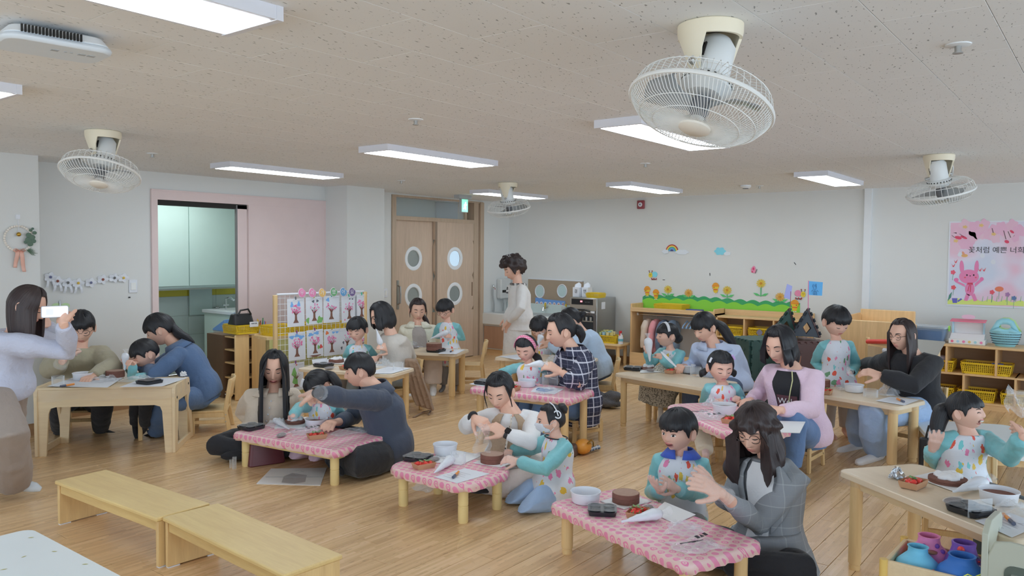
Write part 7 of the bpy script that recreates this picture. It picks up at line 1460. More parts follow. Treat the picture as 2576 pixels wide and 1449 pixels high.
t=thing('paper_garland','white paper daisy garland strung across the left wall','garland',(0,YL,0));pts=[(112,690),(126,697),(144,707),(170,711),(196,712),(228,711),(258,703),(287,699),(310,699),(322,692)]
Wp=[atl(x,y,YL-.012)-V3(0,YL,0)for x,y in pts];q=MB();q.tube(Wp,.0025,5);q.build('string',PLASTIC_W,t)
for i,p in enumerate(Wp[1:-1]):
 q=MB();q.add([p+V3(0,-.004,0)]+[p+V3(.05*(1+.2*math.cos(5*a))*math.cos(a),-.004-.006*math.cos(3*a),.042*(1+.2*math.cos(5*a))*math.sin(a))for a in[2*pi*k/20 for k in range(20)]],[(0,k+1,(k+1)%20+1)for k in range(20)]);q.build('paper_daisy',PAPER,t,smooth=0).modifiers.new('t','SOLIDIFY').thickness=.002
 q=MB();q.ell(p+V3(0,-.012,0),(.013,.004,.013),10,6);q.build('daisy_centre',pm('daisy%d'%(i%4),[(96,100,130),(120,70,60),(90,90,90),(190,160,70)][i%4],.7),t)
 if i<4:
  for s_ in(1,-1):q=MB();q.grid(lambda u,v:p+V3(s_*.02+(u-.5)*.022+s_*.012*v,-.006-.01*math.sin(v*3),-.03-.065*v),2,4);q.build('paper_tail',PAPER,t,smooth=0).modifiers.new('t','SOLIDIFY').thickness=.0015
basket('yellow basket on the kitchen ledge behind the doorway',(4.12,9.34,1.095),.24,.2,.08,0,'kitchen basket');tag(MB().box((-.04,-.04,0),(.04,.04,.08)).build('brown_box',pm('brown_box',(150,96,66),.7),None,(4.1,9.42,1.12),bevel=.004),'small brown box in the basket on the kitchen ledge','box')
p=atl(565,775,9.3);t=thing('door_knob','heart shaped chrome knob on the kitchen wall','knob',(p[0],9.5,p[2]));q=MB();q.ell((-.012,-.03,.0),(.02,.02,.018),10,8);q.ell((.012,-.03,0),(.02,.02,.018),10,8);q.ell((0,-.03,-.015),(.014,.016,.018),10,8);q.build('heart',CHROME,t);MB().cyl(V3(0,-.015,0),V3(0,.05,0),.008).build('stem',CHROME,t)
p=atl(404,762,9.0);o=thing('soap_dispenser','white soap dispenser on the kitchen wall at the doorway edge','dispenser',(kx0+.06,8.9,p[2]-.05));MB().box((-.05,-.05,0),(.05,.05,.1)).build('case',PLASTIC_W,o,bevel=.01);MB().box((-.0,-.052,.02),(.052,.03,.05)).build('window',DARK,o)
t=thing('kitchen_worktop','white kitchen counter with a tap seen at the right side of the doorway','counter',(5.9,8.9,0));MB().box((-.35,-.3,0),(.45,.35,.80)).build('cabinet',KC,t,bevel=.005);MB().box((-.37,-.33,.80),(.47,.37,.84)).build('worktop',PLASTIC_W,t,bevel=.004);q=MB();q.tube([V3(-.2,.1,.84),V3(-.2,.1,.98),V3(-.2,.0,1.0),V3(-.2,-.08,.97)],.014,8);q.cyl(V3(-.24,.1,.9),V3(-.16,.1,.9),.012);q.build('tap',CHROME,t)
t=thing('waste_bin','white bin with blue lid and black liner inside the doorway','bin',(5.42,8.42,0));MB().prism(rrect(.26,.3,.03),0,.62,top=rrect(.3,.34,.03)).build('body',PLASTIC_W,t);MB().prism(rrect(.32,.36,.03),.62,.64).build('rim',PLASTIC_W,t);MB().prism([(-.15,.64),(.15,.64),(.15,.66),(-.1,.78)],-.17,.17,lambda p:V3(p[2],p[0],p[1])).build('lid',pm('blue_lid',(110,150,210),.4),t,bevel=.004);q=MB();q.tube([V3(0,0,.40),V3(0,0,.5),V3(0,0,.6)],[.165,.185,.175],20,rb=[.18,.2,.19],ref=(1,0,0));q.build('liner',film('black_liner',.9,(.02,.02,.025),.25,30.),t)
t=thing('frosted_mirror','tall frosted panel with a small black sticker on the kitchen wall','panel',(5.62,9.52,0));MB().box((-.12,-.02,.75),(.2,0,1.55)).build('panel',pm('frost_panel',(178,196,194),.2),t,bevel=.004)
flush()
# ---------------------------------------------------------------- what lies on the tables
CHOC=pm('chocolate_sponge',(108,72,62),.85,.18,60.,.3,120.);CHOCT=pm('sponge_top',(150,124,110),.9,.15,40.,.2,90.);CREAMW=pm('whipped_cream',(222,222,224),.5,.02);TUB=pm('white_tub',(210,212,218),.35,.02);KRAFT=pm('kraft_card',(166,128,98),.75,.05);BERRY=pm('strawberry_red',(204,58,50),.35,.12,30.);CALYX=pm('calyx_green',(106,138,90),.7,.12);FILM=film('crumpled_film',.26);TRAYB=pm('black_tray',(40,42,46),.25,.05,k=1.2);CLR=clear();PRINTK=pm('bag_print',(48,48,54),.6,k=1.2);FOIL=pm('foil',(180,182,186),.2,.1,40.,.6,60.,metal=.9);CHB=pm('chocolate_chips',(92,74,68),.5,.3,150.,.5,160.);BAGW=pm('piping_bag',(216,219,226),.35,.03,8.,.35,30.)
def tz(n):return TB[n]['_z']+.004 if n else .534
def cake(px,py,z,label,r=.072,h=.055,cream=False):
 t=thing('cake',label,'cake',at(px,py,z));n=36;q=MB();q.lathe([(0,0),(r,0),(r*1.01,h*.45),(r*.985,h*.5),(r*1.01,h*.55),(r,h*.96),(r*.96,h)],n);q.build('sponge',CHOC,t)
 q=MB();q.lathe([(r*.965,h-.0005),(r*.6,h+.001),(0,h+.0015)],n);q.build('top_crust',CHOCT if not cream else CHOC,t)
 if cream:
  q=MB()
  for i in range(14):a=i*2.4;d=r*.62*math.sqrt((i+.5)/14);q.ell((d*math.cos(a),d*math.sin(a),h+.004),(r*.3,r*.26,.012+.006*((i*5)%3)),10,6)
  union(q,'cream',CREAMW,t,V3(0,0,0),.006,.004,60.,3)
 return t
def tray(px,py,z,label,rz=.3,s=1.):
 p=at(px,py,z);t=thing('black_tray',label,'tray',p,rz);L_,h=.16*s,.03*s;q=MB()
 q.prism(rrect(L_*.92,L_*.92,.02),0,h*.8,top=rrect(L_,L_,.025));q.build('base',TRAYB,t)
 for i in(-1,1):
  for j in(-1,1):
   q=MB();q.lathe([(.030*s,h*.8),(.034*s,h),(.030*s,h*1.02),(.026*s,h*.85),(0,h*.82)],16);q.v=[(a+i*L_*.24,b+j*L_*.24,c)for a,b,c in q.v];q.build('compartment',TRAYB,t)
 MB().prism(rrect(L_,L_,.025),h*1.04,h*1.08).build('clear_lid',clear('tray_lid',.03,edge=.15),t);return t
def berries(px,py,z,where,rz=.3,n=5,seed=0):
 p=at(px,py,z);rr=random.Random(seed);t=thing('strawberry_box','brown card tray of strawberries '+where,'food tray',p,rz);l,w_,h=.13,.085,.032;q=MB()
 b,tp=[(x*l*.42,y*w_*.42)for x,y in((1,1),(-1,1),(-1,-1),(1,-1))],[(x*l*.5,y*w_*.5)for x,y in((1,1),(-1,1),(-1,-1),(1,-1))]
 q.loft([[V3(x,y,h)for x,y in tp],[V3(x,y,0)for x,y in b]],cap=False);q.add([V3(x,y,0.001)for x,y in b],[(0,1,2,3)]);q.build('card_tray',KRAFT,t,smooth=0).modifiers.new('t','SOLIDIFY').thickness=.0025
 M_=rz2(rz,p)
 for i in range(n):
  x,y=-.036+.072*(i/(n-1)),.018*(-1)**i*rr.uniform(.4,1);c=M_(V3(x,y,.022));a=rr.uniform(0,6);o=thing('strawberry','red strawberry in the card tray '+where,'fruit',c,a,'strawberries in card trays');q=MB();q.lathe([(0,-.022),(.008,-.018),(.016,-.004),(.0185,.006),(.013,.014),(0,.016)],12,lambda p:V3(p[2],p[1],p[0]*1.+.0));q.build('fruit',BERRY,o)
  q=MB()
  for k in range(5):an=2*pi*k/5;q.add([V3(.014,0,0),V3(.017,.009*math.cos(an-.4),.009*math.sin(an-.4)),V3(.012,.022*math.cos(an),.022*math.sin(an)),V3(.017,.009*math.cos(an+.4),.009*math.sin(an+.4))],[(0,1,2,3)])
  q.build('calyx',CALYX,o,smooth=0)
 q=MB()
 for k in range(9):an=rr.uniform(0,6);b0=V3(rr.uniform(-.02,.03),rr.uniform(-.02,.02),.04);d=V3(math.cos(an),math.sin(an),.3)*.026;e=V3(-math.sin(an),math.cos(an),0)*.009;q.add([b0,b0+d*.5+e,b0+d,b0+d*.5-e],[(0,1,2,3)])
 q.build('mint_leaves',CALYX,t,smooth=0);return t
def tub(px,py,z,label,r=.075,h=.06,fill=False):
 t=thing('plastic_tub',label,'tub',at(px,py,z));n=48;q=MB();rings=[]
 for rad,zz in((0.01,0),(r*.86,0),(r*.9,.004),(r*.97,h*.86),(r*1.03,h*.9),(r*1.03,h),(r*.99,h),(r*.95,h*.86),(r*.87,.006),(.01,.006)):rings.append([V3(rad*(1+(.008 if .003<zz<h*.88 and i%2 else 0))*math.cos(2*pi*i/n),rad*(1+(.008 if .003<zz<h*.88 and i%2 else 0))*math.sin(2*pi*i/n),zz)for i in range(n)])
 q.loft(rings,cap=False);q.build('tub',TUB,t,smooth=50)
 if fill:MB().lathe([(r*.93,h*.62),(r*.5,h*.66),(0,h*.66)],28).build('cake_inside',CHOC,t)
 return t
def pbag(label,a,b,r=.032,mat=None,loc=None,twist=True,name='piping_bag'):
 """cone shaped bag from tip a to full end b (world)"""
 a,b=np.asarray(a,float),np.asarray(b,float);t=thing(name,label,'piping bag',a);L_=np.linalg.norm(b-a);d=(b-a)/L_;q=MB();P=[V3(0,0,0)+d*L_*u for u in(0,.03,.3,.6,.8,.92,1.)]
 q.tube(P,[.003,.006,r*.42,r*.8,r,r*.9,r*.35],16,rb=[.003,.006,r*.4,r*.7,r*.85,r*.75,r*.3]);union(q,'bag',mat or BAGW,t,V3(0,0,0),.0045,.0016,60.,7,1)
 q=MB();q.tube([d*L_*.98,d*L_*1.08,d*L_*1.2],[r*.3,r*.34,r*.7],12,cap=False);q.build('twisted_end',FILM,t);return t
def bag(px,py,z,w_,d,h,label,seed=0,prt=True,rz=0.,name='plastic_bag',mat=None):
 p=at(px,py,z);t=thing(name,label,'plastic bag',p,rz);r=np.random.RandomState(seed);ph=r.uniform(0,6,10);q=MB()
 def f(u,v,s_):
  e=(1-abs(2*u-1)**3)*(1-abs(2*v-1)**3);wv=.35+.35*math.sin(u*9+ph[0]+3*v)*math.sin(v*8+ph[1])+.3*math.sin(u*17+v*11+ph[2])+.2*math.sin(u*29-v*23+ph[3])
  return V3((u-.5)*w_+.012*math.sin(v*9+ph[4]),(v-.5)*d+.012*math.sin(u*10+ph[5]),.003+max(0,h*e*(.45+.55*wv))*s_)
 q.grid(lambda u,v:f(u,v,1.),26,20);q.grid(lambda u,v:f(u,v,.12),10,8);q.build('film',mat or FILM,t,smooth=25)
 if prt:
  for i,(bd,sz,uu,vv)in enumerate((('▬▬▬▬',.022,.35,.62),('▬▬ ▬▬▬',.012,.55,.40),('■▲■',.026,.72,.55))):
   c=f(uu,vv,1.)+V3(0,0,.003);text('bag_print',bd,sz*w_/.2,PRINTK,t,c,(1,.15*i,0),(-.15*i,1,.2),ext=.0002)
 return t
def sheet(pts,z,label,name='paper_sheet',th=.0008,mat=None,cat='paper',lines=True):
 P=[at(x,y,z)for x,y in pts];c=sum(P)/4;t=thing(name,label,cat,c);q=MB();q.prism([(p[0]-c[0],p[1]-c[1])for p in P],0,th);q.build('sheet',mat or PAPER,t,smooth=0,fix=True)
 if lines:
  q=MB();e0,e1,o=P[1]-P[0],P[3]-P[0],P[0]-c
  for k in range(5):a,b=o+e0*.12+e1*(.2+k*.12),o+e0*(.6+.07*(k%3))+e1*(.2+k*.12);w2=nrm(e1)*.0014;q.add([a-w2+V3(0,0,th+.0006),b-w2+V3(0,0,th+.0006),b+w2+V3(0,0,th+.0006),a+w2+V3(0,0,th+.0006)],[(0,1,2,3)])
  q.build('printed_lines',pm('print_line',(140,142,150),.7),t,smooth=0)
 return t
def board_(pts,z,label):return sheet(pts,z,label,'white_card_board',.004,FOAM,'board',False)
def collar_(px,py,z,label,r=.055,h=.085,name='acetate_collar'):
 t=thing(name,label,'cake collar',at(px,py,z));n=30;q=MB();q.loft([[V3(r*math.cos(2*pi*i/n),r*math.sin(2*pi*i/n),zz)for i in range(n)]for zz in(0,h)],cap=False);q.build('band',CLR,t);return t
def marker(px,py,z,rz,label):
 p=at(px,py,z);t=thing('marker_pen',label,'pen',p+V3(0,0,.009),rz);q=MB();q.cyl(V3(-.01,0,0),V3(.065,0,0),.008,.0075,12);q.build('barrel',pm('orange_pen',(226,142,62),.4),t);q=MB();q.cyl(V3(-.055,0,0),V3(-.01,0,0),.0085,n=12);q.build('cap',pm('pen_cap',(74,78,96),.4),t);return t
def choc(px,py,z,label,rz=0.):
 p=at(px,py,z);t=thing('chocolate_bag',label,'food bag',p,rz);q=MB();q.ell((0,0,.012),(.05,.028,.012),16,8);q.build('chips',CHB,t);q=MB();q.ell((0,0,.013),(.056,.034,.015),16,8);q.grid(lambda u,v:V3(.05+.03*u,(v-.5)*.05*(1+u*.5),.012+.006*math.sin(v*9)),4,8);q.build('wrapper',FILM,t);return t
z=.537
sheet([(118,972),(270,975),(310,950),(190,948)],z,'white sheet under the tub on the plywood table');sheet([(300,974),(408,972),(474,950),(360,952)],z,'white sheet near the right end of the plywood table');tub(208,954,z,'white plastic tub on the plywood table',.075,.055);collar_(146,968,z,'clear acetate collar at the left end of the plywood table',.045,.07);bag(262,958,z,.2,.14,.05,'crumpled clear bag with black print in front of the white tub, plywood table',1,rz=-.5);bag(345,958,z,.26,.13,.05,'crumpled clear bag in the middle of the plywood table',2,False,rz=-.6);cake(290,948,z,'round chocolate sponge half hidden by film on the plywood table');tray(376,964,z,'black tray with four wells on the plywood table',.2);o=bag(462,946,z,.04,.03,.04,'small white tissue wad at the right corner of the plywood table',3,False,mat=CREAMW,name='tissue_wad');marker(168,972,z,.3,'marker pen at the left end of the plywood table')
pbag('white piping bag pointing down, held by the woman in denim and the boy',W(314,932,6.45),W(316,888,6.42),.034)
z=tz(2)
tray(632,1078,z,'black tray with four wells at the left end of the low table by the board',.1);board_([(690,1078),(768,1078),(775,1050),(705,1050)],z,'white card board under the cake on the low table by the board');cake(742,1064,z+.004,'flat chocolate sponge with cream on the low table by the board',.075,.025,True);tub(796,1072,z,'white plastic tub with sponge inside on the low table by the board',.085,.06,True);bag(775,1088,z,.24,.15,.05,'crumpled clear bag with black print on the low table by the board',4,rz=-.4);bag(698,1070,z,.16,.12,.06,'crumpled clear film behind the chocolate bag, low table by the board',5,False);choc(708,1098,z,'small bag of chocolate chips at the front edge of the low table by the board',.5);berries(797,1102,z,'at the front of the low table by the board',-.4,5,1);bag(880,1088,z,.3,.16,.035,'large flat clear bag at the right end of the low table by the board',6,False,rz=-.3)
pbag('white piping bag lying on the low table by the board',at(728,1086,z)+V3(0,0,.02),at(690,1064,z)+V3(0,0,.03),.026)
z=tz(3)
tray(1052,1156,z,'black tray with four wells on the rounded low table',.2);berries(1066,1176,z,'on the rounded low table next to the black tray',-.3,6,2);board_([(1070,1162),(1160,1170),(1215,1146),(1125,1130)],z,'white card board under the tub on the rounded low table');tub(1120,1142,z+.004,'empty white plastic tub on the rounded low table',.08,.07);board_([(1190,1165),(1262,1176),(1300,1160),(1232,1150)],z,'white card board under the whole cake on the rounded low table');cake(1238,1162,z+.004,'whole round chocolate cake on the rounded low table',.075,.055);sheet([(1092,1200),(1150,1216),(1232,1192),(1170,1178)],z,'printed recipe sheet on the rounded low table');marker(1146,1198,z+.002,.45,'orange marker pen on the recipe sheet, rounded low table');pbag('filled piping bag lying across the recipe sheet on the rounded low table',at(1092,1196,z)+V3(0,0,.015),at(1138,1165,z)+V3(0,0,.035),.035);choc(1092,1160,z,'silver bag of chocolate beside the strawberries, rounded low table',.2);collar_(1152,1166,z+.004,'clear acetate collar on the rounded low table',.05,.07)
bag(1076,1226,.0,.2,.16,.09,'crumpled clear bag with black print under the rounded low table',7)
t=thing('plastic_bag','clear film bag being pulled open by the woman in brown pinafore','plastic bag',W(1214,1066,5.05));q=MB();q.grid(lambda u,v:RH*((u-.5)*.07*(1+.8*v)+.008*math.sin(v*14+u*5))+V3(0,0,-.20*v)+FH*(.02*math.sin(u*7+v*4)),10,14);q.build('film',FILM,t,smooth=40)
z=tz(4)
tub(1473,1262,z,'empty white plastic tub on the front low table',.08,.06);board_([(1510,1262),(1570,1282),(1640,1262),(1575,1244)],z,'white card board under the whole cake on the front low table');cake(1574,1262,z+.004,'whole round chocolate cake with pale top on the front low table',.072,.052);tray(1515,1289,z,'black tray with four wells on the front low table',.55,.92);berries(1604,1298,z,'on the front low table',.2,6,3);choc(1630,1284,z,'silver bag of chocolate behind the strawberries, front low table',.3);board_([(1640,1292),(1700,1318),(1750,1296),(1672,1264)],z,'blank white board lying in the middle of the front low table');pbag('filled white piping bag lying on the front low table',at(1562,1322,z)+V3(0,0,.018),at(1665,1306,z)+V3(0,0,.034),.034);bag(1722,1335,z,.17,.16,.05,'crumpled clear film beside the piping bag, front low table',8,False,rz=.3);bag(1750,1374,z,.23,.16,.035,'clear bag with black print near the right end of the front low table',9,rz=-.5)
z=tz(5)
tray(814,921,z,'black tray with four wells on the table beside the drawing board',.1);choc(828,929,z,'silver chocolate bag on the table beside the drawing board');board_([(805,916),(890,916),(905,902),(830,902)],z,'white card board under the creamed cake beside the drawing board');cake(846,911,z+.004,'flat chocolate sponge with cream beside the drawing board',.075,.03,True);berries(872,928,z,'behind the man in navy, on the table beside the drawing board',.2,4,4);bag(962,922,z,.22,.14,.09,'crumpled clear bag on the table of the woman with black bob',10,False);sheet([(920,940),(985,940),(1035,926),(975,922)],z,'white sheets at the right end of the table beside the drawing board');collar_(1002,930,z,'clear acetate collar at the right end of the table beside the drawing board',.05,.07);o=MB().box((-.09,-.001,0),(.09,.001,.045)).build('name_card',PAPER,None,at(806,914,z));o.rotation_euler=(-.3,0,math.atan2(bx[1],bx[0]));tag(o,'white folded name card at the left end of the table beside the drawing board','card')
pbag('white piping bag held upright by the woman with black bob',W(947,828,7.7),W(958,868,7.7),.032)
z=tz(6)
cake(1092,880,z+.02,'tall chocolate cake in a clear tub on the table near the door',.085,.075);tray(1097,884,z,'black plastic base under the tall cake near the door',.2,1.1);sheet([(1100,890),(1148,891),(1170,880),(1125,878)],z,'printed sheet on the table near the door');marker(1136,885,z+.001,.5,'orange marker pen on the sheet near the door');choc(1046,876,z,'dark chocolate bag on the table near the door');bag(1040,868,z,.12,.1,.06,'small crumpled silver film on the table near the door',11,False)
pbag('white piping bag squeezed by the boy with glasses by the door',W(1083,852,8.8),W(1128,834,8.8),.036)
z=tz(7)
sheet([(1180,966),(1215,972),(1262,962),(1228,954)],z,'white sheet sticking out past the left edge of the pink high table');tray(1220,965,z+.002,'black tray with wells at the left end of the pink high table',.2);tub(1326,972,z,'white plastic tub on the pink high table',.075,.055);berries(1290,982,z,'on the pink high table behind the woman in brown pinafore',.2,4,5);collar_(1384,968,z,'large clear acetate collar on the pink high table',.07,.10);bag(1378,985,z,.26,.14,.04,'flat clear bag in front of the acetate collar, pink high table',12,False,rz=.2);sheet([(1335,985),(1395,992),(1420,978),(1350,972)],z,'white sheet under the bag on the pink high table')
pbag('white piping bag pointed left in the hands of the woman in plaid',W(1318,920,6.3),W(1368,914,6.3),.036)
z=tz(8)
sheet([(1256,897),(1300,905),(1345,900),(1300,892)],z,'white sheets at the left end of the rear table');collar_(1378,890,z,'clear acetate collar on the rear table',.05,.08);bag(1388,905,z,.14,.1,.05,'small crumpled film on the rear table',13,False);pbag('white piping bag held by the boy with bowl cut at the rear table',W(1352,868,8.25),W(1362,842,8.25),.038);sheet([(1462,905),(1482,914),(1500,905),(1480,898)],z,'cream cloth corner hanging over the right end of the rear table',mat=CREAMW,lines=False)
z=tz(9)
tray(1592,930,z,'black tray with four wells on the coat rack table',.3);board_([(1610,938),(1672,936),(1672,920),(1612,922)],z,'white card board under the cake on the coat rack table');cake(1630,928,z+.004,'flat chocolate sponge with cream on the coat rack table',.075,.022,True);choc(1636,934,z+.004,'dark chocolate bag on the coat rack table',1.);berries(1688,938,z,'on the coat rack table',.1,5,6);tub(1730,936,z,'white tub with chocolate sponge in it on the coat rack table',.07,.07,True);collar_(1750,945,z,'clear acetate collar on the coat rack table',.05,.08);bag(1785,945,z,.24,.16,.07,'crumpled clear bag with black print on the coat rack table',14)
pbag('long white piping bag held up by the girl with white hairband',W(1635,910,7.3),W(1630,850,7.3),.042)
t=thing('plastic_knife','white plastic knife held by the woman in light blue blouse','knife',W(1692,914,7.0));a=W(1692,914,7.0);b=W(1666,888,7.0);d=nrm(b-a);u=nrm(np.cross(d,FH));q=MB();L_=np.linalg.norm(b-a)*1.15;q.loft([[d*L_*v+u*wd*.5+FH*.0015,d*L_*v-u*wd*.5+FH*.0015,d*L_*v-u*wd*.5-FH*.0015,d*L_*v+u*wd*.5-FH*.0015]for v,wd in((-.3,.014),(0,.016),(.1,.022),(.6,.024),(.9,.016),(1,.004))]);q.build('blade',PLASTIC_W,t)
z=tz(10)
bag(1772,1050,z,.30,.22,.05,'large clear bag with black print on the rounded pink table by the small girl',15,rz=-.9);tub(1822,1040,z,'white plastic tub with sponge inside in front of the small girl',.085,.07,True);berries(1836,1062,z,'in front of the woman in pink cardigan',.1,3,7);board_([(1950,1088),(2012,1090),(2026,1062),(1962,1060)],z+.0,'white card board with slots on the table edge by the woman in pink')
bag(1790,1020,z,.12,.1,.08,'crumpled white film behind the printed bag on the rounded pink table',16,False)
z=tz(11)
berries(2078,990,z,'in front of the standing boy',.1,4,8);cake(2066,972,z,'whole chocolate cake behind the strawberries in front of the standing boy',.07,.06);tub(2148,985,z,'white plastic tub in front of the standing boy',.075,.06);collar_(2190,998,z,'clear acetate collar in front of the woman in black',.055,.06);bag(2235,990,z,.28,.15,.09,'large crumpled clear bag in front of the woman in black',17,False,rz=.2);sheet([(2202,1008),(2275,1020),(2312,1006),(2240,998)],z,'white sheet at the front end of the table of the woman in black');marker(2266,1010,z+.001,.6,'orange marker pen on the sheet of the woman in black');bag(2120,980,z,.10,.08,.03,'small crumpled foil bits in front of the standing boy',18,False)
z=tz(12)
o=bag(2258,1202,z,.06,.05,.06,'crumpled silver foil on the front right table',19,False,mat=FOIL,name='foil_ball');berries(2297,1224,z,'on the front right table',-.2,6,9);board_([(2298,1200),(2398,1236),(2460,1222),(2360,1186)],z,'white card board under the creamed cake on the front right table');cake(2384,1212,z+.004,'flat chocolate sponge heaped with cream on the front right table',.085,.022,True);tub(2512,1262,z,'ribbed white tub with chocolate sponge on the front right table',.08,.055,True);pbag('white piping bag lying behind the ribbed tub on the front right table',at(2396,1246,z)+V3(0,0,.015),at(2478,1228,z)+V3(0,0,.035),.036);choc(2398,1266,z,'bag of chocolate chips on the front right table',-.5);tray(2442,1288,z,'black tray with four wells on the front right table',-.5,.95);sheet([(2452,1310),(2545,1352),(2620,1320),(2540,1290)],z,'printed sheet at the front edge of the front right table');bag(2555,1296,z,.22,.16,.07,'crumpled clear film at the right edge of the picture on the front right table',20,False);marker(2538,1312,z+.002,.4,'marker pen on the sheet of the front right table')
t=thing('acetate_sheet','clear upright acetate strip beside the black tray on the front right table','cake collar',at(2465,1300,z));MB().box((-.06,-.0008,0),(.06,.0008,.075)).build('strip',CLR,t).rotation_euler=(0,0,-.7)
t=thing('plastic_bag','clear bag and glove bunched in the raised hand of the laughing girl','plastic bag',W(2562,1040,4.02));q=MB();q.grid(lambda u,v:RH*((u-.5)*.09*(1+.9*v))+V3(0,0,.13*v+.02*math.sin(u*9))+FH*(.03*math.sin(u*8+v*5)),10,12);q.build('film',film('hand_bag_film',.4,crump=40.),t,smooth=30)
t=thing('plastic_film','strip of clear film between the fingers of the woman in black','film',W(2140,922,6.3));q=MB();q.grid(lambda u,v:RH*(u-.5)*.06+V3(0,0,-.06*v-.03*u)+FH*.01*math.sin(u*6+v*4),6,6);q.build('film',FILM,t)
# ---------------------------------------------------------------- on the floor, on chairs, in hands
t=thing('cardboard_sheet','folded pale cardboard with a cut-out window lying on the floor by the low table','cardboard',at(740,1200,0));c=at(740,1200,0);P=[at(*p,0)-c for p in((645,1218),(682,1180),(822,1178),(806,1222))];CB=pm('grey_cardboard',(190,188,186),.8,.03);q=MB();q.prism([(p[0],p[1])for p in P],0,.004);q.build('card',CB,t,smooth=0,fix=True)
P=[at(*p,.0045)-c for p in((714,1198),(735,1190),(772,1195),(768,1212),(740,1217),(708,1214))];q=MB();q.add(P,[tuple(range(6))]);q.build('window_film',pm('window_grey',(150,148,148),.3),t,smooth=0,fix=True);q=MB()
for a,b in(((740,1186),(752,1185)),((757,1186),(764,1187)),((742,1193),(750,1193)),((668,1200),(812,1200))):q.tube([at(*a,.005)-c,at(*b,.005)-c],.002,4)
q.build('slot_crease',pm('crease_grey',(120,118,116),.8),t)
t=thing('handbag','maroon leather handbag on the floor under the low table by the board','bag',at(668,1166,0),-.3);MB().prism(rrect(.28,.12,.03),0,.17,top=rrect(.24,.08,.03)).build('body',pm('maroon_leather',(92,42,48),.35,.08,k=1.3),t,bevel=.008);q=MB();q.tube([V3(-.07,-.045,.15),V3(-.05,-.05,.24),V3(.05,-.05,.24),V3(.07,-.045,.15)],.007,6);q.build('handle',pm('maroon_leather',(92,42,48),.35),t)
for px,py,h,lab in((582,1176,.05,'left one'),(590,1180,.075,'right one')):
 o=thing('clear_cup','clear acetate roll on the floor by the low table, '+lab,'cup',at(px,py,0));n=16;q=MB();q.loft([[V3(.014*math.cos(2*pi*i/n),.014*math.sin(2*pi*i/n),zz)for i in range(n)]for zz in(0,h*1.2)],cap=False);q.build('roll',CLR,o)
t=thing('folded_coat','dark grey knitted coat heaped on the floor beside the woman in plaid','coat',at(1520,1025,0));q=MB();q.ell((0,0,.06),(.13,.16,.06),14,8);q.ell((.03,-.08,.12),(.08,.10,.06),12,8);q.ell((-.02,.06,.10),(.09,.08,.07),12,8);q.ell((.05,-.12,.04),(.06,.07,.04),12,8);union(q,'fabric',cloth('charcoal_knit',(84,84,88),.95,.8,60.,.3),t,V3(0,0,0),.01,.012,18.,4)
t=thing('handbag','orange leather bag with patterned scarf on the floor behind the girl in face mask','bag',at(1466,1142,0),.3);q=MB();q.ell((0,0,.06),(.09,.07,.06),16,10);q.build('body',pm('orange_leather',(196,132,52),.4,.06),t);q=MB();q.tube([V3(-.05,-.05,.1),V3(0,-.07,.12),V3(.06,-.07,.09),V3(.1,-.06,.03)],.006,6);q.build('chain_strap',pm('gold_bell',(176,140,60),.25),t);q=MB()
for i in range(5):q.ell((.06+.02*i,-.05-.01*i,.03),(.03,.02,.015),8,6)
union(q,'scarf',plaid_mat('scarf_pattern',(80,100,130),(200,204,206),(60,70,96),30.,.3,.3,.8),t,V3(0,0,0),.008,.006,40.,2);MB().box((-.14,.02,0),(-.02,.12,.09)).build('dark_flap',pm('dark_brown_leather',(84,62,54),.5),t,bevel=.02)
t=thing('draped_coat','long brown wool coat hanging from the chair of the woman with black bob','coat',at(1065,1040,0));D=7.75;o_=at(1065,1040,0);q=MB()
rows2=[((1018,905),(1046,905)),((1020,930),(1056,925)),((1028,965),(1066,960)),((1036,1000),(1080,1000)),((1046,1022),(1090,1034))]
for s_,dd in((1,-.02),(-1,.14)):
 pass
rings=[]
for(a,b)in rows2:
 A_,B_=W(*a,D-.03),W(*b,D-.03);n=14;fr_=[A_+(B_-A_)*i/n-FH*.02*math.sin(i*1.5)for i in range(n+1)];bk=[p+FH*.12 for p in fr_[::-1]];rings.append([p-o_ for p in fr_+bk])
q.loft(rings);union(q,'wool',cloth('camel_wool',(132,108,88),.95,.4,40.),t,V3(0,0,0),.011,.006,14.,6);q=MB();q.tube([at(1040,1052,0)-o_+V3(0,0,.01),at(1065,1040,0)-o_+V3(0,0,.015),at(1085,1036,0)-o_+V3(0,0,.02),at(1078,1046,0)-o_+V3(0,0,.01)],.012,6,rb=.004);q.build('belt',cloth('camel_wool',(132,108,88)),t)
t=thing('shoulder_bag','black shoulder bag hanging from the chair between the woman in black and the laughing girl','bag',W(2336,1120,5.6));q=MB();q.prism(rrect(.05,.12,.02),-.28,.05,lambda p:V3(p[0]*1.,p[1],p[2]));q.build('body',BLK,t,bevel=.01);q=MB();q.tube([V3(.01,.02,.05),V3(-.01,-.0,.14),V3(.02,-.05,.15),V3(.03,-.04,.05)],.008,6);q.build('handle',BLK,t)
pc_=at(2460,1105,.3);t=table('white round cornered low table behind the laughing girl',(6.6,.78),1.1,.7,20,.28,top=pm('white_melamine',(192,196,196),.3),rad=.08)
t=thing('smartphone','white framed phone held up sideways by the woman on the left','phone',W(138,784,5.02));c=W(138,784,5.02);ux=nrm(RH*.75+FH*.66);n_=np.cross(ux,V3(0,0,1));M_=lambda p:ux*p[0]+V3(0,0,1)*p[2]+n_*p[1]
q=MB();q.prism(rrect(.155,.074,.01),-.004,.004,lambda p:M_((p[0],p[2],p[1])));q.build('case',pm('phone_case',(170,172,180),.3),t);q=MB();q.prism(rrect(.147,.066,.008),.004,.0045,lambda p:M_((p[0],p[2],p[1])));q.build('screen',emis('phone_screen',(.72,.76,.85),.5),t)
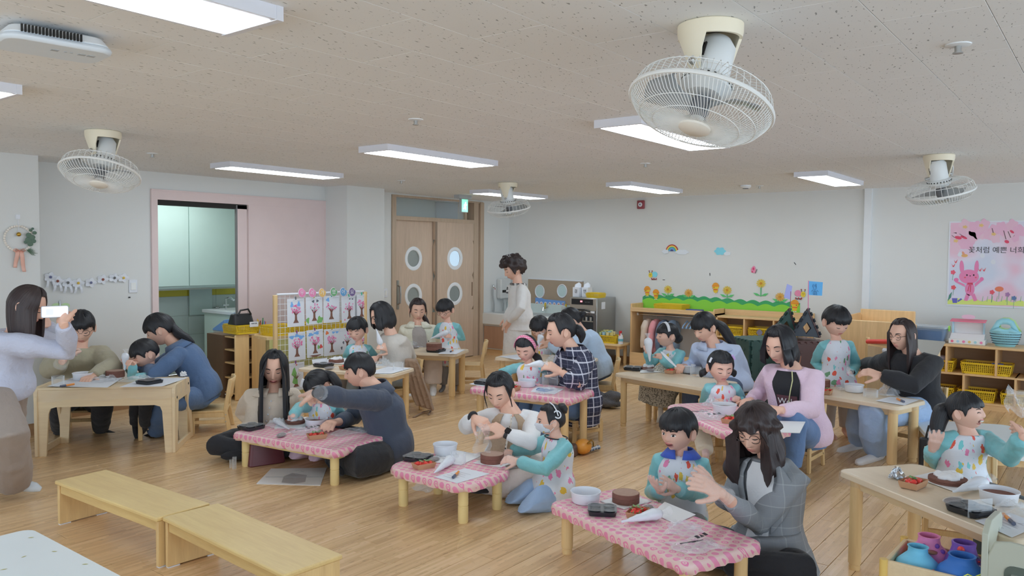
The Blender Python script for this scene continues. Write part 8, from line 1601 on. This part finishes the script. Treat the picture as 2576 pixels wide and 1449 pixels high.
q=MB();q.prism([(-.05,-.02),(-.01,-.02),(-.01,.02),(-.05,.02)],.0046,.0048,lambda p:M_((p[0],p[2],p[1])));q.build('screen_image',emis('phone_image',(.5,.55,.68),.45),t)
# ---------------------------------------------------------------- toy box with painted pots, lower right corner
zb=.37;A_,B_=at(2223,1408,zb),at(2272,1352,zb);Cc=at(2395,1449,zb);ex_=nrm(V3(Cc[0]-A_[0],Cc[1]-A_[1],0));ey_=nrm(V3(B_[0]-A_[0],B_[1]-A_[1],0));ey_=nrm(ey_-ex_*np.dot(ex_,ey_));wB=float(np.dot(B_-A_,ey_))
t=thing('toy_trolley','wooden trolley box with grey green moulded end panel at the lower right corner','trolley',(A_[0],A_[1],0));O2=lambda p:ex_*p[0]+ey_*p[1]+V3(0,0,1)*p[2]
def ob(nm,a,b,mt,bv=.004):return MB().box(a,b,O2).build(nm,mt,t,bevel=bv,fix=True)
LB=.37;wB=max(wB,.26)
ob('front_board',(0,0,zb-.18),(LB,.018,zb),BIRCH);ob('back_board',(0,wB-.018,zb-.18),(LB,wB,zb-.0),BIRCH);ob('end_board',(0,0.02,zb-.18),(.018,wB-.02,zb),BIRCH);ob('floor_board',(0,0,zb-.16),(LB,wB,zb-.14),BIRCH)
for y in(0,wB):MB().cyl(O2((.0,y,.1)),O2((.0,y,zb+.004)),.016,n=12).build('corner_post',pm('post_yellow',(210,176,100),.3),t)
GP=pm('grey_green_plastic',(166,168,154),.4,.03);xg=.36
def gpanel(nm,poly,hole,x,th,M2):
 q=MB();n=len(poly);q.loft([[M2(V3(x,a,b))for a,b in hole],[M2(V3(x,a,b))for a,b in poly],[M2(V3(x+th,a,b))for a,b in poly],[M2(V3(x+th,a,b))for a,b in hole]],cap=False,close=True);return q.build(nm,GP,t,smooth=30,fix=True,bevel=.003)
g0,g1=at(2472,1449,.40),None
gp=[(0,0),(.10,0),(.20,0),(.20,zb+.02),(.20,zb+.085),(.18,zb+.10),(.16,zb+.10),(.0,zb+.02)]
P4=[(.0,zb-.3),(wB*.6,zb-.3),(wB,zb-.3),(wB,zb),(wB,zb+.18),(wB-.04,zb+.205),(.07,zb+.225),(.0,zb+.19)]
Hh=[(.12,zb+.05),(.15,zb+.045),(.25,zb+.045),(.258,zb+.06),(.258,zb+.14),(.254,zb+.15),(.246,zb+.15),(.12,zb+.06)]
gpanel('end_panel',P4,Hh,xg-.02,.022,O2)
q=MB();q.prism([(xg,0),(xg+.5,0),(xg+.5,zb+.15),(xg+.25,zb+.165),(xg+.07,zb+.175),(xg+.02,zb+.165),(xg,zb+.11)],0,.022,lambda p:O2((p[0],.0+p[2],p[1])));q.build('side_panel',GP,t,fix=True,bevel=.006)
q=MB();q.prism(rrect(.09,.14,.03,4,xg+.10,zb+.02),0,.004,lambda p:O2((p[0],-.004+p[2],p[1])));q.build('side_window',pm('window_dark_green',(84,92,84),.3),t,fix=True);q=MB();q.tube([O2((xg+.10,-.014,zb+.06)),O2((xg+.10,-.014,zb-.02))],[.022,.032],14);q.build('clear_knob',clear('knob_clear',.35,(.75,.8,.7)),t)
def pot(px,py,z,prof,c,label,seed,dots,rough=.55):
 p=V3(A_[0],A_[1],0)+ex_*px+ey_*py+V3(0,0,z);o=thing('painted_pot',label,'pot',p);MB().lathe(prof,32).build('pot',pm('pot%d'%c[0],c,rough,.1,20.,.15,40.),o,smooth=50)
 rr=random.Random(seed);zs,rs=[b for a,b in prof],[a for a,b in prof]
 i0=max(range(len(prof)),key=lambda i:zs[i]);pz,pr=zs[:i0+1],rs[:i0+1]
 for k,(ang,zz,r,cc,sq)in enumerate(dots):
  an=math.atan2(-FH[1],-FH[0])+ang;rad=float(np.interp(zz,pz,pr));n_=V3(math.cos(an),math.sin(an),.3);q=MB();q.ell(V3(rad*math.cos(an),rad*math.sin(an),zz),(r,r,r*sq),10,8);q.build('bead' if sq<.9 else 'pompom',pm('dot%d%d'%(cc[0],cc[2]),cc,.3 if sq<.9 else .9),o)
 return o
zf=zb-.13
VIO,RED_=(110,70,150),(214,70,70)
pot(.10,.115,zf+.01,[(0,0),(.05,0),(.085,.03),(.092,.065),(.08,.10),(.05,.13),(.038,.142),(.036,.16),(.04,.168),(.033,.168),(.03,.145),(.05,.1),(0,.02)],(112,186,216),'light blue painted pot with beads and a green bow in the trolley',1,[(-.5,.095,.006,(170,120,190),.5),(-.75,.09,.005,(180,70,60),.5),(.45,.06,.008,(70,90,110),.5),(.62,.04,.006,(60,70,90),.5),(-.2,.075,.004,(140,220,180),.5),(.3,.10,.004,(200,80,110),.5),(.1,.03,.005,(60,80,110),.5)])
pot(.115,.235,zf-.012,[(0,0),(.06,0),(.092,.05),(.09,.1),(.07,.145),(.045,.17),(.04,.195),(.043,.205),(.036,.205),(.034,.17),(.06,.1),(0,.02)],(216,128,172),'pink painted pot with purple pompoms and brown patches in the trolley',2,[(-.9,.17,.010,VIO,1),(.25,.175,.010,VIO,1),(.5,.155,.010,VIO,1),(.75,.10,.010,VIO,1),(-1.2,.12,.010,VIO,1),(.55,.03,.012,VIO,1),(.85,.14,.012,RED_,.7),(-.3,.155,.022,(126,84,70),.35),(.35,.115,.024,(126,84,70),.6)])
pot(.245,.225,zf,[(0,0),(.06,0),(.09,.04),(.088,.08),(.072,.12),(.05,.155),(.043,.18),(.045,.198),(.038,.2),(.035,.17),(.05,.1),(0,.02)],(110,78,156),'purple painted pot with red pompom and glittering beads in the trolley',3,[(-.75,.18,.014,RED_,1)]+[(.3+.12*(i%5),.04+.014*i,.006,[(220,180,70),(210,210,220),(200,60,80),(90,110,130),(150,200,150)][i%5],.6)for i in range(9)])
o=pot(.26,.105,zf+.03,[(0,0),(.06,0),(.095,.03),(.098,.06),(.08,.1),(.052,.125),(.046,.145),(.05,.155),(.042,.155),(.036,.13),(.05,.08),(0,.02)],(48,100,170),'dark blue painted pot with a yellow string bow in the trolley',4,[(.1,.035,.008,(222,180,70),.5),(-.8,.08,.006,RED_,.6),(.55,.1,.008,(120,190,110),.6),(-.7,.06,.005,(130,160,220),.5)])
an=math.atan2(-FH[1],-FH[0]);e1=V3(math.cos(an),math.sin(an),0);e2=RH;q=MB()
for s_ in(1,-1):q.tube([e1*.082+V3(0,0,.1),e1*.084+e2*s_*.025+V3(0,0,.112),e1*.08+e2*s_*.045+V3(0,0,.1),e1*.088+e2*s_*.025+V3(0,0,.09),e1*.082+V3(0,0,.1)],.0028,6);q.tube([e1*.082+V3(0,0,.1),e1*.09+e2*s_*.05+V3(0,0,.075)],.0028,6)
q.build('string_bow',pm('lime_string',(196,204,90),.6),o)
flush()
